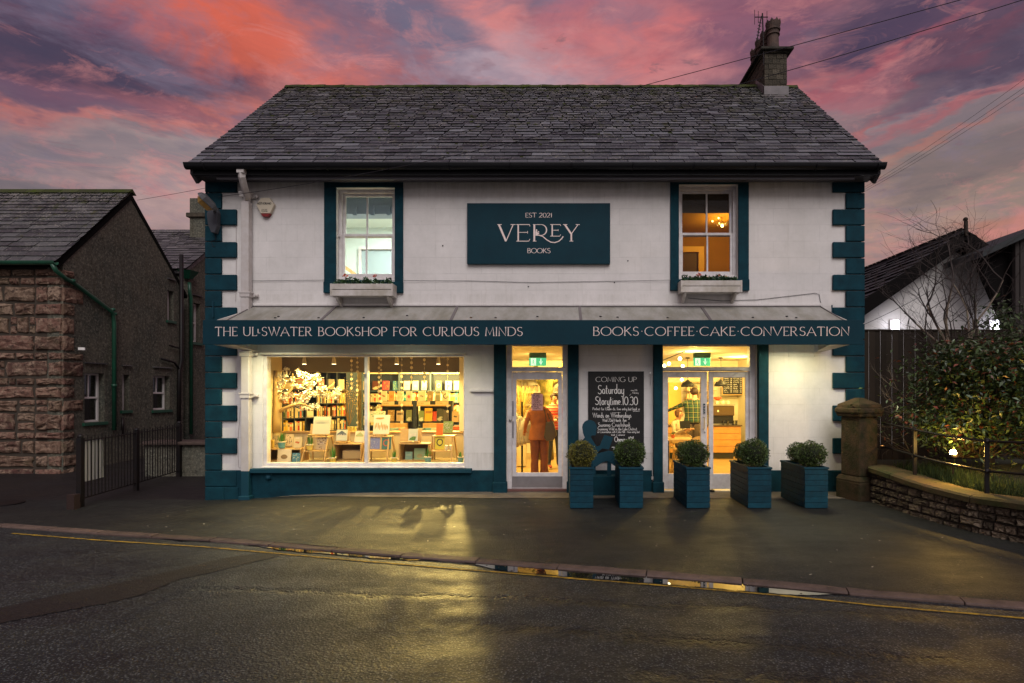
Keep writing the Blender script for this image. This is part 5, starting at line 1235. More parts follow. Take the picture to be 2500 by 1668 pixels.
def put_book(o_, u, n, s0, w, h, dep, z, colr, where, lean=0):
    """o_ = shelf front corner, u = along the shelf, n = outward; s0 = distance along"""
    p = Vector((o_[0] + u[0] * (s0 + w / 2) - n[0] * dep, o_[1] + u[1] * (s0 + w / 2) - n[1] * dep, z))
    if nb[0] < 292:
        o = bpy.data.objects.new('book', BOOK); COL.objects.link(o); o.location = p + Vector((u[0] * 0, 0, 0))
        # local +Y runs from the back to the front here, so turn it to the outward normal
        o.rotation_euler = (0, lean, math.atan2(n[1], n[0]) - PI / 2); o.scale = (w * .94, dep - rb.uniform(.0, .02), h)
        c = SP[colr]; f = rb.uniform(.8, 1.2); o.color = (c[0] * f, c[1] * f, c[2] * f, 1)
        kk = seen_books.get((colr, where), 0); seen_books[(colr, where)] = kk + 1
        face = w > .12
        tag(o, f'{colr} book standing {where}' if face else f'{ORN[kk]} {colr} spine from left, {where}', 'book', 'books standing on the shelves'); nb[0] += 1
    else:
        q = [p + Vector((u[0] * a * w * .47, u[1] * a * w * .47, 0)) for a in (-1, 1)]; N_ = Vector((n[0], n[1], 0)) * (dep - .01)
        P = [q[0], q[1], q[1] + N_, q[0] + N_]; morebooks.add([tuple(v) for v in P] + [tuple(v + Vector((0, 0, h))) for v in P], [(0, 1, 2, 3), (4, 7, 6, 5), (0, 4, 5, 1), (1, 5, 6, 2), (2, 6, 7, 3), (3, 7, 4, 0)])
def fill(o_, u, n, s0, s1, z, hmax, where, dep=.17, wr=(.022, .05), full=1.0):
    s_ = s0
    while s_ < s1 - .02:
        w = min(rb.uniform(*wr), s1 - s_)
        put_book(o_, u, n, s_, w, hmax * rb.uniform(.70, .93), dep, z, rb.choice(PW), where); s_ += w
        if rb.random() > .93: s_ += rb.uniform(.01, .05)
        if (s_ - s0) / (s1 - s0) > full: break
# angled navy bookcase at the left
A_, B_ = (-5.36, 1.95), (-4.86, 3.25)
A_ = (-5.80, 1.98); B_ = (-4.92, 3.22); Lc = math.hypot(B_[0] - A_[0], B_[1] - A_[1]); u_ = ((B_[0] - A_[0]) / Lc, (B_[1] - A_[1]) / Lc); n_ = (u_[1], -u_[0])
bc = thing('bookcase', 'tall navy bookcase set at an angle behind the blossom tree, full of spines', 'bookcase', (A_[0], A_[1], 0))
ang = math.degrees(math.atan2(u_[1], u_[0]))
def cpos(s_, dep, z): return (A_[0] + u_[0] * s_ - n_[0] * dep, A_[1] + u_[1] * s_ - n_[1] * dep, z)
MB().obox(cpos(Lc / 2, .235, 1.1), (Lc, .012, 2.16), (0, 0, ang)).build('back_panel', M['navy'], bc)
nbay = 6; bw = Lc / nbay
for i in range(nbay + 1): MB().obox(cpos(i * bw, .11, 1.1), (.020, .24, 2.12), (0, 0, ang)).build('upright', M['navy'], bc)
SH = [.54, .84, 1.146, 1.45, 1.76, 2.16]
for z in SH:
    for i in range(nbay): MB().obox(cpos((i + .5) * bw, .11, z - .012), (bw - .022, .236, .022), (0, 0, ang)).build('shelf', M['navy'], bc)
BN = ['first', 'second', 'third', 'fourth', 'fifth', 'sixth']
for k, z in enumerate(SH[1:5]):
    for i in range(nbay):
        if k == 3 or (i == 2 and k < 3):
            # face-out titles
            colr = rb.choice(['cream', 'white', 'grey', 'pink'])
            if not (i == 2 and k in (0, 2)): put_book(cpos(0, 0, 0)[:2], u_, n_, i * bw + .04, bw - .09, .23, .10, z, colr, f'face-out in the {BN[i]} bay, {ORD[k]} shelf of the angled bookcase')
        else: fill(cpos(0, -.0, 0)[:2], u_, n_, i * bw + .014, (i + 1) * bw - .014, z, .275, f'{BN[i]} bay, {ORD[k]} shelf of the angled navy bookcase')
MB().obox(cpos(Lc + .14, .05, 1.1), (.30, .05, 2.12), (0, 0, 24)).build('navy_end_panel', mat('slate_blue_panel', (.05, .085, .13), .6), shop)
# back shelves
bs = thing('wall_shelving', 'navy wall shelving across the back of the bookshop with face-out books along its top', 'shelving', (-3.6, 4.5, 0))
bx0, bx1, by = -5.0, -1.97, 4.5
MB().box(bx0, by + .20, .3, bx1, by + .22, 2.25).build('back_panel', M['navy'], bs)
M['blueup'] = mat('blue_grey_shelf', (.075, .11, .15), .6)
for x in (-5.0, -4.06, -3.26, -2.49, -1.98): MB().box(x - .014, by - .01, .3, x + .014, by + .2, 2.25).build('upright', M['blueup'], bs)
for z in (.85, 1.13, 1.44, 1.73, 2.21): MB().box(bx0, by, z - .022, bx1, by + .199, z).build('shelf', M['blueup'], bs)
for (xa, xb) in ((-5.0, -4.06), (-4.06, -3.26), (-3.26, -2.49), (-2.49, -1.98)):
    MB().box(xa + .03, by + .02, 2.16, xb - .03, by + .06, 2.187).build('light_strip', mat('warm_strip', (1, .8, .4), emit=((1, .55, .12), .9)), bs)
for k, z in enumerate((1.44, 1.13, .85)):
    for j, (xa, xb) in enumerate(((-5.0, -4.06), (-4.06, -3.26), (-3.26, -2.49), (-2.49, -1.98))):
        if k == 2 and j in (1, 2): continue
        fill((0, by + .16 - .16), (1, 0), (0, -1), xa + .03, xb - .03, z, .27, f'{["upper", "middle", "lower"][k]} row, {BN[j]} bay of the wall shelving', wr=(.028, .055))
def cover_book(name_lab, px0, px1, py0, py1, Y, colr, motif=None, mc=(.1, .08, .05), tilt=8, dep=.03, cat='book', group=None, seed=0, text=None, th=.14):
    """book standing face out; rectangle in photo pixels at depth Y, leaning back by tilt degrees; motif printed on its cover"""
    xa, xb, za, zb2 = fx(px0, Y), fx(px1, Y), fz(py1, Y), fz(py0, Y); w, h = xb - xa, zb2 - za
    t = thing('book', name_lab, cat, ((xa + xb) / 2, Y, za), group); t.rotation_euler.x = -R(tilt)
    key = 'cov%s' % (colr,)
    if key not in M: M[key] = mat('book_cover', colr, .45, .4)
    MB().box(-w / 2, 0, 0, w / 2, dep * .12, h).build('cover', M[key], t, local=True); MB().box(-w / 2 + .003, dep * .12 + .0005, .003, w / 2 - .003, dep, h - .003).build('pages', M['cream'], t, local=True)
    m = MB(); rnd = random.Random(seed); y = -.0012
    def blob(cx, cy, rx, ry, n=10, jag=.3):
        P = []
        for k in range(n): a_ = 2 * PI * k / n; q_ = 1 + rnd.uniform(-jag, jag); P.append(((cx + rx * math.cos(a_) * q_) * w, y - .0003 * rnd.randint(0, 6), (cy + ry * math.sin(a_) * q_) * h))
        k0 = len(m.v); m.add(P, [tuple(range(n))])
    if motif == 'oval':
        blob(0, .45, .25, .16, 16, .05)
    elif motif == 'speckle':
        for k in range(26): blob(rnd.uniform(-.42, .42), rnd.uniform(.06, .94), .05, .04, 6)
    elif motif == 'centre': blob(-.1, .52, .16, .10, 9); blob(.12, .48, .15, .09, 8)
    elif motif == 'scene': blob(-.05, .16, .38, .13, 9, .2); blob(.1, .32, .3, .05, 8, .2)
    elif motif == 'trees':
        for k in range(9): blob(-.38 + .095 * k, .35 + rnd.uniform(-.08, .12), .035, .16, 7)
        blob(-.1, .82, .25, .05, 8)
    elif motif == 'wreath':
        for k in range(16): blob(.3 * math.cos(k * PI / 8), .5 + .22 * math.sin(k * PI / 8), .07, .05, 6)
    elif motif == 'roof': 
        m.add([(-w * .42, y, h * .62), (0, y, h * .92), (w * .42, y, h * .62), (w * .42, y, h * .5), (-w * .42, y, h * .5)], [(0, 1, 2, 3, 4)])
    elif motif == 'stripe': m.add([(-w * .4, y, h * .6), (w * .4, y, h * .6), (w * .4, y, h * .8), (-w * .4, y, h * .8)], [(0, 1, 2, 3)])
    if m.v:
        mk = 'ink%s' % (mc,)
        if mk not in M: M[mk] = mat('cover_print', mc, .5)
        m.build('cover_print', M[mk], t, local=True)
    if text:
        L_ = MB(); write(L_, text[0], -w * text[2], w * text[2], h * text[1], h * th, -.0045, .16, .8)
        L_.build('cover_lettering', M[text[3]] if len(text) > 3 else M['letter'], t, local=True)['kind'] = 'stuff'
    return t
q5 = lambda a, b: (640 + a / 5.6, 860 + b / 5.6); q6 = lambda a, b: (880 + a / 5.6, 860 + b / 5.6)
def cb6(lab, x0, y0, x1, y1, Y, colr, motif=None, mc=(.1, .08, .05), **kw):
    a, b = q6(x0, y0), q6(x1, y1); return cover_book(lab, a[0], b[0], a[1], b[1], Y, colr, motif, mc, **kw)
def cb5(lab, x0, y0, x1, y1, Y, colr, motif=None, mc=(.1, .08, .05), **kw):
    a, b = q5(x0, y0), q5(x1, y1); return cover_book(lab, a[0], b[0], a[1], b[1], Y, colr, motif, mc, **kw)
G = 'books displayed face out on the shelving'
top = [(160, 250, (.10, .03, .02), 'scene', (.55, .45, .3), 'dark red-brown book with pale foot, first on the top back shelf'), (300, 388, (.62, .06, .08), 'speckle', (.6, .25, .05), 'bright pink-red book face out on the top back shelf'),
 (442, 525, (.05, .16, .28), 'speckle', (.3, .4, .1), 'blue and green book face out on the top back shelf'), (590, 675, (.70, .62, .55), 'centre', (.6, .5, .45), 'white book with faint marks face out near the middle of the top back shelf'),
 (705, 790, (.55, .66, .45), 'oval', (.65, .72, .6), 'pale green book face out on the top back shelf'), (835, 905, (.62, .58, .42), 'scene', (.12, .25, .3), 'narrow pale book with blue scene on the top back shelf'),
 (1030, 1105, (.45, .30, .08), 'wreath', (.7, .6, .4), 'gold patterned book face out on the top back shelf'), (1158, 1245, (.72, .66, .55), 'oval', (.5, .4, .25), 'white book with round motif on the top back shelf'),
 (1275, 1345, (.70, .66, .52), 'speckle', (.12, .12, .1), 'white book with two dark figures at the end of the top back shelf')]
for k, (a, b, c, mo, mc, lab) in enumerate(top): cb6(lab, a, 392, b, 517, 4.52, c, mo, mc, group=G, seed=k)
cb6('cream speckled book face out beside the window mullion on the back shelf', -14, 395, 42, 515, 4.52, (.55, .42, .28), 'speckle', (.4, .25, .12), group=G)
# island unit in front of the back shelves
gd = thing('display_unit', 'navy island bookstand with pine ledges and small signs in the middle of the shop', 'bookstand', (-3.33, 3.2, 0))
gY = 3.2; gx = lambda v: fx(880 + v / 5.6, gY); gz = lambda v: fz(860 + v / 5.6, gY)
for a, b in ((250, 720), (775, 1235)):
    MB().box(gx(a), gY - .05, gz(738), gx(b), gY + .12, gz(720)).build('ledge', M['pine'], gd)
    MB().box(gx(a) + .04, gY + .125, gz(738), gx(b), gY + .15, gz(662)).build('back_board', M['navy'], gd)
    MB().box(gx(a) + .04, gY - .02, gz(960), gx(b), gY + .12, gz(943)).build('ledge', M['navy'], gd)
    MB().box(gx(a) + .04, gY + .121, gz(1080), gx(b), gY + .15, gz(739)).build('back_board', M['navy'], gd)
for a, b in ((720, 775), (1235, 1262)): MB().box(gx(a) + .002, gY - .03, 0, gx(b) - .002, gY + .15, gz(662)).build('post', M['navy'], gd)
for a, b in ((297, 470), (527, 703), (780, 955), (1032, 1207)):
    o = MB().box(gx(a), gY - .045, gz(720) + .001, gx(b), gY - .035, gz(672)).build('shelf_sign', M['cream_panel'], gd)
    L = MB(); write(L, 'biography' if a < 500 else 'new books', gx(a + 15), gx(a + 95), gz(700), gz(685) - gz(700), gY - .0462, .15, .9, lower=True); o2 = L.build('lettering', mat('sign_ink', (.2, .12, .05)), o)
for a, b in ((380, 660), (880, 1160)): MB().box(gx(a), gY - .20, gz(1085), gx(b), gY - .052, gz(965)).build('wooden_tray', M['pine'], gd, bevel=.004)
mid = [(275, 355, (.60, .50, .36), 'centre', (.3, .15, .08), 'cream book with brown drawing, first on the island ledge'), (382, 460, (.55, .25, .06), 'oval', (.6, .15, .02), 'book with orange oval on the island ledge'),
 (497, 583, (.60, .46, .30), 'trees', (.5, .35, .2), 'sand coloured book with faint stems on the island ledge'), (620, 700, (.42, .42, .30), 'oval', (.45, .06, .05), 'pale green book with red lips motif on the island ledge'),
 (788, 885, (.62, .50, .34), 'centre', (.2, .2, .12), 'large cream book with small bird on the island ledge'), (912, 992, (.24, .15, .06), 'oval', (.4, .28, .1), 'brown book with golden centre on the island ledge'),
 (1020, 1090, (.20, .20, .13), 'stripe', (.4, .36, .25), 'narrow grey-green book on the island ledge'), (1115, 1210, (.55, .50, .38), 'wreath', (.05, .05, .04), 'black and white patterned book, last on the island ledge')]
for k, (a, b, c, mo, mc, lab) in enumerate(mid): cb6(lab, a, 533, b, 668, gY + .03, c, mo, mc, group=G, seed=30 + k)
low = [(370, 460, 790, (.30, .17, .05), 'speckle', (.55, .4, .15), 'mottled brown book low on the island stand'), (490, 585, 800, (.42, .30, .17), 'stripe', (.12, .08, .05), 'tan book with dark lettering low on the island stand'),
 (622, 700, 790, (.14, .16, .07), 'scene', (.4, .4, .3), 'dark green book low on the island stand'), (795, 870, 800, (.16, .22, .08), 'scene', (.5, .5, .4), 'green landscape book low on the island stand'),
 (875, 980, 765, (.70, .36, .02), 'stripe', (.3, .15, .03), 'tall yellow and orange book standing low on the island stand'), (975, 1040, 810, (.60, .07, .03), None, None, 'red book behind the yellow and orange one'),
 (1042, 1135, 772, (.045, .045, .03), 'scene', (.35, .35, .25), 'black book with grey scene low on the island stand'), (1135, 1205, 790, (.07, .06, .05), None, None, 'dark plain book beside the black scenic one')]
for k, (a, b, y0, c, mo, mc, lab) in enumerate(low): cb6(lab, a, y0, b, 945, gY - .03 if k != 5 else gY + .02, c, mo, mc or (.1, .1, .1), group=G, seed=50 + k, tilt=6)
for k, (a, b, c, lab) in enumerate(((385, 510, (.25, .33, .28), 'row of small grey-green cards below the left tray'), (525, 608, (.58, .20, .09), 'salmon coloured box below the island stand'), (770, 865, (.25, .28, .22), 'grey book lying under the island stand'), (880, 965, (.12, .26, .30), 'blue-green box under the island stand'), (965, 1035, (.40, .42, .30), 'pale green box under the island stand'))):
    aa, bb = q6(a, 1040), q6(b, 1085); x0_, x1_ = fx(aa[0], 2.4), fx(bb[0], 2.4)
    MB().box(x0_, 2.4, .80, x1_, 2.52, fz(aa[1], 2.4)).thing('box', lab, 'box', mat('card_box', c, .7))
MB().box(gx(1290), 2.9, .7, gx(1420), 3.2, gz(1005)).thing('storage_box', 'terracotta red box on the shelf at the right edge of the shop window', 'box', mat('terracotta_box', (.42, .09, .03), .6))
cb6('kraft paper bag printed with a small dark bird by the wall', 1250, 808, 1340, 955, 2.8, (.42, .28, .14), 'centre', (.05, .04, .03), seed=3, cat='bag')
o = None
# ---- display furniture in the window
DY = .62
def step_stand(xa, xb, ztop, zmid, z0, lab):
    t = thing('display_stand', lab, 'stand', ((xa + xb) / 2, DY, z0)); w = .022
    MB().box(xa - .01, DY - .12, ztop - .018, xb + .03, DY + .16, ztop).build('top', M['pine'], t, bevel=.003)
    MB().box(xa - .10 * (xb - xa), DY - .20, zmid - .016, xb - .02, DY + .10, zmid).build('shelf', M['pine'], t, bevel=.003)
    for x, s_ in ((xa, -1), (xb, 1)):
        MB().beam((x, DY - .08, ztop - .02), (x + s_ * .03 - .02, DY - .24, z0), w, .03).build('leg', M['pine'], t); MB().beam((x, DY + .12, ztop - .02), (x + s_ * .04, DY + .24, z0), w, .03).build('leg', M['pine'], t)
    return t
zz5 = lambda v, Y=DY: fz(850 + v / 4.196, Y); xx5 = lambda v, Y=DY: fx(600 + v / 4.196, Y)
def cb4(lab, x0, y0, x1, y1, Y, colr, motif=None, mc=(.1, .08, .05), **kw): return cover_book(lab, 600 + x0 / 4.196, 600 + x1 / 4.196, 850 + y0 / 4.196, 850 + y1 / 4.196, Y, colr, motif, mc, **kw)
step_stand(xx5(655), xx5(855), zz5(902), zz5(1042), DZ, 'pine step stand holding the big grey book on an easel')
step_stand(xx5(1265), xx5(1480), zz5(900), zz5(1040), DZ, 'pine step stand under the white illustrated parasol book')
step_stand(xx5(1925), xx5(2125), zz5(895), zz5(1042), DZ, 'pine step stand at the right end of the window display')
def crate(xa, xb, za, zb2, lab, Y=DY, dep=.36):
    t = thing('wooden_crate', lab, 'crate', ((xa + xb) / 2, Y, za)); w = .02; y0, y1 = Y - .1, Y - .1 + dep
    MB().box(xa, y0, zb2 - w, xb, y1, zb2).build('top', M['pine'], t, bevel=.003); MB().box(xa, y0, za, xa + w, y1, zb2 - w - .001).build('side', M['pine'], t); MB().box(xb - w, y0, za, xb, y1, zb2 - w - .001).build('side', M['pine'], t)
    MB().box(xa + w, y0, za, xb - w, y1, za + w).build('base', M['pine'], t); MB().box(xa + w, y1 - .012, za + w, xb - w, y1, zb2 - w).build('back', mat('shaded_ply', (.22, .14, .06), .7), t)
crate(xx5(233), xx5(590), DZ, zz5(1027), 'low wooden crate at the left end of the window display'); crate(xx5(918), xx5(1202), DZ, zz5(975), 'open wooden crate left of the window mullion'); crate(xx5(1582), xx5(1888), DZ, zz5(972), 'open wooden crate holding green books in the right pane')
def easel(xa, xb, z, lab, Y=DY):
    t = thing('book_easel', lab, 'book easel', ((xa + xb) / 2, Y, z)); MB().box(xa, Y - .07, z, xb, Y + .05, z + .016).build('ledge', M['pine'], t, bevel=.003)
    MB().obox(((xa + xb) / 2, Y + .05, z + .10), (xb - xa - .04, .012, .22), (-14, 0, 0)).build('back', M['pine'], t)
    for x in (xa + .02, xb - .04): MB().box(x, Y - .06, z - .014, x + .02, Y + .04, z - .001).build('foot', M['pine'], t)
easel(xx5(640), xx5(850), zz5(893), 'pine easel carrying the big grey book')
cb4('large open grey and white book leaning on an easel', 680, 698, 856, 882, DY - .03, (.50, .50, .42), 'stripe', (.42, .42, .36), tilt=14, dep=.03, text=('STARRY', .64, .28, 'steel'), th=.07)
cb4('white book with brown oval on the deck at far left of window', 320, 1035, 458, 1178, .45, (.66, .56, .42), 'oval', (.22, .14, .07), seed=2)
cb4('small blue book with leafy pattern beside the white oval one', 471, 1075, 553, 1179, .45, (.06, .17, .26), 'speckle', (.45, .5, .45), seed=3)
cb4('cream book with small orange picture on the left crate', 485, 910, 568, 1023, DY - .02, (.62, .50, .30), 'centre', (.45, .10, .03), seed=4, text=('AND', .84, .2))
cb4('dark patterned book behind the blue pot on the left crate', 400, 882, 474, 1003, DY + .1, (.55, .42, .28), 'speckle', (.07, .05, .03), seed=5, tilt=12)
cb4('grey patterned book at the left edge of the window', 266, 895, 330, 1015, DY + .1, (.42, .34, .22), 'speckle', (.10, .08, .05), seed=6, tilt=12)
cb4('brown mosaic patterned book on the first step stand', 722, 907, 822, 1042, DY - .12, (.52, .38, .24), 'speckle', (.13, .06, .03), seed=7, text=('PLANTS', .45, .25), th=.09)
easel(xx5(925), xx5(1065), zz5(962), 'small easel carrying the mountain cover on the crate left of the mullion')
cb4('book with green field and mountain cover on the left crate', 924, 836, 1034, 948, DY - .03, (.60, .60, .50), 'roof', (.08, .10, .14), seed=8, tilt=10, text=('WILD', .42, .35, 'letter'), th=.18)
m = MB(); 
cb4('pale pink and green picture book leaning beside the mullion', 1110, 842, 1206, 968, DY + .02, (.60, .46, .36), 'roof', (.25, .28, .14), seed=9, tilt=22)
easel(xx5(1305), xx5(1450), zz5(893), 'pine easel carrying the white illustrated parasol book')
t_ = cb4('large white picture book with brown parasol and golden grasses', 1302, 682, 1466, 882, DY - .03, (.74, .68, .58), 'trees', (.50, .28, .06), tilt=12, seed=10)
cb4('lilac blue book on the step stand in the right pane', 1272, 902, 1372, 1036, DY - .13, (.22, .24, .50), 'speckle', (.35, .38, .55), seed=11)
cb4('teal and red patterned book beside the lilac one', 1390, 905, 1486, 1038, DY - .13, (.06, .17, .17), 'wreath', (.60, .09, .05), seed=12)
t = thing('book_holder', 'pine book holder standing on the crate in the right pane', 'book holder', (xx5(1690), DY, zz5(970)))
MB().box(xx5(1592), DY - .09, zz5(968), xx5(1782), DY + .06, zz5(955)).build('ledge', M['pine'], t); MB().obox((xx5(1635), DY + .03, zz5(900)), (.20, .015, .26), (-12, 0, 0)).build('back', M['pine'], t); MB().obox((xx5(1760), DY + .03, zz5(900)), (.14, .015, .26), (-12, 0, 0)).build('back', M['pine'], t)
cb4('book with white sky and green hills on the pine holder', 1664, 828, 1760, 952, DY - .05, (.62, .62, .54), 'scene', (.10, .20, .05), seed=13, text=('WEST', .42, .36, 'letter'), th=.18)
cb4('pale green book standing inside the right-hand crate', 1722, 1028, 1838, 1168, DY + .05, (.30, .42, .24), 'oval', (.36, .34, .16), seed=14, tilt=6)
cb4('smaller blue-green book inside the right-hand crate', 1632, 1062, 1705, 1168, DY + .05, (.24, .40, .34), 'stripe', (.32, .46, .36), seed=15, tilt=6)
cb4('bright yellow book with black dog motif on the right step stand', 1937, 893, 2034, 1038, DY - .12, (.70, .56, .06), 'wreath', (.03, .03, .02), seed=16)
cb4('green and cream botanical book on top of the right step stand', 2022, 750, 2120, 868, DY, (.26, .33, .10), 'speckle', (.55, .52, .36), seed=17, text=('EVE', .4, .2), th=.12)
cb4('orange-red book standing behind the botanical one', 1950, 775, 2018, 893, DY + .08, (.68, .14, .02), None, seed=18)
cb4('large picture book propped up behind the parasol book', 1255, 640, 1418, 760, DY + .50, (.50, .44, .28), 'speckle', (.15, .22, .12), seed=19, tilt=18)
for k, (a, b, c, lab) in enumerate(((1110, 1195, (.55, .42, .2), 'stack of cream cushions in the crate left of the mullion'),)):
    MB().box(xx5(985), DY, DZ + .021, xx5(1190), DY + .2, DZ + .20).thing('cushion', 'pale beige cushion stuffed inside the crate left of the mullion', 'cushion', mat('beige_cloth', (.42, .30, .16), .9), bevel=.03)
# pots with narcissus shoots
M['pot_blue'] = mat('blue_glazed_pot', (.10, .26, .30), .35, .5); M['pot_yellow'] = mat('yellow_glazed_pot', (.62, .46, .10), .35, .5); M['pot_rim'] = mat('white_pot_rim', (.68, .60, .44), .4)
def pot_plant(x0, x1, zt, zb2, ztop, cl, lab, plab, seed, Y=.42):
    xm, r_ = (xx5(x0, Y) + xx5(x1, Y)) / 2, (xx5(x1, Y) - xx5(x0, Y)) / 2; za, zb_, zc = zz5(zb2, Y), zz5(zt, Y), zz5(ztop, Y)
    t = thing('plant_pot', lab, 'plant pot', (xm, Y, za)); MB().lathe([(r_ * .72, 0), (r_, zb_ - za), (r_ * .88, zb_ - za), (r_ * .8, (zb_ - za) * .9), (0, (zb_ - za) * .9)], (xm, Y, za), 18).build('body', M[cl], t, smooth=False)
    MB().lathe([(r_ * 1.0, 0), (r_ * 1.06, .002), (r_ * 1.06, .018), (r_ * .95, .018)], (xm, Y, zb_ - .016), 18).build('rim', M['pot_rim'], t)
    rnd = random.Random(seed); m = MB()
    for k in range(22):
        a_ = rnd.uniform(0, 2 * PI); q_ = rnd.random() * r_ * .6; bx_, by_ = xm + q_ * math.cos(a_), Y + q_ * math.sin(a_); hh = (zc - zb_) * rnd.uniform(.6, 1.05); w = r_ * .12
        tx, ty = q_ * .9 * math.cos(a_), q_ * .9 * math.sin(a_); sx_, sy_ = -math.sin(a_) * w, math.cos(a_) * w
        z0_ = zb_ - .03
        m.add([(bx_ - sx_, by_ - sy_, z0_), (bx_ + sx_, by_ + sy_, z0_), (bx_ + tx * .6 + sx_, by_ + ty * .6 + sy_, z0_ + hh * .6), (bx_ + tx + 0, by_ + ty, z0_ + hh + .02), (bx_ + tx * .6 - sx_, by_ + ty * .6 - sy_, z0_ + hh * .6)], [(0, 1, 2, 4), (4, 2, 3)])
    m.thing('narcissus_plant', plab, 'plant', mat('shoot_green', (.06, .20, .03), .5, vary=.4))
pot_plant(328, 408, 957, 1026, 850, 'pot_blue', 'blue pot on the left crate', 'narcissus shoots in the blue pot on the left crate', 1, DY - .1)
pot_plant(622, 690, 985, 1045, 880, 'pot_yellow', 'yellow pot on the shelf of the first step stand', 'narcissus shoots in the yellow pot on the first step stand', 2, DY - .14)
pot_plant(853, 925, 1120, 1178, 995, 'pot_yellow', 'yellow pot on the deck between step stand and crate', 'tall narcissus shoots in the yellow pot on the deck', 3)
pot_plant(1488, 1550, 1118, 1172, 1025, 'pot_yellow', 'yellow pot on the deck in the right pane', 'thin green shoots in the yellow pot of the right pane', 4)
pot_plant(1828, 1905, 1112, 1176, 1000, 'pot_blue', 'white-rimmed blue pot beside the crate with green books', 'dark narcissus shoots in the white-rimmed blue pot', 5)
pot_plant(2168, 2236, 1112, 1172, 1050, 'pot_blue', 'blue-grey pot in the right corner of the window', 'short shoots in the pot at the right corner', 6)
for k, (a, b) in enumerate(((2052, 2082), (2095, 2130))): MB().lathe([(.03, 0), (.034, .09), (0, .09)], (xx5((a + b) / 2), DY - .1, zz5(1040)), 14).thing('candle_jar', ('left' if k == 0 else 'right') + '-hand one of two cream candle jars on the right step stand', 'jar', M['pot_rim'])
MB().box(xx5(245), DY - .06, zz5(1024), xx5(295), DY - .0, zz5(940)).thing('gift_tin', 'small golden tin on the left crate beside the window edge', 'tin', mat('gold_tin', (.45, .28, .05), .4), bevel=.006)
for k in range(3): MB().lathe([(.032, 0), (.032, .085), (.026, .09), (0, .09)], (fx(851.5 + 7.6 * k, 1.2), 1.2, .93), 14).thing('jar', ('left', 'middle', 'right')[k] + ' one of three yellow jars on the shelf below the dried twigs', 'jar', M['pot_yellow'], group='yellow jars on the display shelf')
# dried twigs
rw = random.Random(12); m = MB(); bx_, by_ = fx(852, 2.6), 2.6
tw = thing('dried_twigs', 'spray of dried yellow twigs against the blue-grey panel', 'dried twigs', (bx_, by_, .95))
for k in range(16):
    e = (bx_ + rw.uniform(-.18, .22), by_ + rw.uniform(-.2, .2), rw.uniform(1.45, 1.95)); m.tube([(bx_, by_, .95), ((bx_ + e[0]) / 2 + rw.uniform(-.04, .04), (by_ + e[1]) / 2, (e[2] + .95) / 2), e], .004, 4)
m.build('stems', mat('twig_brown', (.22, .12, .04), .8), tw); m = MB()
for k in range(220): leafquad(m, (bx_ + rw.gauss(.02, .10), by_ + rw.uniform(-.15, .15), rw.gauss(1.65, .14)), .025, rw, .6)
m.build('seed_heads', mat('seed_yellow', (.60, .40, .08), .7, vary=.3), tw)
# paper blossom tree
bt = thing('blossom_tree', 'artificial white blossom tree with bare pale branches at the left of the window', 'tree', (fx(679, .8), .8, DZ)); TY = .8
M['bark_p'] = mat('pale_bark', (.50, .34, .15), .8, .2, bump=(20, .6, .01)); M['blossom'] = mat('white_blossom', (.85, .78, .66), .7)
T5 = lambda a, b, dy=0: W(640 + a / 5.6, 860 + b / 5.6, TY + dy)
MB().tube([T5(205, 1100), T5(200, 900), T5(205, 720), T5(190, 500), T5(185, 250)], [.085, .08, .075, .05, .03], 9).build('trunk', M['bark_p'], bt, smooth=True)
br_ = [([(215, 720), (310, 620), (400, 500), (430, 400), (415, 290)], .035), ([(210, 830), (300, 770), (400, 730), (520, 700), (700, 760)], .04), ([(390, 500), (500, 460), (650, 420), (760, 320)], .028), ([(600, 660), (680, 580), (760, 550), (880, 545), (1000, 560)], .026),
       ([(760, 520), (880, 500), (950, 460), (995, 410)], .022), ([(400, 380), (480, 360), (560, 340)], .02), ([(230, 560), (300, 470), (330, 330)], .02), ([(420, 590), (540, 620), (650, 560)], .022)]
for p, r_ in br_: MB().tube([T5(a, b, .05 * math.sin(a)) for a, b in p], [r_ * (1 - .6 * i / (len(p) - 1)) for i in range(len(p))], 7).build('branch', M['bark_p'], bt, smooth=True)
m = MB(); rw = random.Random(8)
spots = [(330, 250), (320, 330), (250, 330), (490, 260), (510, 310), (580, 320), (640, 360), (700, 340), (750, 320), (790, 380), (600, 420), (690, 430), (540, 470), (420, 370), (440, 450), (650, 500), (580, 560), (420, 590), (480, 600), (540, 640), (590, 670), (500, 700), (430, 710), (560, 750), (640, 760), (700, 740), (750, 730), (700, 570), (640, 600), (780, 500), (850, 490), (850, 570), (900, 600), (970, 580), (1030, 500), (1040, 560), (1000, 620), (260, 420), (300, 400), (250, 520), (340, 560), (270, 600), (320, 640), (230, 470), (620, 540), (740, 560)]
for (a, b) in spots:
    for k in range(46):
        c = T5(a + rw.gauss(0, 23), b + rw.gauss(0, 19), rw.gauss(0, .05)); leafquad(m, c, rw.uniform(.020, .045), rw, .9, .3)
m.build('blossom', M['blossom'], bt)
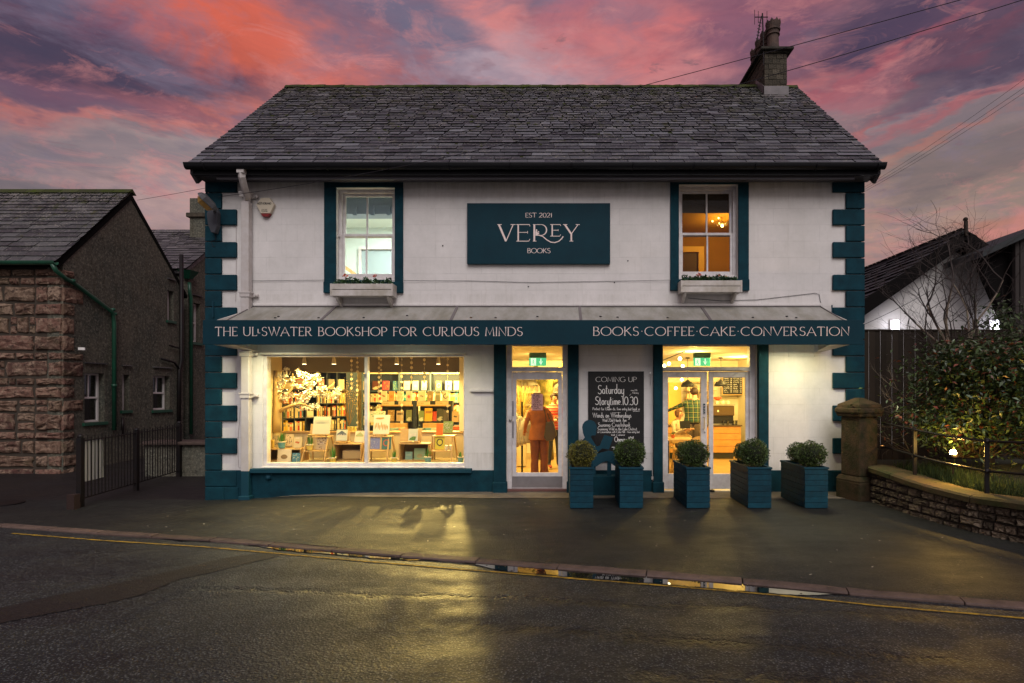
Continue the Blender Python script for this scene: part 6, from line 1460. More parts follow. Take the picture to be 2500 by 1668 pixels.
# garlands of paper discs
M['disc'] = mat('paper_disc', (.62, .50, .30), .7, vary=.2); M['thread'] = mat('thread', (.6, .5, .35), .8)
for gi, (gx_, ya, yb2, n) in enumerate(((1083, 130, 410, 7), (1143, 100, 810, 16), (1365, 105, 640, 12), (1386, 120, 545, 9), (1598, 115, 760, 12), (1698, 100, 350, 6), (1830, 120, 340, 6), (2068, 115, 650, 10))):
    Y = .95; X = fx(600 + gx_ / 4.196, Y); t = thing('paper_garland', f'hanging string of {n} pale paper discs, ' + ('first', 'second', 'third', 'fourth', 'fifth', 'sixth', 'seventh', 'eighth')[gi] + ' from the left', 'garland', (X, Y, zz5(yb2, Y)), 'disc garlands hanging in the shop window')
    MB().tube([(X, Y, CZ), (X, Y, zz5(yb2, Y))], .0015, 4).build('thread', M['thread'], t)
    rg = random.Random(gi)
    for k in range(n):
        z = zz5(ya + (yb2 - ya) * k / (n - 1), Y); a_ = rg.uniform(-1.1, 1.1); r_ = .026 * rg.uniform(.8, 1.15); P = []
        for yy_ in (-.001, .001):
            for q_ in range(12): c_, s2 = r_ * math.cos(q_ * PI / 6), r_ * math.sin(q_ * PI / 6); P.append((X + c_ * math.cos(a_) - yy_ * math.sin(a_), Y + c_ * math.sin(a_) + yy_ * math.cos(a_), z + s2))
        MB().add(P, [tuple(range(12)), tuple(range(23, 11, -1))] + [(q_, 12 + q_, 12 + (q_ + 1) % 12, (q_ + 1) % 12) for q_ in range(12)]).build('disc', M['disc'], t)
# track spotlights
M['spot_body'] = mat('white_spot_body', (.55, .44, .28), .5); M['bulb'] = mat('spot_bulb', (1, .9, .7), emit=((1, .80, .45), 12))
for k, v in enumerate((600, 903, 1547, 1973)):
    Y = .56; X = xx5(v, Y); zt, zb_ = zz5(88, Y), zz5(165, Y)
    t = thing('track_spotlight', ('first', 'second', 'third', 'fourth')[k] + ' pale spotlight from the left on the window track', 'spotlight', (X, Y, zb_), 'track spotlights over the window display')
    MB().tube([(X, Y, 2.46), (X, Y, zb_ + .12)], .014, 8).build('stem', M['spot_body'], t); MB().lathe([(.045, 0), (.022, .13), (0, .135)], (X, Y, zb_), 14).build('shade', M['spot_body'], t); MB().lathe([(0, 0), (.036, 0), (.036, .006), (0, .006)], (X, Y, zb_ - .002), 12).build('bulb', M['bulb'], t)
    lamp('track_light', 'SPOT', (X, Y, zb_ - .03), 78 if k else 120, WARM, .04, (8, 0, 0) if k else (12, 0, 14), 150, .7)
for k, (px, py) in enumerate(((1032, 905), (1117, 905))):
    c = W(px, py, 3.9); t = thing('ceiling_spotlight', ('left', 'right')[k] + '-hand glaring spotlight above the back shelving', 'spotlight', c)
    MB().ball(c, .045, 12, 8).build('bulb', mat('glaring_bulb', (1, 1, 1), emit=((1, .82, .5), 25)), t); MB().tube([(c[0], c[1], CZ), (c[0], c[1], c[2] + .04)], .01, 6).build('stem', M['spot_body'], t)
    lamp('shop_light_beam', 'SPOT', (c[0], c[1] - .14, c[2] - .05), (420, 850)[k], WARM, .04, (-58, 0, (-6, 4)[k]), 58, .9)
    lamp('shop_light', 'POINT', (c[0], c[1] - .12, c[2] - .06), (200, 220)[k], WARM, .05)
lamp('shop_fill', 'SPOT', (-3.8, 1.75, 2.45), 140, WARM, .08, (38, 0, 0), 150, .8)  # unseen lamps added to brighten the shop and the hall
lamp('hall_fill', 'SPOT', (-.5, 2.4, 2.45), 420, WARM, .06, (42, 0, 0), 150, .8); lamp('hall_fill', 'SPOT', (.3, 4.0, 2.45), 460, WARM, .06, (42, 0, 0), 150, .8)
lamp('hall_fill', 'SPOT', (-1.2, 1.6, 2.48), 230, WARM, .06, (12, 0, 0), 150, .8)
# ------------------------------------------------------------------ people
SKIN = mat('skin', (.56, .29, .17), .5, .4); HAIR = mat('dark_hair', (.035, .016, .008), .6, .4); HAIR_B = mat('brown_hair', (.16, .07, .025), .6, .4)
def person_mesh(J, E, root, zones, mats, origin):
    """J: name -> (x, y, z, r[, r2]); E: edges; skinned and smoothed into one closed body; zones(co) -> material index"""
    names = list(J); me = bpy.data.meshes.new('body'); me.from_pydata([J[n][:3] for n in names], [(names.index(a), names.index(b)) for a, b in E], [])
    o = bpy.data.objects.new('body_tmp', me); COL.objects.link(o)
    o.modifiers.new('skin', 'SKIN')
    if not me.skin_vertices: me.skin_vertices.new() if hasattr(me.skin_vertices, 'new') else None
    bm = bmesh.new(); bm.from_mesh(me); lay = bm.verts.layers.skin.verify()
    for v, n in zip(bm.verts, names):
        j = J[n]; v[lay].radius = (j[3], j[4] if len(j) > 4 else j[3]); v[lay].use_root = (n == root)
    bm.to_mesh(me); bm.free()
    s_ = o.modifiers.new('sub', 'SUBSURF'); s_.levels = 2; s_.render_levels = 2
    dg = bpy.context.evaluated_depsgraph_get(); dg.update(); ev = o.evaluated_get(dg); nm = bpy.data.meshes.new_from_object(ev)
    bpy.data.objects.remove(o)
    nm.materials.clear()
    for m_ in mats: nm.materials.append(m_)
    for p in nm.polygons: p.material_index = zones(p.center); p.use_smooth = True
    return nm
def standing(h=1.7, lean=(0, 0), armL=None, armR=None, feet=.10, turn=0, hips=.13, sh=.19, head_fwd=.02, belly=0, fingers=True):
    """joint table of a standing figure facing -Y at the origin; arms as lists of (x, y, z) from elbow to wrist"""
    k = h / 1.7; J = {}
    def a(n, x, y, z, r, r2=None): J[n] = (x * k, y * k, z * k, r * k, (r2 or r) * k)
    lx, ly = lean
    a('pelvis', 0, 0, .93, hips * 1.0, .11); a('waist', lx * .3, ly * .3, 1.08, .125, .095); a('chest', lx * .7, ly * .7, 1.28, .145, .105); a('collar', lx * .9, ly * .9, 1.40, .10, .075); a('neck', lx, ly, 1.48, .05)
    a('chin', lx, ly - head_fwd, 1.55, .062, .070); a('face', lx, ly - head_fwd, 1.61, .073, .085); a('crown', lx, ly - head_fwd + .01, 1.665, .055, .06)
    E = [('pelvis', 'waist'), ('waist', 'chest'), ('chest', 'collar'), ('collar', 'neck'), ('neck', 'chin'), ('chin', 'face'), ('face', 'crown')]
    for s_, arm in ((-1, armL), (1, armR)):
        n = 'L' if s_ < 0 else 'R'
        a('hip' + n, s_ * .085, 0, .86, .088); a('knee' + n, s_ * (.09 + feet * .1), -.01, .48, .056); a('ankle' + n, s_ * (.09 + feet * .2), .02, .09, .038); a('toe' + n, s_ * (.10 + feet * .3), -.13, .035, .036)
        E += [('pelvis', 'hip' + n), ('hip' + n, 'knee' + n), ('knee' + n, 'ankle' + n), ('ankle' + n, 'toe' + n)]
        a('shoulder' + n, lx * .85 + s_ * sh, ly * .85, 1.365, .062)
        arm = arm or [(s_ * (sh + .07), .02, 1.10), (s_ * (sh + .08), -.06, .86)]
        a('elbow' + n, *arm[0], .043); a('wrist' + n, *arm[1], .030)
        e_, w_ = Vector(arm[0]), Vector(arm[1]); d = (w_ - e_).normalized(); p = w_ + d * .07; a('palm' + n, *p, .032, .020)
        E += [('collar', 'shoulder' + n), ('shoulder' + n, 'elbow' + n), ('elbow' + n, 'wrist' + n), ('wrist' + n, 'palm' + n)]
        if fingers:
            side = d.cross(Vector((0, 1, 0)));
            if side.length < .1: side = d.cross(Vector((1, 0, 0)))
            side.normalize()
            for q, (off, ln) in enumerate(((-.024, .055), (-.008, .068), (.008, .064), (.023, .05))):
                b = p + d * .025 + side * off; a(f'f{n}{q}', *b, .0095); c = b + d * ln * .6; a(f'g{n}{q}', *c, .009); e2 = c + (d + Vector((0, -.5, -.2))).normalized() * ln * .5; a(f'h{n}{q}', *e2, .0075)
                E += [('palm' + n, f'f{n}{q}'), (f'f{n}{q}', f'g{n}{q}'), (f'g{n}{q}', f'h{n}{q}')]
            b = w_ + d * .02 - side * .032; a('t' + n, *b, .010); c = b + (d * .6 - side).normalized() * .035; a('u' + n, *c, .009); E += [('wrist' + n, 't' + n), ('t' + n, 'u' + n)]
    return J, E
def head_parts(t, hc, k, hair, face_dir, long=0, ears=True):
    """nose, ears and hair around the head centre hc (local coords)"""
    fd = Vector((face_dir[0], face_dir[1], 0)).normalized(); sd = Vector((-fd.y, fd.x, 0)); hc = Vector(hc)
    m = MB(); m.tube([hc + fd * .078 * k + Vector((0, 0, .02)), hc + fd * .108 * k + Vector((0, 0, -.018)), hc + fd * .080 * k + Vector((0, 0, -.026))], [.007, .014, .009], 6)
    for s_ in (-1, 1): m.ball(hc + sd * s_ * .079 * k, (.014, .018, .032), 8, 6)
    m.build('nose_and_ears', SKIN, t, smooth=True, local=True)
    m = MB()
    for s_ in (-1, 1): m.ball(hc + fd * .077 * k + sd * s_ * .03 * k + Vector((0, 0, .018)), (.009, .009, .006), 8, 5)
    m.build('eyes', HAIR, t, local=True)
    MB().tube([hc + fd * .080 * k + sd * -.022 * k + Vector((0, 0, -.05)), hc + fd * .086 * k + Vector((0, 0, -.052)), hc + fd * .080 * k + sd * .022 * k + Vector((0, 0, -.05))], .005, 5).build('mouth', mat('lips', (.38, .10, .07), .5), t, local=True)
    m = MB(); c = hc - fd * .018 * k + Vector((0, 0, .028 * k)); m.ball(c, (.094 * k, .100 * k, .092 * k), 16, 12)
    rnd = random.Random(3)
    vv = []
    for v in m.v:
        p = Vector(v) - c
        if p.dot(fd) > .045 and p.z < .035: p = p * .72          # keep the face clear
        elif long and p.z < -.02: p.z -= long * (.4 + .6 * min(1, -p.z / .08)); 
        p = p * (1 + rnd.uniform(-.04, .05)); vv.append(tuple(c + p))
    m.v = vv; m.build('hair', hair, t, smooth=True, local=True)
TAN = mat('rust_linen', (.50, .15, .028), .75, bump=(14, .8, .02), noise_col=(.36, .10, .02), nscale=5); TAN2 = mat('rust_trousers', (.25, .065, .015), .8, bump=(10, .8, .02), noise_col=(.16, .042, .011), nscale=4)
def stripes(name, c1, c2, f, duty=.5, axis=2):
    m = bpy.data.materials.new(name); m.use_nodes = True; T = NT(m.node_tree); b = T.n['Principled BSDF']; tc = T.new('ShaderNodeTexCoord').outputs['Object']; s_ = T.new('ShaderNodeSeparateXYZ'); T.l.new(tc, s_.inputs[0])
    v = T.m('FRACT', T.m('MULTIPLY', s_.outputs[axis], f)); T.l.new(T.mix(T.m('GREATER_THAN', v, duty), c1, c2), b.inputs['Base Color']); b.inputs['Roughness'].default_value = .8; return m
def plaid():
    m = bpy.data.materials.new('green_plaid'); m.use_nodes = True; T = NT(m.node_tree); b = T.n['Principled BSDF']; tc = T.new('ShaderNodeTexCoord').outputs['Object']; s_ = T.new('ShaderNodeSeparateXYZ'); T.l.new(tc, s_.inputs[0])
    c = (.012, .055, .035)
    for ax_, f, d, cc_ in ((0, 9, .55, (.006, .022, .03)), (2, 9, .55, (.006, .022, .03)), (0, 9, .93, (.42, .34, .10)), (2, 9, .93, (.42, .34, .10)), (2, 18, .94, (.10, .14, .06))):
        v = T.m('FRACT', T.m('MULTIPLY', s_.outputs[ax_], f)); c = T.mix(T.m('MULTIPLY', T.m('GREATER_THAN', v, d), .75), c, cc_)
    T.l.new(c, b.inputs['Base Color']); b.inputs['Roughness'].default_value = .85; return m
def folds(m, amp, f):
    m.v = [(x + amp * mnoise.noise(Vector((x * f, y * f, z * f * .8))), y + amp * 1.4 * mnoise.noise(Vector((x * f + 5, z * f, y * f + 2))), z) for x, y, z in m.v]; return m
# woman in rust suit, back to us
px0 = fx(1317, 1.0); t = thing('person', 'person seen from behind in rust orange jacket and trousers inside the door', 'person', (px0, 1.0, 0), rz=PI)
J, E = standing(1.64, (0, 0), [(-.27, .02, 1.13), (-.22, -.16, .99)], [(.27, .02, 1.12), (.30, -.12, .98)], hips=.15, sh=.185)
def zone(c):
    z = c.z / .965
    if z > 1.44: return 0
    if abs(c.x) > .19 and z < 1.02 and c.y < -.14: return 0
    if z > .86 : return 1
    if z > .07: return 2
    return 3
nm = person_mesh(J, E, 'pelvis', zone, [SKIN, TAN, TAN2, mat('tan_shoes', (.2, .1, .05), .5)], t)
o = bpy.data.objects.new('body', nm); COL.objects.link(o); o.parent = t
head_parts(t, (0, -.02, 1.60 * .965), 1.06, HAIR_B, (0, -1), .07)
# jacket skirt and loose trouser legs over the body
PJ_ = [(.78, .190), (.86, .184), (.95, .170), (1.06, .148), (1.2, .165), (1.32, .188), (1.38, .16), (1.42, .10)]
JM = MB(); JM.lathe([(lerp_tab(PJ_, .78 + .02 * q), .78 + .02 * q) for q in range(33)], (0, .0, 0), 36, 1.12, .74); folds(JM, .014, 9); JM.build('jacket', TAN, t, smooth=True, local=True)
for s_ in (-1, 1):
    folds(MB().tube([(s_ * (.08 + .018 * q / 16), -.008 * math.sin(q / 5), .86 - .05 * q) for q in range(17)], [.108 - .034 * min(1, q / 9) + (.006 if q > 13 else 0) for q in range(17)], 20), .012, 11).build('trouser_leg', TAN2, t, smooth=True, local=True)
hb = thing('handbag', 'large olive brown leather handbag hanging from the shoulder of the person in rust orange', 'handbag', (fx(1343, .88), .86, .80))
a, b = (1329, 1031), (1362, 1077); HX = lambda v, Y=.82: fx(v, Y); HZ = lambda v, Y=.82: fz(v, Y)
MB().prism([(HX(1333), HZ(1030)), (HX(1351), HZ(1028)), (HX(1360), HZ(1062)), (HX(1350), HZ(1076)), (HX(1334), HZ(1077)), (HX(1328), HZ(1066))][::-1], .76, .88, 'y').build('body', mat('olive_leather', (.11, .075, .028), .45, .5, bump=(12, .5, .01)), hb, bevel=.02)
MB().tube([(HX(1334), .80, HZ(1031)), (HX(1331), .80, HZ(1010)), (HX(1329, .9), .88, HZ(1000, .9)), (HX(1333), .95, HZ(1002)), (HX(1342), .84, HZ(1024)), (HX(1348), .82, HZ(1030))], .009, 6).build('strap', mat('dark_leather', (.06, .04, .02), .5), hb, smooth=True)
# man in red striped shirt, three-quarter view, arms folded
px1 = fx(1352.5, 2.7); t = thing('person', 'person with glasses and folded arms in red striped polo shirt and dark jeans', 'person', (px1, 2.7, 0), rz=R(25))
J, E = standing(1.66, (0, 0), [(-.25, -.02, 1.10), (.02, -.20, 1.10)], [(.25, -.02, 1.10), (-.02, -.22, 1.15)], hips=.13, sh=.19)
def zone2(c):
    z = c.z / .976
    if z > 1.43: return 0
    if (c.y < -.13 or (abs(c.x) > .24 and z < 1.16)) and .98 < z < 1.22: return 0
    if z > .88: return 1
    if z > .085: return 2
    return 3
nm = person_mesh(J, E, 'pelvis', zone2, [SKIN, stripes('red_stripe_cloth', (.60, .05, .03), (.70, .30, .16), 16, .62), mat('dark_jeans', (.022, .024, .03), .8), mat('red_shoes', (.30, .04, .03), .6)], t)
o = bpy.data.objects.new('body', nm); COL.objects.link(o); o.parent = t
head_parts(t, (0, -.02, 1.60 * .976), .976, HAIR, (0, -1))
m = MB(); hz_ = 1.585 * .976 + .03
for s_ in (-1, 1): m.tube([(s_ * .032 + .022 * math.cos(k * PI / 5), -.112, hz_ + .017 * math.sin(k * PI / 5)) for k in range(11)], .0028, 4)
m.tube([(-.012, -.112, hz_), (.012, -.112, hz_)], .0028, 4)
for s_ in (-1, 1): m.tube([(s_ * .054, -.11, hz_), (s_ * .08, -.02, hz_)], .0028, 4)
m.build('glasses', HAIR, t, local=True)
m = MB(); m.lathe([(.16, .86), (.165, .95), (.155, 1.08), (.175, 1.22), (.195, 1.33), (.11, 1.42)], (0, 0, 0), 20, 1.08, .72); m.build('shirt', bpy.data.materials['red_stripe_cloth'], t, smooth=True, local=True)
# man in plaid leaning left with stretched arm, back to us
px2 = fx(1690, 3.4); t = thing('person', 'person in green plaid shirt seen from behind, reaching an arm across the cafe', 'person', (px2, 3.4, 0), rz=PI)
J, E = standing(1.78, (-.08, -.10), [(-.26, -.12, 1.12), (-.20, -.30, 1.0)], [(.36, -.18, 1.26), (.56, -.30, 1.16)], hips=.15, sh=.20, head_fwd=.04)
def zone3(c):
    z = c.z / 1.047
    if z > 1.45 and abs(c.x) < .25: return 0
    if c.x > .555 or (c.x < -.18 and c.y < -.29): return 0
    if z > .95: return 1
    if z > .07: return 2
    return 3
nm = person_mesh(J, E, 'pelvis', zone3, [SKIN, plaid(), mat('brown_trousers', (.040, .022, .012), .85, bump=(9, .5, .015)), mat('dark_shoes', (.02, .015, .01), .5)], t)
o = bpy.data.objects.new('body', nm); COL.objects.link(o); o.parent = t
head_parts(t, (-.08 * 1.047, -.14 * 1.047, 1.61 * 1.047), 1.05, HAIR, (-.3, -1))
m = MB(); m.lathe([(.19, .97), (.18, 1.05), (.175, 1.15), (.20, 1.28), (.21, 1.38), (.12, 1.47)], (0, 0, 0), 20, 1.1, .72); m.v = [(x - .08 * max(0, z - .95) * 1.6, y - .1 * max(0, z - .95) * 1.8, z) for x, y, z in m.v]; m.build('shirt', bpy.data.materials['green_plaid'], t, smooth=True, local=True)
for s_ in (-1, 1): MB().tube([(s_ * .085, 0, .95), (s_ * .09, -.01, .6), (s_ * .095, 0, .08)], [.125, .10, .085], 12).build('trouser_leg', bpy.data.materials['brown_trousers'], t, smooth=True, local=True)
# seated woman in pale top, facing right
sx0 = fx(1650, 2.9); t = thing('person', 'person in pale top sitting in the cafe and holding a dark tablet', 'person', (sx0, 2.9, 0), rz=R(40))
k = 1.0; J = {'pelvis': (0, 0, .55, .15, .12), 'waist': (0, -.01, .70, .125, .10), 'chest': (0, -.03, .90, .14, .10), 'collar': (0, -.05, 1.02, .09, .07), 'neck': (0, -.07, 1.09, .045), 'chin': (0, -.10, 1.155, .058, .065), 'face': (0, -.10, 1.21, .07, .08), 'crown': (0, -.09, 1.265, .052, .056)}
E = [('pelvis', 'waist'), ('waist', 'chest'), ('chest', 'collar'), ('collar', 'neck'), ('neck', 'chin'), ('chin', 'face'), ('face', 'crown')]
for s_, n in ((-1, 'L'), (1, 'R')):
    J.update({'hip' + n: (s_ * .09, -.08, .53, .085), 'knee' + n: (s_ * .12, -.44, .50, .058), 'ankle' + n: (s_ * .12, -.42, .09, .038), 'toe' + n: (s_ * .12, -.56, .035, .034), 'sh' + n: (s_ * .17, -.05, .99, .055), 'el' + n: (s_ * .20, -.12, .78, .04), 'wr' + n: (s_ * .08, -.34, .86, .028), 'pa' + n: (s_ * .06, -.40, .88, .030, .02)})
    E += [('pelvis', 'hip' + n), ('hip' + n, 'knee' + n), ('knee' + n, 'ankle' + n), ('ankle' + n, 'toe' + n), ('collar', 'sh' + n), ('sh' + n, 'el' + n), ('el' + n, 'wr' + n), ('wr' + n, 'pa' + n)]
    for q in range(4): J[f'f{n}{q}'] = (s_ * .06 + (q - 1.5) * .015, -.455, .885 - .003 * q, .009); E.append(('pa' + n, f'f{n}{q}'))
    J['t' + n] = (s_ * .02, -.39, .90, .009); E.append(('wr' + n, 't' + n))
nm = person_mesh(J, E, 'pelvis', lambda c: 0 if (c.z > 1.06 or (c.y < -.32 and c.z > .7)) else (1 if c.z > .62 else 2), [SKIN, mat('pale_top', (.62, .50, .34), .8), mat('grey_skirt', (.09, .07, .05), .85)], t)
o = bpy.data.objects.new('body', nm); COL.objects.link(o); o.parent = t
head_parts(t, (0, -.10, 1.205), 1, HAIR_B, (0, -1), .03)
tb = thing('tablet', 'dark tablet held up by the seated person in the cafe', 'tablet', (sx0 + .22, 2.55, .95)); MB().obox((sx0 + .12, 2.52, .98), (.24, .012, .17), (-12, 0, 12)).build('case', M['black'], tb, bevel=.004)
# ------------------------------------------------------------------ behind the single door
M['trunkp'] = mat('painted_tree_bark', (.26, .20, .05), .8, .2, bump=(6, .8, .03), noise_col=(.08, .07, .012), nscale=9)
tY = 4.4; tx_ = fx(1334, tY)
tr = thing('indoor_tree', 'knobbly olive tree-shaped column spreading its branches to the ceiling inside the shop', 'tree', (tx_, tY, 0))
MB().tube([(tx_, tY, 0), (tx_ - .02, tY, .9), (tx_ + .01, tY, 1.6), (tx_, tY, 1.95), (tx_ - .02, tY, 2.3)], [.20, .15, .15, .19, .30], 14).build('trunk', M['trunkp'], tr, smooth=True)
for dx, dz in ((-.75, 2.3), (-.4, 2.45), (.45, 2.42), (.8, 2.25)): MB().tube([(tx_, tY, 1.75), (tx_ + dx * .4, tY - .05, dz - .2), (tx_ + dx, tY - .1, dz)], [.09, .05, .025], 8).build('branch', M['trunkp'], tr, smooth=True)
MB().box(fx(1262, 3), 3.0, 0, fx(1284, 3), 3.3, .78).thing('till_counter', 'pale counter end behind the single glazed door', 'counter', M['cream_panel'], bevel=.005)
m = MB(); rc_ = random.Random(4); cxx = fx(1274, 1.7)
ct = thing('coat_stand', 'pale padded coats hanging in a bundle beside the person in rust orange', 'coats', (cxx, 1.7, 0))
MB().tube([(cxx, 1.78, 0), (cxx, 1.78, 1.5)], .02, 8).build('post', M['rail'], ct)
for k in range(4):
    m = MB(); x_ = cxx - .10 + .075 * k; m.lathe([(.03, .98 - .05 * k), (.10, .90 - .04 * k), (.12, .7), (.10, .45), (.05, .30 + .03 * k)][::-1], (x_, 1.62 - .03 * k, .28), 12, .9, .8); m.v = [(x + .02 * nz(z * 7 + x * 5, 1, k), y + .02 * nz(z * 9, 1, k + 3), z) for x, y, z in m.v]
    m.build('coat', mat('pale_coat', (.50, .44, .34), .85, bump=(8, .8, .03)), ct, smooth=True)
m = MB(); gx_ = fx(1272, 3.0); gr = thing('dried_grasses', 'tall vase of feathery golden dried grasses behind the door glass', 'dried grasses', (gx_, 3.05, .79))
MB().lathe([(.05, 0), (.09, .1), (.06, .25), (.05, .28)], (gx_, 3.15, .78), 14).build('vase', M['pot_rim'], gr)
for k in range(200):
    e = (gx_ + rc_.gauss(0, .13), 3.15 + rc_.gauss(0, .1), rc_.uniform(1.25, 1.85)); m.tube([(gx_, 3.15, 1.02), ((gx_ + e[0]) / 2 - .01, (3.15 + e[1]) / 2, (e[2] + 1.1) / 2 + .04), e], [.002, .003, .006], 3, False)
m.build('stems', mat('golden_grass', (.50, .36, .10), .8, vary=.3), gr)
MB().box(fx(1262, 5.9), 5.96, fz(1005, 5.9), fx(1272, 5.9), 5.985, fz(975, 5.9)).thing('poster', 'small orange-red poster on the far wall by the left edge of the door glass', 'poster', mat('orange_poster', (.62, .20, .06), .7))
hs = thing('hall_shelving', 'white shelving with mixed goods against the far wall behind the tree column', 'shelving', (-.4, 5.9, 0))
for z in (1.0, 1.35, 1.7, 2.05): MB().box(-1.0, 5.6, z - .02, .4, 5.9, z).build('shelf', M['white'], hs)
for x in (-1.0, -.3, .38): MB().box(x, 5.6, .3, x + .02, 5.9, 2.1).build('upright', M['white'], hs)
gds = MB(); rq = random.Random(6)
for z in (1.0, 1.35, 1.7):
    x = -.95
    while x < .33:
        w = rq.uniform(.04, .12); gds.box(x, 5.65, z + .001, x + w * .9, 5.8, z + rq.uniform(.10, .27)); x += w
gd_ = gds.build('shelf_goods', mat('mixed_goods', (.42, .30, .18), .6, vary=.8), hs); gd_['kind'] = 'stuff'
# ------------------------------------------------------------------ cafe behind the double doors
for k, (px, py) in enumerate(((1679, 940), (1760, 939))):
    Y = 4.3; c = W(px, py, Y); t = thing('pendant_lamp', 'black domed pendant lamp seen through the ' + ('left' if k == 0 else 'right') + '-hand cafe door', 'pendant lamp', c, 'dome pendants in the cafe')
    MB().lathe([(.165, 0), (.160, .05), (.12, .11), (.05, .145), (.03, .17), (0, .18)], (c[0], Y, c[2] - .05), 20).build('shade', M['black'], t, smooth=True); MB().tube([(c[0], Y, c[2] + .12), (c[0], Y, CZ - .03)], .006, 6).build('cord', M['wire'], t)
    MB().lathe([(.055, 0), (.055, .025), (0, .028)], (c[0], Y, CZ - .032), 12).build('ceiling_rose', M['black'], t); MB().ball((c[0], Y, c[2] + .0), .035, 10, 7).build('bulb', M['bulb'], t)
    lamp('pendant_light', 'POINT', (c[0], Y, c[2] - .06), 40, WARM, .04)
trk = thing('ceiling_track', 'thin ceiling track with four glaring spot bulbs above the left cafe door', 'track light', W(1650, 870, 2.6))
MB().tube([W(1618, 880, 3.2), W(1672, 858, 1.9)], .01, 6).build('rail', M['wire'], trk)
for px, py, Y in ((1622, 893, 3.3), (1633, 888, 3.0), (1660, 876, 2.4), (1667, 894, 3.8), (1664.5, 927, 4.8), (1650, 948, 5.4)):
    c = W(px, py, Y); MB().ball(c, .04, 10, 7).build('bulb', mat('spot_glare', (1, 1, 1), emit=((1, .8, .45), 14)), trk)
lamp('cafe_fill', 'POINT', (2.9, 2.2, 2.42), 60, WARM, .05); lamp('cafe_fill', 'SPOT', (4.0, 2.6, 2.45), 360, WARM, .05, (40, 0, 0), 150, .8); lamp('cafe_fill', 'POINT', (4.5, 4.1, 2.40), 80, WARM, .05); lamp('cafe_fill', 'SPOT', (2.9, .6, 2.48), 340, WARM, .05, (40, 0, -8), 140, .8)  # unseen fill lamps added to brighten the cafe beyond its own bulbs
Yc = 4.6; cz_ = fz(1038, Yc)
co = thing('cafe_counter', 'plank-fronted pine cafe counter with dark top behind the right-hand door', 'counter', (4.0, Yc, 0))
x0, x1 = fx(1600, Yc), fx(1808, Yc)
MB().box(x0, Yc + .001, 0, x1, Yc + .6, cz_ - .03).build('carcass', M['dark'], co)
for k in range(5): MB().box(x0, Yc - .022, .14 + .165 * k + (-.07 if k == 4 else 0) * 0 + .004, x1, Yc, min(.14 + .165 * (k + 1) - .004, cz_ - .035)).build('plank', mat('counter_plank', (.52, .26, .08), .5, .3, bump=(10, .3, .004), noise_col=(.42, .20, .06), nscale=4), co)
MB().box(x0, Yc - .05, cz_ - .03, x1 + .03, Yc + .62, cz_).build('worktop', mat('dark_worktop', (.06, .035, .02), .3), co, bevel=.004)
cm = thing('coffee_machine', 'large black and bronze coffee machine on the cafe counter', 'coffee machine', (4.2, Yc + .2, cz_))
a0, b0 = fx(1738, Yc), fx(1797, Yc)
MB().box(a0, Yc + .12, fz(1016, Yc), b0, Yc + .55, fz(991, Yc)).build('body', mat('bronze_panel', (.09, .055, .028), .3, .5, .4), cm, bevel=.02); MB().box(a0 + .02, Yc + .16, cz_ + .03, b0 - .02, Yc + .5, fz(1016, Yc) - .002).build('lower_body', M['black'], cm); MB().box(a0 - .01, Yc + .1, fz(991, Yc) + .002, b0 + .01, Yc + .56, fz(987, Yc)).build('cup_rail', M['steel'], cm)
MB().box(a0 - .0, Yc + .08, cz_ + .001, b0 + .0, Yc + .5, cz_ + .028).build('drip_tray', M['steel'], cm)
MB().ball((fx(1756, Yc), Yc + .115, fz(1004, Yc)), (.022, .006, .028), 8, 6).build('badge', mat('white_badge', (.8, .75, .65)), cm)
for k in range(4): MB().lathe([(.03, 0), (.04, .03), (.042, .07), (.036, .07), (.02, .01)], (fx(1745 + 14 * k, Yc), Yc + .3, fz(986.5, Yc)), 10).thing('cup', ('first', 'second', 'third', 'fourth')[k] + ' white cup on top of the coffee machine', 'cup', M['pot_rim'], group='cups on the coffee machine')
for k, px in enumerate((1766, 1777, 1790, 1798)): MB().lathe([(.028, 0), (.034, .12), (.031, .12), (.026, .006)], (fx(px, Yc), Yc - .0, cz_), 10).thing('glass_jar', ('first', 'second', 'third', 'fourth')[k] + ' clear jar from the left on the counter edge', 'jar', M['glass_dark'], group='clear jars on the counter')
mb = thing('menu_board', 'black menu board chalked with prices, hung high on the cafe wall', 'menu board', W(1787, 962, 5.6))
a, b = W(1764, 963, 5.6), W(1811.5, 921, 5.6); e = .02
MB().box(a[0], 5.58, a[2], b[0], 5.6, b[2]).build('board', M['blackboard'], mb); m = MB(); rect_ring(m, a[0] - e, b[0] + e, a[2] - e, b[2] + e, e, e, e, e, 5.57, 5.6); m.build('frame', M['pine'], mb)
L = MB(); rr = random.Random(5); wds = ['COFFEE', 'flat white', 'latte', 'mocha', 'tea', 'CAKE', 'scone', 'espresso', 'soup', 'toast']
for c_ in range(2):
    for r_ in range(8):
        xa = a[0] + (b[0] - a[0]) * (.05 + .5 * c_); z = b[2] - (b[2] - a[2]) * (.12 + .11 * r_); w = rr.uniform(.16, .30) * (b[0] - a[0]); write(L, wds[(r_ * 2 + c_) % 10], xa, xa + w, z, .028, 5.5785, .16, .9, lower=True)
        write(L, ('2.80', '3.20', '2.60', '3.50')[r_ % 4], xa + .33 * (b[0] - a[0]), xa + .42 * (b[0] - a[0]), z, .026, 5.5785, .16, .9)
L.build('lettering', M['chalk'], mb)
cs = thing('wall_cupboard', 'shelf with jars and red fruit bowl behind the coffee machine', 'shelving', (3.9, 5.7, 1.2))
for z in (1.30, 1.52, 1.74, 1.98): MB().box(3.5, 5.6, z - .02, 4.35, 5.9, z).build('shelf', M['pine'], cs)
gds = MB()
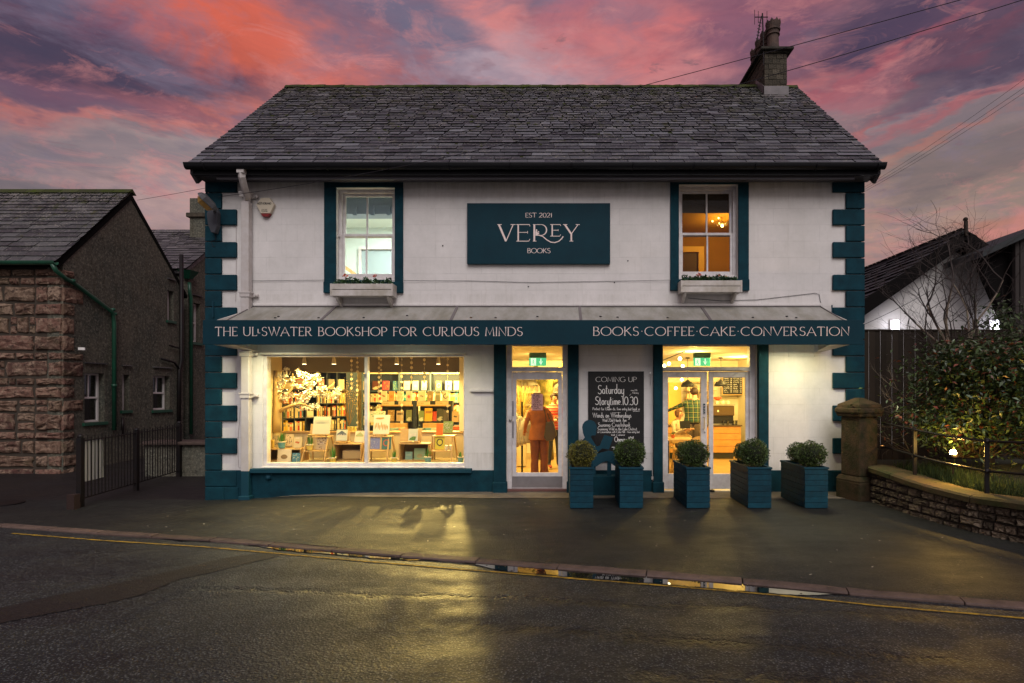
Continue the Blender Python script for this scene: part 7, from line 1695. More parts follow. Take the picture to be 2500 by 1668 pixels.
for z in (1.30, 1.52, 1.74):
    x = 3.55
    while x < 4.25: w = rq.uniform(.05, .1); gds.box(x, 5.65, z + .001, x + w * .8, 5.8, z + rq.uniform(.08, .17)); x += w
g2 = gds.build('crockery', mat('crockery', (.52, .36, .20), .5, vary=.7), cs); g2['kind'] = 'stuff'
MB().lathe([(.04, 0), (.10, .05), (.11, .09), (.09, .09)], (fx(1752, 5), 5.0, fz(978, 5)), 12).thing('fruit_bowl', 'red bowl on the shelf above the coffee machine', 'bowl', mat('red_bowl', (.50, .08, .03), .4))
MB().box(fx(1633, 5.9), 5.95, fz(1050, 5.9), fx(1664, 5.9), 5.98, fz(934, 5.9)).build('cafe_door', M['room_trim'], shop, bevel=.004)
# tables and bentwood chairs
def cafe_table(cx, cy, w, d, lab):
    t = thing('cafe_table', lab, 'table', (cx, cy, 0)); MB().box(cx - w / 2, cy - d / 2, .70, cx + w / 2, cy + d / 2, .73).build('tabletop', M['pine'], t, bevel=.005)
    for sx_ in (-1, 1):
        for sy_ in (-1, 1): MB().box(cx + sx_ * (w / 2 - .05) - .02, cy + sy_ * (d / 2 - .05) - .02, 0, cx + sx_ * (w / 2 - .05) + .02, cy + sy_ * (d / 2 - .05) + .02, .699).build('leg', M['rail'], t)
cafe_table(fx(1655, 2.0), 2.0, .62, .62, 'small pine-topped cafe table with a red flower pot just inside the doors')
MB().lathe([(.03, 0), (.045, .07), (.036, .07), (0, .06)], (fx(1643, 1.95), 1.95, .731), 12).thing('flower_pot', 'little red flower pot on the cafe table', 'plant pot', mat('terracotta', (.50, .10, .03), .7))
m = MB(); rr = random.Random(1)
for k in range(40): leafquad(m, (fx(1643, 1.95) + rr.gauss(0, .02), 1.95 + rr.gauss(0, .02), .815 + rr.random() * .04), .03, rr, .5, .6)
m.thing('small_plant', 'tiny green plant in the little red flower pot', 'plant', M['leaf'])
def bent_chair(cx, cy, rz, lab):
    t = thing('cafe_chair', lab, 'chair', (cx, cy, 0), 'bentwood chairs in the cafe', rz)
    MB().box(-.20, -.20, .43, .20, .20, .452).build('seat', M['pine'], t, bevel=.01, local=True)
    vs = []; n = 9
    for i in range(n):
        a_ = R(-60 + 120 * i / (n - 1)); c_ = .55 + .45 * math.cos(R(-90 + 180 * i / (n - 1)))
        for z in (.56, .56 + .26 * c_):
            vs.append((.25 * math.sin(a_), .02 + .22 * math.cos(a_), z))
    vs += [(x * 1.05, y * 1.05, z) for x, y, z in vs]; q = 2 * n
    fs = [(2 * i, 2 * i + 1, 2 * i + 3, 2 * i + 2) for i in range(n - 1)] + [(q + 2 * i + 2, q + 2 * i + 3, q + 2 * i + 1, q + 2 * i) for i in range(n - 1)] + [(2 * i + 1, q + 2 * i + 1, q + 2 * i + 3, 2 * i + 3) for i in range(n - 1)]
    MB().add(vs, fs).build('backrest', M['pine'], t, local=True)
    for sx_ in (-1, 1):
        for sy_ in (-1, 1): MB().beam((sx_ * .17, sy_ * .17, .43), (sx_ * .21, sy_ * .21, 0), .025).build('leg', M['pine'], t, local=True)
        MB().beam((sx_ * .15, .17, .44), (sx_ * .16, .215, .60), .025, .015).build('back_post', M['pine'], t, local=True)
bent_chair(fx(1672, 2.3), 2.45, 0, 'bentwood chair behind the small cafe table'); bent_chair(fx(1705, 1.5), 1.6, PI, 'bentwood chair seen from its rounded back near the left door')
bent_chair(fx(1830, 2.2), 2.4, R(-80), 'pale bentwood chair at the right edge of the right-hand door'); bent_chair(fx(1640, 2.9), 2.9, R(200), 'bentwood chair with the seated person on it')
# ------------------------------------------------------------------ planters with clipped box balls
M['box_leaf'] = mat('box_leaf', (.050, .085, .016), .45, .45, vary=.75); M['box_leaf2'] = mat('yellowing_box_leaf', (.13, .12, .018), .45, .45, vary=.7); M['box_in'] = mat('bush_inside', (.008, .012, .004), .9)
PLW, PLD, PLH = .352, .90, .62
pr = thing('planter', 'x', 'planter', (0, 0, 0), 'long teal planters along the shop front'); nl = 7; ph = (PLH - .03) / nl
for k in range(nl):
    for nm_, a in (('f', 0), ('b', PLD - .02)): MB().box(-PLW / 2, a, ph * k + .003, PLW / 2, a + .02, ph * (k + 1) - .002).build('plank', M['planter'], pr, local=True, bevel=.003)
    for s_ in (-1, 1):
        a, b = (-PLW / 2, -PLW / 2 + .02) if s_ < 0 else (PLW / 2 - .02, PLW / 2)
        MB().box(a, .0205, ph * k + .003, b, PLD - .0205, ph * (k + 1) - .002).build('plank', M['planter'], pr, local=True, bevel=.003)
m = MB(); xa, xb, ya, yb_, z0, z1, e = -PLW / 2 - .012, PLW / 2 + .012, -.012, PLD + .012, PLH - .03, PLH, .04
m.box(xa, ya, z0, xb, ya + e, z1); m.box(xa, yb_ - e, z0, xb, yb_, z1); m.box(xa, ya + e, z0, xa + e, yb_ - e, z1); m.box(xb - e, ya + e, z0, xb, yb_ - e, z1)
m.build('rim', M['planter'], pr, local=True, bevel=.004)
MB().box(-PLW / 2 + .021, .021, .02, PLW / 2 - .021, PLD - .021, PLH - .06).build('soil', M['soil'], pr, local=True)
ballmesh = {}
def ball_bush_mesh(seed, leaf, n=3600, r=.205):
    rnd = random.Random(seed); m = MB()
    for k in range(n):
        v = Vector((rnd.gauss(0, 1), rnd.gauss(0, 1), rnd.gauss(0, 1))).normalized(); q = 1 + .20 * mnoise.noise(v * 2.6 + Vector((seed * 3, 0, 0))) + .17 * mnoise.noise(v * 7 + Vector((0, seed, 0)))
        rr_ = r * q * (1 - .22 * rnd.random() ** 2.2) * (1 + (.16 * rnd.random() if rnd.random() < .035 else 0)); c = Vector((v.x, v.y, v.z * .94)) * rr_
        d = (v + Vector((rnd.gauss(0, .6), rnd.gauss(0, .6), rnd.gauss(.2, .6)))).normalized(); s2 = d.cross(Vector((rnd.gauss(0, 1), rnd.gauss(0, 1), rnd.gauss(0, 1)))).normalized(); s_ = rnd.uniform(.012, .021)
        m.add([c - d * s_ * .4, c + s2 * s_ * .42, c + d * s_ * .8, c - s2 * s_ * .42], [(0, 1, 2, 3)])
    return m.mesh('foliage', leaf)
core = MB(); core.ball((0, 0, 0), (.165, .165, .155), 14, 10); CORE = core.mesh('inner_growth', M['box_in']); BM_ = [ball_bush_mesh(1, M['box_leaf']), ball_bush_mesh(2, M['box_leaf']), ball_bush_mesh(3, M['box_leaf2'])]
PX = [.177 + .176, .925 + .18, 1.942 + .176, 2.87 + .176, 3.727 + .176]
wh = ['first from the left, just right of the single door', 'second from the left, in front of the chalkboard', 'middle one of five, before the left cafe door', 'fourth from the left, before the right cafe door', 'last on the right, before the blank white wall']
wb = ['first planter beside the single door', 'second planter before the chalkboard', 'middle planter', 'fourth planter from the left', 'right-hand end planter']
yaw = [0.0, -.02, .02, .0, .015]
for k, x in enumerate(PX):
    t = pr if k == 0 else copy_tree(pr)
    t.location = (x, -1.40, -.052); t.rotation_euler.z = yaw[k]; t['label'] = 'teal planked planter, ' + wh[k]
    for j, (yy_, rs) in enumerate(((.20, 1.0), (.62, .93))):
        r_ = random.Random(k * 5 + j); sc = rs * r_.uniform(.94, 1.04) * (1.06 if k == 1 else 1); bx_, by_ = x + r_.uniform(-.015, .015), -1.40 + yy_
        b = thing('box_ball', ('front' if j == 0 else 'rear') + ' clipped box ball in the ' + wb[k] + (', yellowing' if k == 0 and j == 0 else ''), 'shrub', (bx_, by_, .57), 'clipped box balls in the planters')
        b.scale = (sc * r_.uniform(.95, 1.06), sc * r_.uniform(.95, 1.06), sc * r_.uniform(.92, 1.05)); b.rotation_euler.z = k * 1.3 + j
        mm = BM_[2] if (k == 0 and j == 0) else BM_[(k + j) % 2]
        o = bpy.data.objects.new('foliage', mm); COL.objects.link(o); o.parent = b; o.location = (0, 0, .175)
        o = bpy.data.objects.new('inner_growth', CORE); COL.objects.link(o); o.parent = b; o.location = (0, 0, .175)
# ------------------------------------------------------------------ cut-out of a sitting reader
cY = -.34; z7x = lambda v: fx(1160 + v / 3.564, cY); z7z = lambda v: fz(820 + v / 3.564, cY)
m = MB(); hd = [(995 + 64 * math.cos(R(a)), 798 - 66 * math.sin(R(a))) for a in range(-20, 200, 22)]
out = hd + [(938, 845), (948, 872), (955, 885), (925, 920), (905, 965), (898, 1010), (905, 1080), (930, 1130), (1010, 1150), (1060, 1135), (1110, 1100), (1150, 1088), (1195, 1120), (1225, 1140), (1235, 1100), (1230, 1050), (1205, 1010), (1160, 1000), (1100, 1015), (1060, 1028), (1080, 1000), (1108, 980), (1165, 990), (1200, 885), (1125, 862), (1085, 955), (1058, 965), (1040, 935), (1020, 905), (1005, 878), (1020, 866), (1045, 868), (1055, 845), (1052, 825)]
m.prism([(z7x(a), z7z(b)) for a, b in out], cY, cY + .018, 'y')
m.box(z7x(1010), cY + .019, -.05, z7x(1050), cY + .05, z7z(1100)); m.box(z7x(1150), cY + .019, -.05, z7x(1185), cY + .05, z7z(1090))
m.thing('reader_cutout', 'flat teal silhouette of a sitting figure reading a book, between the first two planters', 'cut-out figure', M['teal'])
MB().box(z7x(900), cY - .05, -.05, z7x(1240), -.12, .28).thing('low_bench', 'low dark teal bench base under the reading silhouette', 'bench', M['teal_rough'], bevel=.01)

# ------------------------------------------------------------------ left sandstone building
lb = thing('stone_building', 'dark rendered building with a red sandstone front and old slate roof at far left', 'building', (-12, 2.7, -.1))
LXC, LY0, LY1, LZE, LYR, LZR = -11.07, 2.7, 16.8 - 10, 4.58, 4.73, 6.88
M['harl'] = mat('dark_roughcast', (.060, .052, .040), .9, .2, bump=(70, .9, .012), noise_col=(.034, .033, .028), nscale=1.2)
def harl():
    m = M['harl']; T = NT(m.node_tree); b = T.n['Principled BSDF']; tc = T.new('ShaderNodeTexCoord').outputs['Object']
    c = T.mix(T.mapr(T.noise(tc, .9, 5, .7), .35, .7), (.13, .118, .088), (.062, .070, .058)); c = T.mix(T.mapr(T.noise(tc, 17, 4, .8), .50, .62, 0, .6), c, (.28, .26, .20)); c = T.mix(T.mapr(T.noise(tc, 21, 4, .8), .48, .36, 0, .8), c, (.018, .018, .015))
    c = T.mix(T.mapr(T.noise(T.vscale(tc, (6, 6, .5)), 2, 4, .6), .5, .75, 0, .5), c, (.06, .048, .025)); T.l.new(c, b.inputs['Base Color'])
harl()
# gable wall with window openings, in the plane x = LXC
gd_ = lambda px: 11.07 * F / (CX - px) - DIST                   # photo x on the gable plane -> Y
gzz = lambda px, py: EYE + (CY - py) / F * (11.07 * F / (CX - px))
GW = []
for (pa, pb, yt, yb2) in ((206, 255, 911, 1031), (298, 316, 915, 1002), (374, 414, 918, 1001), (409, 424, 702, 783)):
    ya, yb3 = gd_(pa), gd_(pb); GW.append((ya, yb3, (gzz(pa, yb2) + gzz(pb, yb2)) / 2, (gzz(pa, yt) + gzz(pb, yt)) / 2))
m = MB(); mm = MB(); wallgrid(mm, LY0 + .02, LY1, -.4, LZE, GW, 0, .35)
m.add([(LXC - y_, x_, z_) for x_, y_, z_ in mm.v], [tuple(reversed(f)) for f in mm.f])
m.prism([(LY0 + .02, LZE), (LY1, LZE), (LYR, LZR)], LXC - .35, LXC, 'x')
m.build('gable_wall', M['harl'], lb)
m = MB(); m.box(-24, LY0 + .03, -.4, LXC - .35, LY0 + .35, LZE); m.box(-24, LY1 - .3, -.4, LXC - .351, LY1, LZE); m.build('front_wall', mat('sandstone_mortar', (.060, .048, .038), .95, .1, bump=(40, .8, .01)), lb)
# window fittings
M['frame_dull'] = mat('dull_white_frame', (.80, .76, .72), .5, .3)
for k, (ya, yb3, za, zb2) in enumerate(GW):
    x = LXC - .14; f = MB(); e = .05
    f.box(x - .05, ya, za, x, ya + e, zb2); f.box(x - .05, yb3 - e, za, x, yb3, zb2); f.box(x - .05, ya + e, zb2 - e, x, yb3 - e, zb2); f.box(x - .05, ya + e, za, x, yb3 - e, za + e)
    zm = (za + zb2) / 2
    if k in (0, 2): f.box(x - .045, ya + e, zm - .025, x + .012, yb3 - e, zm + .02)
    fo = f.build('window', M['frame_dull'], lb, bevel=.004)
    if k in (0, 2):
        MB().box(x - .04, (ya + yb3) / 2 - .012, zm + .02, x - .005, (ya + yb3) / 2 + .012, zb2 - e).build('muntin', M['frame_dull'], fo)
        MB().box(x + .001, ya + e, za + e, x + .02, ya + e + .04, zm - .026).build('sash_stile', M['frame_dull'], fo)
    MB().add([(x - .03, ya, za), (x - .03, yb3, za), (x - .03, yb3, zb2), (x - .03, ya, zb2)], [(0, 1, 2, 3)]).build('pane', M['glass_dark'], fo)
    MB().box(x - .30, ya - .05, za - .05, x - .28, yb3 + .05, zb2 + .05).build('dark_blind', M['dark'], lb)
    MB().box(LXC - .12, ya - .06, za - .075, LXC + .05, yb3 + .06, za - .001).build('sill', M['green'], lb, bevel=.006)
    MB().box(LXC - .001, ya - .02, zb2 + .22, LXC + .05, yb3 + .04, zb2 + .25).build('drip_slate', M['slate_left'], lb)
MB().beam((LXC + .03, gd_(188) + .0, gzz(193, 852)), (LXC + .14, gd_(193), gzz(193, 852)), .06).build('vent_cap', M['frame_dull'], lb)
# sandstone blocks, one by one
M['sand'] = mat('red_sandstone', (.17, .088, .058), .9, .2, bump=(26, 1.0, .03), vary=.38)
def sand():
    m = M['sand']; T = NT(m.node_tree); b = T.n['Principled BSDF']; tc = T.new('ShaderNodeNewGeometry').outputs['Position']; oi = T.new('ShaderNodeObjectInfo').outputs['Random']
    c = T.ramp(oi, [(0, (.17, .080, .062)), (.3, (.27, .15, .11)), (.55, (.18, .115, .075)), (.75, (.11, .050, .042)), (.9, (.25, .18, .12)), (1, (.34, .23, .17))])
    c = T.mix(T.mapr(T.noise(tc, 7, 6, .75), .45, .64, 0, .9), c, (.40, .28, .20)); c = T.mix(T.mapr(T.noise(tc, 13, 5, .7), .50, .64, 0, .9), c, (.055, .032, .027)); c = T.mix(T.mapr(T.noise(tc, 2.2, 4, .7), .55, .72, 0, .7), c, (.085, .075, .035)); T.l.new(c, b.inputs['Base Color'])
sand()
def stone_mesh(seed, mt, name='stone', deep=.5):
    """rounded irregular block, unit width and height in x and z, face towards -y"""
    rnd = random.Random(seed); m = MB(); n = 12; ring = []
    base = [(-1, -1), (-.45, -1), (.1, -1), (.6, -1), (1, -1), (1, -.2), (1, .3), (1, 1), (.4, 1), (-.2, 1), (-1, 1), (-1, .1)]
    o0 = [(x * .5 * rnd.uniform(.88, 1.0), z * .5 * rnd.uniform(.80, 1.0)) for x, z in base]
    vs = [(x, deep, z) for x, z in o0] + [(x, .0, z) for x, z in o0] + [(x * .965, -.020 * rnd.uniform(.4, 1.2), z * .90) for x, z in o0] + [(x * .62, -.030 * rnd.uniform(.1, 1.7), z * .5) for x, z in o0] + [(0, -.026, 0)]
    fs = []
    for r_ in range(3):
        for k in range(n): a, b = r_ * n + k, r_ * n + (k + 1) % n; fs.append((a, b, b + n, a + n))
    fs += [(36 + k, 36 + (k + 1) % n, 48) for k in range(n)]
    return m.add(vs, fs).mesh(name, mt)
SM = [stone_mesh(k, M['sand'], deep=.12) for k in range(14)]
rs = random.Random(21); z = -.36; nst = 0
lbw = [o for o in lb.children if o.name.startswith('front_wall')][0]
while z < LZE - .12:
    h = rs.choice((.30, .36, .42, .33, .38, .19, .14)); h = min(h, LZE - .02 - z); x = LXC - .0
    first = True
    while x > -13.6:
        w = rs.choice((.3, .45, .7, .85, 1.0, 1.1)) * rs.uniform(.85, 1.15) if h > .2 else rs.uniform(.14, .55)
        if first: w = rs.choice((.32, .62))
        if not first and h > .26 and rs.random() < .35:
            for q in range(2): inst('stone', rs.choice(SM), (x - w * .21, LY0 + .03, z + h * (.25 + .5 * q)), (0, 0, 0), (w * .40 - .02, 1, h * .5 - .03), lbw)
            x -= w * .42; w *= .0; first = False; continue
        o = inst('stone', rs.choice(SM), (x - w / 2, LY0 + .012 - (.02 if first else 0), z + h / 2), (0, rs.gauss(0, .016), 0), (w - .035, rs.uniform(.7, 1.7), h * rs.uniform(.88, 1.0) - .028), lbw)
        if first:
            d = .55 if w < .4 else .30
            inst('stone', rs.choice(SM), (LXC + .010, LY0 + d / 2 + .0, z + h / 2), (0, 0, PI / 2), (d - .01, .8, h - .04), lbw)
        x -= w; first = False
    z += h
# roof
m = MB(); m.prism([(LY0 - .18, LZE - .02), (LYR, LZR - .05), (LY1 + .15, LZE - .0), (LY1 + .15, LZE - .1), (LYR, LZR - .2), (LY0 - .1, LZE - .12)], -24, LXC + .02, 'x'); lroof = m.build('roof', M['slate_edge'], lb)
slates(lroof, (-17.0, LY0 - .22, LZE - .035), (LXC + .06, LY0 - .22, LZE - .035), Vector((0, LYR - LY0 + .20, LZR - LZE + .03)), 19, .20, .13, .42, .24, M['slate_left'], 260, seed=8, thick=.02)
for k in range(14):
    a = LXC + .05 - .45 * k; MB().prism([(LYR - .14, LZR - .06), (LYR, LZR + .07), (LYR + .14, LZR - .06), (LYR, LZR - .02)], a - .44, a, 'x').build('ridge_stone', M['ridge'], lroof)
m = MB(); vv = []
for x in (-18, LXC + .10): vv += [(x, LY0 - .27 + y * 1.1, LZE - .05 + z * 1.1) for y, z in prof_g] if False else [(x, LY0 - .27 - .065 * math.cos(PI * k / 8), LZE - .03 - .075 * math.sin(PI * k / 8)) for k in range(9)]
m.add(vv, [(i, i + 1, i + 10, i + 9) for i in range(8)]); m.box(-18, LY0 - .338, LZE - .035, LXC + .10, LY0 - .33, LZE - .02); m.build('gutter', M['green'], lb)
GP = lambda px, py: (LXC + .07, gd_(px), gzz(px, py))
m = MB(); m.tube([(LXC + .02, LY0 - .27, LZE - .08), (LXC + .05, LY0 - .22, LZE - .22), (LXC + .07, LY0 + .02, LZE - .36), GP(168, 688), GP(268, 762), GP(272, 790), GP(272, 1050)], .048, 9); 
for px, py in ((272, 770), (272, 945), (170, 690), (268, 760)): c = GP(px, py); m.lathe([(.06, 0), (.06, .07)], (c[0], c[1], c[2]), 10)
m.build('downpipe', M['green'], lb, smooth=True)
m = MB(); m.tube([GP(437, 622), GP(437, 880), GP(432, 905), GP(430, 1050)], .055, 9); m.build('soil_pipe', M['rail'], lb, smooth=True)
m = MB(); m.tube([GP(388, 876), GP(420, 885), GP(430, 900)], .03, 7); m.tube([GP(408, 843), GP(430, 850)], .025, 7); m.tube([GP(293, 1020), GP(292, 1060)], .03, 7); m.build('waste_pipe', M['rail'], lb, smooth=True)
# ------------------------------------------------------------------ rear wing
rbd = thing('rear_cottage', 'smaller rendered cottage with grey slates and a stone chimney behind the stone building', 'building', (-13, 7.2, 0))
RX, RY0, RZE, RYR, RZR = -11.2, 7.2, 5.36, 9.3, 7.12
rdd = lambda px: 11.2 * F / (CX - px) - DIST; rzz = lambda px, py: EYE + (CY - py) / F * (11.2 * F / (CX - px))
wv = (rdd(464), rdd(489), rzz(478, 836), rzz(478, 740))
m = MB(); mm = MB(); wallgrid(mm, RY0, 13.5, -.4, RZE, [wv], 0, .3); m.add([(RX - y_, x_, z_) for x_, y_, z_ in mm.v], [tuple(reversed(f)) for f in mm.f])
m.prism([(RY0, RZE), (RYR + 2.1, RZE), (RYR, RZR - .08)], RX - .3, RX, 'x'); m.box(-16, RY0, -.4, RX - .301, RY0 + .3, RZE); m.build('wall', M['harl'], rbd)
x = RX - .14; f = MB(); ya, yb3, za, zb2 = wv; e = .06; f.box(x - .05, ya, za, x, ya + e, zb2); f.box(x - .05, yb3 - e, za, x, yb3, zb2); f.box(x - .05, ya + e, zb2 - e, x, yb3 - e, zb2); f.box(x - .05, ya + e, za, x, yb3 - e, za + e); f.box(x - .045, ya + e, (za + zb2) / 2 - .03, x + .01, yb3 - e, (za + zb2) / 2 + .02)
fo = f.build('window', M['frame_dull'], rbd); MB().add([(x - .03, ya, za), (x - .03, yb3, za), (x - .03, yb3, zb2), (x - .03, ya, zb2)], [(0, 1, 2, 3)]).build('pane', M['glass_dark'], fo); MB().box(x - .3, ya - .05, za - .05, x - .28, yb3 + .05, zb2 + .05).build('dark_blind', M['dark'], rbd)
MB().box(RX - .1, ya - .06, za - .08, RX + .06, yb3 + .06, za - .001).build('sill', M['green'], rbd); MB().box(RX - .001, ya - .03, zb2 + .22, RX + .06, yb3 + .05, zb2 + .25).build('drip_slate', M['slate_far'], rbd)
m = MB(); m.prism([(RY0 - .12, RZE), (RYR, RZR - .03), (RYR + 2.2, RZE - .1), (RYR, RZR - .2), (RY0 - .1, RZE - .1)], -16, RX + .02, 'x'); rr_ = m.build('roof', M['slate_far'], rbd)
slates(rr_, (-14.6, RY0 - .16, RZE), (RX + .06, RY0 - .16, RZE), Vector((0, RYR - RY0 + .16, RZR - RZE)), 17, .19, .14, .40, .26, M['slate_far'], 150, seed=9, thick=.022)
for k in range(8): a = RX + .06 - .42 * k; MB().prism([(RYR - .12, RZR - .05), (RYR, RZR + .08), (RYR + .12, RZR - .05)], a - .41, a, 'x').build('ridge_tile', M['slate_far'], rr_)
cm_ = MB().box(RX - 1.02, RYR - .45, RZR - .8, RX - .12, RYR + .45, RZR + 1.0).build('chimney', M['harl'], rbd, bevel=.02); MB().box(RX - 1.1, RYR - .53, RZR + .35, RX - .05, RYR + .53, RZR + .50).build('chimney_band', M['chim'], cm_, bevel=.03)
GQ = lambda px, py: (RX + .06, rdd(px), rzz(px, py))
m = MB(); m.tube([(RX + .05, RY0 + .0, rzz(459, 690)), GQ(459, 715), GQ(462, 730), GQ(462, 1060)], .05, 8); m.build('downpipe', M['green'], rbd, smooth=True)
c = (RX + .05, RY0 - .05, rzz(457, 672)); m = MB(); m.add([(c[0] + a * w, c[1] + b * w, c[2] + dz) for dz, w in ((.12, .20), (-.12, .07)) for a, b in ((-1, -1), (1, -1), (1, 1), (-1, 1))], [(0, 1, 2, 3), (7, 6, 5, 4), (0, 4, 5, 1), (1, 5, 6, 2), (2, 6, 7, 3), (3, 7, 4, 0)]); m.build('rainwater_head', M['green'], rbd)
# low wall in the passage
MB().box(-9.0, 2.35, -.2, -6.2, 2.7, .55).thing('passage_wall', 'low dark stone wall with a reddish coping at the back of the passage', 'wall', M['harl'], bevel=.02)
MB().box(-9.0, 2.25, .553, -6.2, 2.8, .63).thing('coping_slab', 'worn reddish coping slab on the low passage wall', 'coping', M['kerb'], bevel=.02)
# ------------------------------------------------------------------ railing with white board
fa, fb = Vector((-7.88, -.62, -.18)), Vector((-8.2, 2.3, -.12)); fd = fb - fa; H_ = 1.13
rl_ = thing('iron_railing', 'black iron railing with flat posts running back beside the passage', 'railing', fa)
def post(p, w, h, nm='post'): MB().box(p.x - w / 2, p.y - w / 2, p.z - .1, p.x + w / 2, p.y + w / 2, p.z + h).build(nm, M['rail'], rl_, bevel=.004); MB().ball((p.x, p.y, p.z + h + .02), w * .55, 10, 7).build('post_cap', M['rail'], rl_)
post(fa, .08, H_); post(fa + fd * .5, .07, H_ - .02); post(fb, .08, H_)
MB().beam(fa + Vector((0, 0, H_ - .06)), fb + Vector((0, 0, H_ - .06)), .035, .014).build('rail', M['rail'], rl_); MB().beam(fa + Vector((0, 0, .12)), fb + Vector((0, 0, .12)), .035, .014).build('rail', M['rail'], rl_)
bm_ = MB().tube([(0, 0, .11), (0, 0, H_ - .01)], .0095, 6).mesh('bar', M['rail']); nb_ = 34
for k in range(1, nb_):
    if k == nb_ // 2: continue
    p = fa + fd * k / nb_; inst('bar', bm_, (p.x, p.y, p.z + (.0)), (0, 0, 0), (1.25 if k % 2 else .9,) * 2 + (1.0 if k % 2 else 1.03,), rl_)
dd_ = fd.normalized(); pb0 = fa + fd * .02 + Vector((-.03, 0, .38)); pb1 = fa + fd * .20 + Vector((-.03, 0, .38))
MB().beam(pb0 + Vector((0, 0, .34)), pb1 + Vector((0, 0, .34)), .008, .68).thing('white_board', 'blank white board fixed behind the first bars of the iron railing', 'board', mat('white_board', (.60, .60, .62), .6))
MB().box(fa.x - .02, fa.y - .24, -.22, fa.x + .10, fa.y - .12, .05).thing('stump', 'short rusty iron stump at the foot of the railing', 'stump', mat('rusty_iron', (.025, .010, .007), .8))
for k in range(2): 
    pass
# ------------------------------------------------------------------ right: gate pier
M['pier'] = mat('pier_sandstone', (.080, .050, .030), .9, .12, bump=(24, 1, .02), noise_col=(.028, .030, .013), nscale=5)
gp = thing('gate_pier', 'square sandstone gate pier with moulded mossy cap at the right corner of the shop', 'gate pier', (5.03, -.62, -.06)); ca_, sa_ = math.cos(.32), math.sin(.32)
def rotbox(w0, w1, z0, z1, nm, bev=.012, cx=4.97, cy=-.60):
    m = MB(); vs = []
    for z, w in ((z0, w0), (z1, w1)): vs += [(cx + (a * ca_ - b * sa_) * w / 2, cy + (a * sa_ + b * ca_) * w / 2, z) for a, b in ((-1, -1), (1, -1), (1, 1), (-1, 1))]
    m.add(vs, [(0, 3, 2, 1), (4, 5, 6, 7), (0, 1, 5, 4), (1, 2, 6, 5), (2, 3, 7, 6), (3, 0, 4, 7)]); return m.build(nm, M['pier'], gp, bevel=bev)
rotbox(.50, .50, -.12, .26, 'plinth', .03); rotbox(.50, .42, .2605, .33, 'plinth_chamfer', .004); rotbox(.385, .385, .3305, 1.30, 'shaft', .02); rotbox(.46, .50, 1.3005, 1.35, 'moulding'); rotbox(.53, .53, 1.3505, 1.45, 'cap', .03); rotbox(.48, .45, 1.4505, 1.51, 'cap_step', .01); rotbox(.43, .08, 1.5105, 1.61, 'cap_pyramid', .004)
# ------------------------------------------------------------------ garden wall of rubble with coping
WP = [(5.02, -.85), (5.04, -1.3), (5.06, -1.8), (5.12, -2.3), (5.24, -2.8), (5.42, -3.3), (5.68, -3.9), (6.0, -4.6), (6.4, -5.3)]
WT = [.52, .49, .455, .42, .40, .42, .45, .47, .49]
gw = thing('garden_wall', 'low curved rubble stone wall with sandstone coping in front of the garden', 'wall', (5.1, -2, -.06))
def wpt(s_):
    acc = 0
    for i, (a, b) in enumerate(zip(WP, WP[1:])):
        L = math.hypot(b[0] - a[0], b[1] - a[1])
        if s_ <= acc + L or i == len(WP) - 2:
            t = (s_ - acc) / L; return (a[0] + (b[0] - a[0]) * t, a[1] + (b[1] - a[1]) * t, WT[i] + (WT[i + 1] - WT[i]) * t, math.atan2(b[1] - a[1], b[0] - a[0]))
        acc += L
WL = sum(math.hypot(b[0] - a[0], b[1] - a[1]) for a, b in zip(WP, WP[1:]))
m = MB(); vs = []; fs = []; n = 40
for i in range(n + 1):
    x, y, zt, a = wpt(WL * i / n); nx, ny = -math.sin(a), math.cos(a)      # to the garden side
    for off in (.035, .36):
        vs += [(x + nx * off, y + ny * off, -.2), (x + nx * off, y + ny * off, zt - .085)]
    if i: k = 4 * i; fs += [(k - 4, k, k + 1, k - 3), (k - 3, k + 1, k + 3, k - 1), (k - 2, k - 1, k + 3, k + 2)]
fs += [(0, 1, 3, 2)]
core_w = m.add(vs, fs).build('wall_core', mat('rubble_mortar', (.030, .024, .018), .95), gw)
M['rubble'] = mat('rubble_stone', (.20, .155, .11), .85, .2, bump=(30, 1, .015), noise_col=(.085, .068, .048), nscale=7, vary=.55)
SR = [stone_mesh(40 + k, M['rubble'], deep=.06) for k in range(8)]; rs = random.Random(33); z = -.10; row = 0
while z < .40:
    h = rs.uniform(.075, .12); s_ = 0
    while s_ < WL - .1:
        w = rs.choice((.08, .11, .14, .2, .27)) * rs.uniform(.85, 1.15); x, y, zt, a = wpt(s_ + w / 2); hh = h
        if z + h > zt - .08: hh = zt - .085 - z
        if hh > .03:
            nx, ny = -math.sin(a), math.cos(a)
            inst('stone', rs.choice(SR), (x + nx * .02, y + ny * .02, z + hh / 2 + rs.uniform(-.006, .006)), (0, rs.gauss(0, .03), a + rs.gauss(0, .03)), (w - .010, rs.uniform(.7, 1.5), hh - .010), core_w)
        s_ += w
    z += h; row += 1
s_ = 0; M['coping'] = mat('coping_stone', (.105, .070, .038), .85, .2, bump=(22, .9, .012), noise_col=(.050, .055, .020), nscale=2.5, vary=.15)
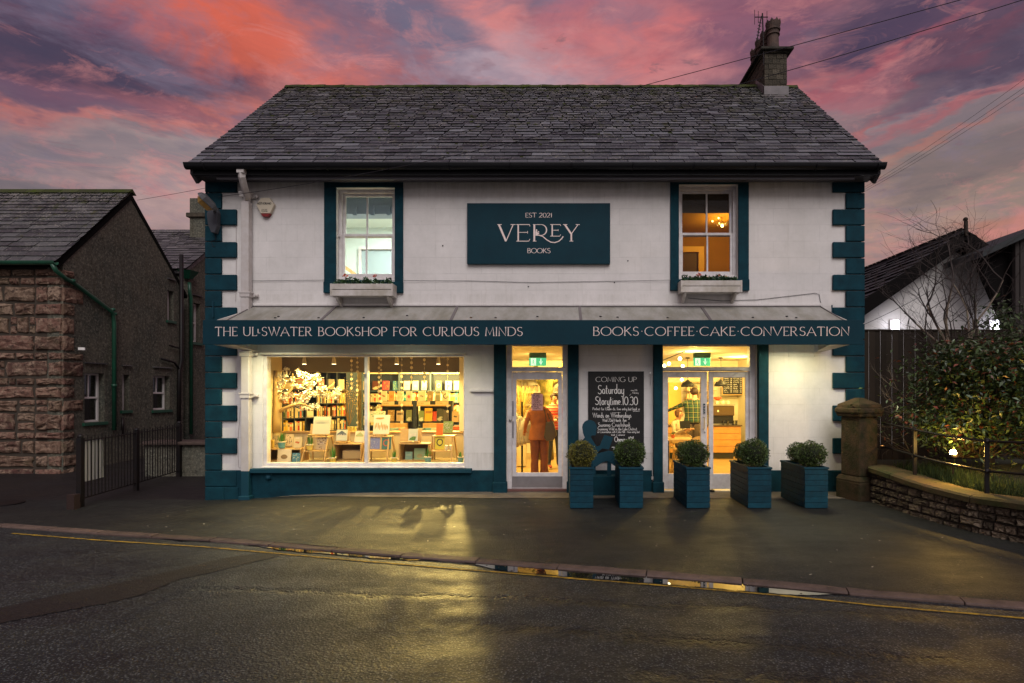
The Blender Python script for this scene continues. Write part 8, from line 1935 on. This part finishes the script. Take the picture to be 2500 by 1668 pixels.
while s_ < WL - .05:
    L = rs.uniform(.55, .85); e2 = min(WL, s_ + L); vs = []; fs = []; nn = 5
    for i in range(nn + 1):
        x, y, zt, a = wpt(s_ + .006 + (e2 - s_ - .012) * i / nn); nx, ny = -math.sin(a), math.cos(a)
        for off, z_ in ((-.045, zt - .09), (-.05, zt - .025), (-.02, zt), (.16, zt + .02), (.38, zt), (.42, zt - .03), (.42, zt - .09)): vs.append((x + nx * off, y + ny * off, z_ + .006 * nz(x * 4 + off * 9, 2, s_)))
        if i: k = 7 * i; fs += [(k - 7 + q, k + q, k + q + 1, k - 6 + q) for q in range(6)] + [(k - 1, k + 6, k, k - 7)]
    fs += [tuple(range(7)), tuple(range(7 * nn + 6, 7 * nn - 1, -1))]
    MB().add(vs, fs).build('coping_stone', M['coping'], gw); s_ = e2
# rails on the wall
rg_ = thing('garden_railing', 'old two-bar iron railing with slim posts standing on the garden wall', 'railing', (5.1, -1.5, .4))
def rp(s_, h): x, y, zt, a = wpt(s_); return (x - math.sin(a) * .22, y + math.cos(a) * .22, zt + h)
for h in (.68, .30): MB().tube([rp(WL * k / 24, h) for k in range(25)], .017, 7).build('rail', M['rail'], rg_, smooth=True)
for s_ in (.75, 2.0, 3.2): p = rp(s_, 0); MB().box(p[0] - .028, p[1] - .012, p[2] - .02, p[0] + .028, p[1] + .012, p[2] + .72).build('post', M['rail'], rg_, bevel=.004); MB().ball((p[0], p[1], p[2] + .30), .035, 8, 6).build('post_boss', M['rail'], rg_); MB().ball((p[0], p[1], p[2] + .68), .035, 8, 6).build('post_boss', M['rail'], rg_)
# ------------------------------------------------------------------ garden
gdn = MB(); vs = []; fs = []; n = 24
for i in range(n + 1):
    x, y, zt, a = wpt(WL * i / n); x -= math.sin(a) * .30; y += math.cos(a) * .30
    for k in range(7):
        xx_ = x + (16 - x) * (k / 6) ** 1.5; vs.append((xx_, y, zt - .10 + .12 * min(1, (xx_ - x) / 1.5) + .03 * nz(xx_, 2, y)))
    if i: q = 7 * i; fs += [(q - 7 + k, q + k, q + k + 1, q - 6 + k) for k in range(6)]
k0 = len(vs); vs += [(5.35, -.9, .38), (16, -.9, .45), (16, 4, .45), (5.35, 4, .4)]; fs.append((k0, k0 + 1, k0 + 2, k0 + 3))
tag(gdn.add(vs, fs).build('garden_ground', mat('garden_soil', (.025, .025, .012), .95, bump=(10, .8, .03))), kind='structure')
gs = MB(); rg = random.Random(14)
for k in range(7500):
    s_ = rg.uniform(0, WL * .85); x, y, zt, a = wpt(s_); off = .34 + abs(rg.gauss(0, .55)); x += -math.sin(a) * off; y += math.cos(a) * off; z = zt - .06
    h = rg.uniform(.05, .30) * (.5 + .8 * abs(nz(x * 3, 1.3, y))); w = .0045; an_ = rg.uniform(0, PI); dx, dy = math.cos(an_) * w, math.sin(an_) * w; bx_, by_ = rg.gauss(0, .05), rg.gauss(0, .05)
    gs.add([(x - dx, y - dy, z), (x + dx, y + dy, z), (x + bx_ * .5 + dx * .7, y + by_ * .5 + dy * .7, z + h * .6), (x + bx_, y + by_, z + h), (x + bx_ * .5 - dx * .7, y + by_ * .5 - dy * .7, z + h * .6)], [(0, 1, 2, 4), (4, 2, 3)])
tag(gs.build('grass', mat('rough_grass', (.028, .045, .012), .7, .2, vary=.7)), 'rough grass and bulb leaves growing behind the garden wall', 'grass', kind='stuff')
# evergreen shrub lit from below
M['shrub'] = mat('shrub_leaf', (.045, .075, .022), .38, .5, vary=.6); M['shrub_r'] = mat('reddish_leaf', (.17, .045, .022), .4, .5, vary=.5)
def shrub(label, cx, cy, rx, ry, z0, z1, n, seed, ls=(.05, .105), red=.08):
    t = thing('evergreen_shrub', label, 'shrub', (cx, cy, z0)); rnd = random.Random(seed); A_ = MB(); B2 = MB(); st_m = MB()
    cl = [(cx + rnd.uniform(-.8, .8) * rx, cy + rnd.uniform(-.8, .8) * ry, z0 + (z1 - z0) * rnd.uniform(.15, .95), rnd.uniform(.22, .48)) for _ in range(int(n / 90))]
    for (x, y, z, r_) in cl:
        k = 1 - .5 * max(0, (z - z0) / (z1 - z0) - .6) / .4; x = cx + (x - cx) * k
        for q in range(90):
            c = (x + rnd.gauss(0, r_ * .55), y + rnd.gauss(0, r_ * .55), z + rnd.gauss(0, r_ * .42)); s_ = rnd.uniform(*ls)
            d = Vector((rnd.gauss(0, 1), rnd.gauss(0, 1), rnd.gauss(-.25, .6))).normalized() * s_; nn = d.cross(Vector((rnd.gauss(0, .5), rnd.gauss(0, .5), 1))).normalized() * s_ * .22; cv = Vector(c); up_ = Vector((0, 0, s_ * .10))
            (B2 if rnd.random() < red else A_).add([cv, cv + d * .45 + nn + up_, cv + d, cv + d * .45 - nn + up_], [(0, 1, 2, 3)])
        st_m.tube([(cx + rnd.gauss(0, .12), cy, z0), ((cx + x) / 2, (cy + y) / 2, (z0 + z) / 2 - .1), (x, y, z)], [.02, .012, .005], 5, False)
    A_.build('foliage', M['shrub'], t); B2.build('young_leaves', M['shrub_r'], t); st_m.build('stems', mat('shrub_stem', (.07, .045, .025), .8), t)
shrub('large dark evergreen shrub with warm lit lower leaves beside the garden floodlight', 6.35, -1.35, 1.0, .65, .72, 2.45, 17000, 3)
shrub('taller evergreen shrub filling the right edge of the garden', 7.75, -1.0, .85, .8, .5, 2.75, 11000, 4)
shrub('dark large-leaved shrub standing against the white gable at the far right', 9.5, 1.6, .9, .6, 1.2, 3.7, 1500, 6, (.08, .15), .02)
# bare twiggy tree
M['bark'] = mat('grey_bark', (.20, .16, .12), .85, .2, bump=(24, .6, .01)); M['twig'] = mat('dark_twig', (.035, .024, .020), .8)
tr = thing('bare_tree', 'leafless many-stemmed tree with pale trunk and fine dark twigs behind the shrub', 'tree', (7.5, -.1, .4)); rt = random.Random(19); tm = MB(); tw_ = MB()
def grow(p, d, L, r_, lv):
    n = 4; pts = [p]; dd = d.copy()
    for k in range(n): dd = (dd + Vector((rt.gauss(0, .14), rt.gauss(0, .14), rt.gauss(.03, .10)))).normalized(); pts.append(pts[-1] + dd * L / n)
    (tm if lv < 2 else tw_).tube(pts, [r_ * (1 - .5 * k / n) for k in range(n + 1)], 7 if lv < 2 else 4, False)
    if lv >= 5: return
    for k in range(rt.choice((2, 3, 3) if lv < 3 else (2, 3, 3))):
        i = rt.choice((2, 3, 4)) if lv else rt.choice((3, 4)); nd = (dd + Vector((rt.gauss(0, .55), rt.gauss(0, .45), rt.gauss(.05, .38)))).normalized(); grow(pts[i], nd, L * rt.uniform(.60, .85), r_ * .52, lv + 1)
for (dx, dz, L, r_) in ((-.35, 1, 1.25, .045), (.10, 1, 1.5, .06), (.45, 1, 1.2, .045), (-.75, .8, 1.1, .035), (.02, 1, 1.7, .04)): grow(Vector((7.45 + dx * .15, -.1, 1.0)), Vector((dx, rt.uniform(-.2, .2), dz)).normalized(), L, r_, 0)
tm.tube([(7.5, -.1, .35), (7.48, -.1, .7), (7.45, -.1, 1.05)], [.10, .08, .07], 9)
tm.build('trunk', M['bark'], tr, smooth=True); tw_.build('twigs', M['twig'], tr)
# thin dry shrub by the fence
sp_t = thing('dry_shrub', 'thin straggly brown shrub in front of the dark board fence', 'shrub', (5.9, -.2, .4)); tm = MB(); tw_ = MB()
for k in range(5): grow(Vector((6.1, -.3, .5 + .25 * k)), Vector((rt.uniform(-1, .3), -.1, rt.uniform(.1, .7))).normalized(), .45, .010, 2)
tw_.build('twigs', M['bark'], sp_t)
for f_ in tm.v[:0]: pass
# garden floodlights
def gflood(px, py, Y, label, e, r_, rot):
    c = W(px, py, Y); t = thing('garden_spotlight', label, 'spotlight', c)
    MB().ball(c, r_, 12, 8).build('lamp_glass', mat('garden_lamp_glow', (1, .9, .6), emit=((1, .66, .22), 90)), t); MB().tube([(c[0], c[1], c[2] - .3), (c[0], c[1], c[2] - r_)], .012, 6).build('spike', M['rail'], t)
    MB().tube([(c[0], c[1] + .0, c[2] - r_ - .02), (c[0], c[1], c[2] - r_ * .6)], r_ * 1.2, 10).build('housing', M['rail'], t)
    lamp('garden_light', 'POINT', (c[0], c[1] - r_ - .02, c[2] + .03), e, (1, .58, .12), r_ * .8)
gflood(2327, 1105, -2.05, 'glaring yellow garden spotlight low in the grass under the shrub', 46, .042, 0)
gflood(2407, 1096, -1.1, 'smaller second garden spotlight half hidden by leaves, right of the glaring one', 10, .018, 0)
l = lamp('fence_light', 'POINT', (5.75, .1, .8), 2.2, (1, .45, .12), .05)
MB().lathe([(.03, 0), (.04, .05), (0, .06)], (5.75, .1, .70), 10).thing('uplighter', 'small uplighter at the foot of the dark board fence behind the pier', 'spotlight', M['rail'])
# dark vertical board fence
bf = thing('board_fence', 'tall dark brown fence of upright boards beside the shop corner', 'fence', (7, 1.0, 0)); fz1 = fz(807, 1.0)
M['fence'] = mat('dark_fence_board', (.026, .019, .013), .8, .2, bump=(8, .4, .006), vary=.2); FB = MB().box(-.5, 0, 0, .5, .018, 1).mesh('board', M['fence'])
x = XR + .01; k = 0
while x < 11.5: inst('board', FB, (x + .056, 1.0 + (.012 if k % 2 else 0), .2), (0, 0, 0), (.106, 1, fz1 - .2), bf); x += .112; k += 1
MB().box(XR, .985, fz1 - .002, 11.5, 1.04, fz1 + .02).build('capping', M['fence'], bf)
# ------------------------------------------------------------------ white gable building at the right
wg = thing('white_gable_building', 'white blockwork building with low pitched dark tiled roof behind the board fence', 'building', (12, 6, 0)); WY = 6.0
ap = W(2323, 572, WY); fl = W(2104.6, 722, WY); XG0, XG1 = 6.6, 17.9
M['block'] = wall_paint(); 
nt_ = NT(M['block'].node_tree); 
for nd in M['block'].node_tree.nodes:
    if nd.type == 'TEX_BRICK': nd.inputs['Brick Width'].default_value = 1.0; nd.inputs['Row Height'].default_value = .5; nd.inputs['Mortar Size'].default_value = .009
apz = ap[2]; sl2 = (apz - fl[2]) / (ap[0] - fl[0])
m = MB(); zl = lambda x: apz - .42 - abs(x - ap[0]) * sl2
m.prism([(XG0, -.4), (XG1, -.4), (XG1, zl(XG1)), (ap[0], zl(ap[0])), (XG0, zl(XG0))], WY, WY + .3, 'y'); m.build('gable_wall', M['block'], wg)
m = MB(); m.box(XG0, WY + .301, -.4, XG0 + .3, 16, zl(XG0) - .1); m.build('side_wall', M['block'], wg)
M['tile_d'] = mat('dark_roof_tile', (.036, .040, .042), .7, .2, bump=(20, .5, .01), vary=.35)
m = MB(); oh = .55
for s_ in (-1, 1):
    ex_ = 7.2 if s_ > 0 else 4.9; xe = ap[0] + s_ * ex_; ze = apz - .12 - ex_ * sl2
    m.add([(ap[0], WY - oh, apz - .12), (xe, WY - oh, ze), (xe, 18, ze), (ap[0], 18, apz - .12), (ap[0], WY - oh, apz - .30), (xe, WY - oh, ze - .18), (xe, 18, ze - .18), (ap[0], 18, apz - .30)], [(0, 1, 2, 3), (7, 6, 5, 4), (0, 4, 5, 1), (1, 5, 6, 2)])
wr_ = m.build('roof', mat('black_bargeboard', (.008, .007, .007), .9, .05), wg)
cs_ = math.hypot(1, sl2)
dirL = Vector((1, 0, sl2)).normalized()
slates(wr_, (ap[0] - 4.9, 18, apz - .10 - 4.9 * sl2), (ap[0] - 4.9, WY - oh - .03, apz - .10 - 4.9 * sl2), dirL * 4.9 * cs_, 19, .3, .3, .33, .33, M['tile_d'], 0, seed=3, thick=.045, name='tile')
dirR = Vector((-1, 0, sl2)).normalized()
slates(wr_, (ap[0] + 7.2, WY - oh - .03, apz - .10 - 7.2 * sl2), (ap[0] + 7.2, 18, apz - .10 - 7.2 * sl2), dirR * 7.2 * cs_, 28, .3, .3, .33, .33, M['tile_d'], 0, seed=5, thick=.045, name='tile')
for k in range(26): y = WY - oh + .46 * k; MB().prism([(ap[0] - .14, apz - .13), (ap[0], apz + .03), (ap[0] + .14, apz - .13)], y, y + .45, 'y').build('ridge_tile', M['tile_d'], wr_)
for s_ in (-1, 1): MB().beam((ap[0] + s_ * .1, WY - oh - .02, apz - .3), (ap[0] + s_ * (7.1 if s_ > 0 else 4.85), WY - oh - .02, apz - .28 - (7.1 if s_ > 0 else 4.85) * sl2), .03, .34).build('barge_board', bpy.data.materials['black_bargeboard'], wg)
m = MB(); m.box(ap[0] - .035, WY - oh - .05, apz - .2, ap[0] + .035, WY - oh + .02, apz + .20); m.ball((ap[0], WY - oh, apz + .25), .06, 10, 8); m.build('finial', M['fence'], wg)
v0, v1 = W(2184, 691, WY), W(2205, 705, WY); m = MB(); rect_ring(m, v0[0], v1[0], v1[2], v0[2], .012, .012, .012, .012, WY - .03, WY - .001); vo_ = m.build('air_brick', M['white'], wg)
for k in range(3): MB().box(v0[0] + .01, WY - .02, v1[2] + .035 + .04 * k, v1[0] - .01, WY - .002, v1[2] + .045 + .04 * k).build('louvre', M['rail'], vo_)
M['cold'] = mat('cold_lamp_glass', (1, 1, 1), emit=((.86, .86, 1.0), 9))
for px, nm in ((2187, 'lit white oblong wall lamp above the board fence, left on the white gable'), (2430, 'lit white oblong wall lamp partly hidden behind the bare tree')):
    a, b = W(px - 7.5, 806, WY - .12), W(px + 7.5, 782, WY - .12); t = thing('wall_lamp', nm, 'wall lamp', (W(px, 806, WY - .12)))
    MB().box(a[0], WY - .17, a[2], b[0], WY - .06, b[2]).build('glass', M['cold'], t, bevel=.03); MB().box(a[0] - .03, WY - .058, a[2] - .04, b[0] + .03, WY - .001, b[2] + .02).build('backplate', M['white'], t)
    lamp('wall_lamp_light', 'POINT', ((a[0] + b[0]) / 2, WY - .42, (a[2] + b[2]) / 2), 2.2, (.86, .88, 1), .1)
    lamp('wall_lamp_light', 'POINT', ((a[0] + b[0]) / 2 - .28, WY - .14, (a[2] + b[2]) / 2 + .05), .25, (.9, .9, 1), .03)
# second dark gable at the far right edge
sg2 = thing('dark_gable_roof', 'dark timber gable roof with upright posts at the right edge beyond the white building', 'building', (14, 4.0, 0)); a, b = W(2400, 612, 4.5), W(2570, 535, 4.5); m = MB()
m.add([(a[0], 4.5, a[2]), (b[0], 4.5, b[2]), (b[0], 11, b[2]), (a[0], 11, a[2]), (a[0], 4.5, a[2] - .16), (b[0], 4.5, b[2] - .16), (b[0], 11, b[2] - .16), (a[0], 11, a[2] - .16)], [(0, 1, 2, 3), (7, 6, 5, 4), (0, 4, 5, 1), (0, 3, 7, 4)]); m.build('roof', M['tile_d'], sg2)
m = MB(); m.prism([(a[0] + .25, a[2] - .15), (b[0], a[2] - 3.6), (b[0], b[2] - .17)], 5.0, 5.2, 'y'); m.build('gable_boarding', bpy.data.materials['black_bargeboard'], sg2)
for px in (2484, 2496, 2530): c = W(px, 700, 4.7); m = MB().box(c[0] - .05, 4.7, 2, c[0] + .05, 4.8, fz(577 - (px - 2484) * .45, 4.7)).build('post', mat('worn_post', (.030, .023, .021), .9), sg2)
# ------------------------------------------------------------------ overhead wires
def wire(label, pts, sag=0, r_=.006, n=24):
    P = [Vector(p) for p in pts]; out = []
    for i in range(n + 1):
        t = i / n; p = P[0].lerp(P[1], t); p.z -= sag * 4 * t * (1 - t); out.append(p)
    MB().tube(out, r_, 5).thing('overhead_wire', label, 'wire', M['wire'], 'overhead wires')
wire('black wire crossing from the stone gable over the left shop corner', [W(335, 489, 4.9), W(2560, -60, -4.0)], .20, .0045)
wire('black wire from the left quoins rising across wall and roof past the chimney', [W(532, 481, -.08), W(2560, -20, -4.0)], .26, .0045)
for k, (b0, lab) in enumerate((((2560, 150), 'uppermost'), ((2560, 172), 'middle'), ((2560, 186), 'lowest'))): wire(f'{lab} of three thin wires running from the right quoins up to the right edge', [W(2103, 462 + 5 * k, .0), W(b0[0], b0[1], -3)], .05, .0022)
wire('thin dark wire dropping across the white gable to the shop corner', [W(2106, 794, .3), W(2270, 711, .6)], .02, .005)
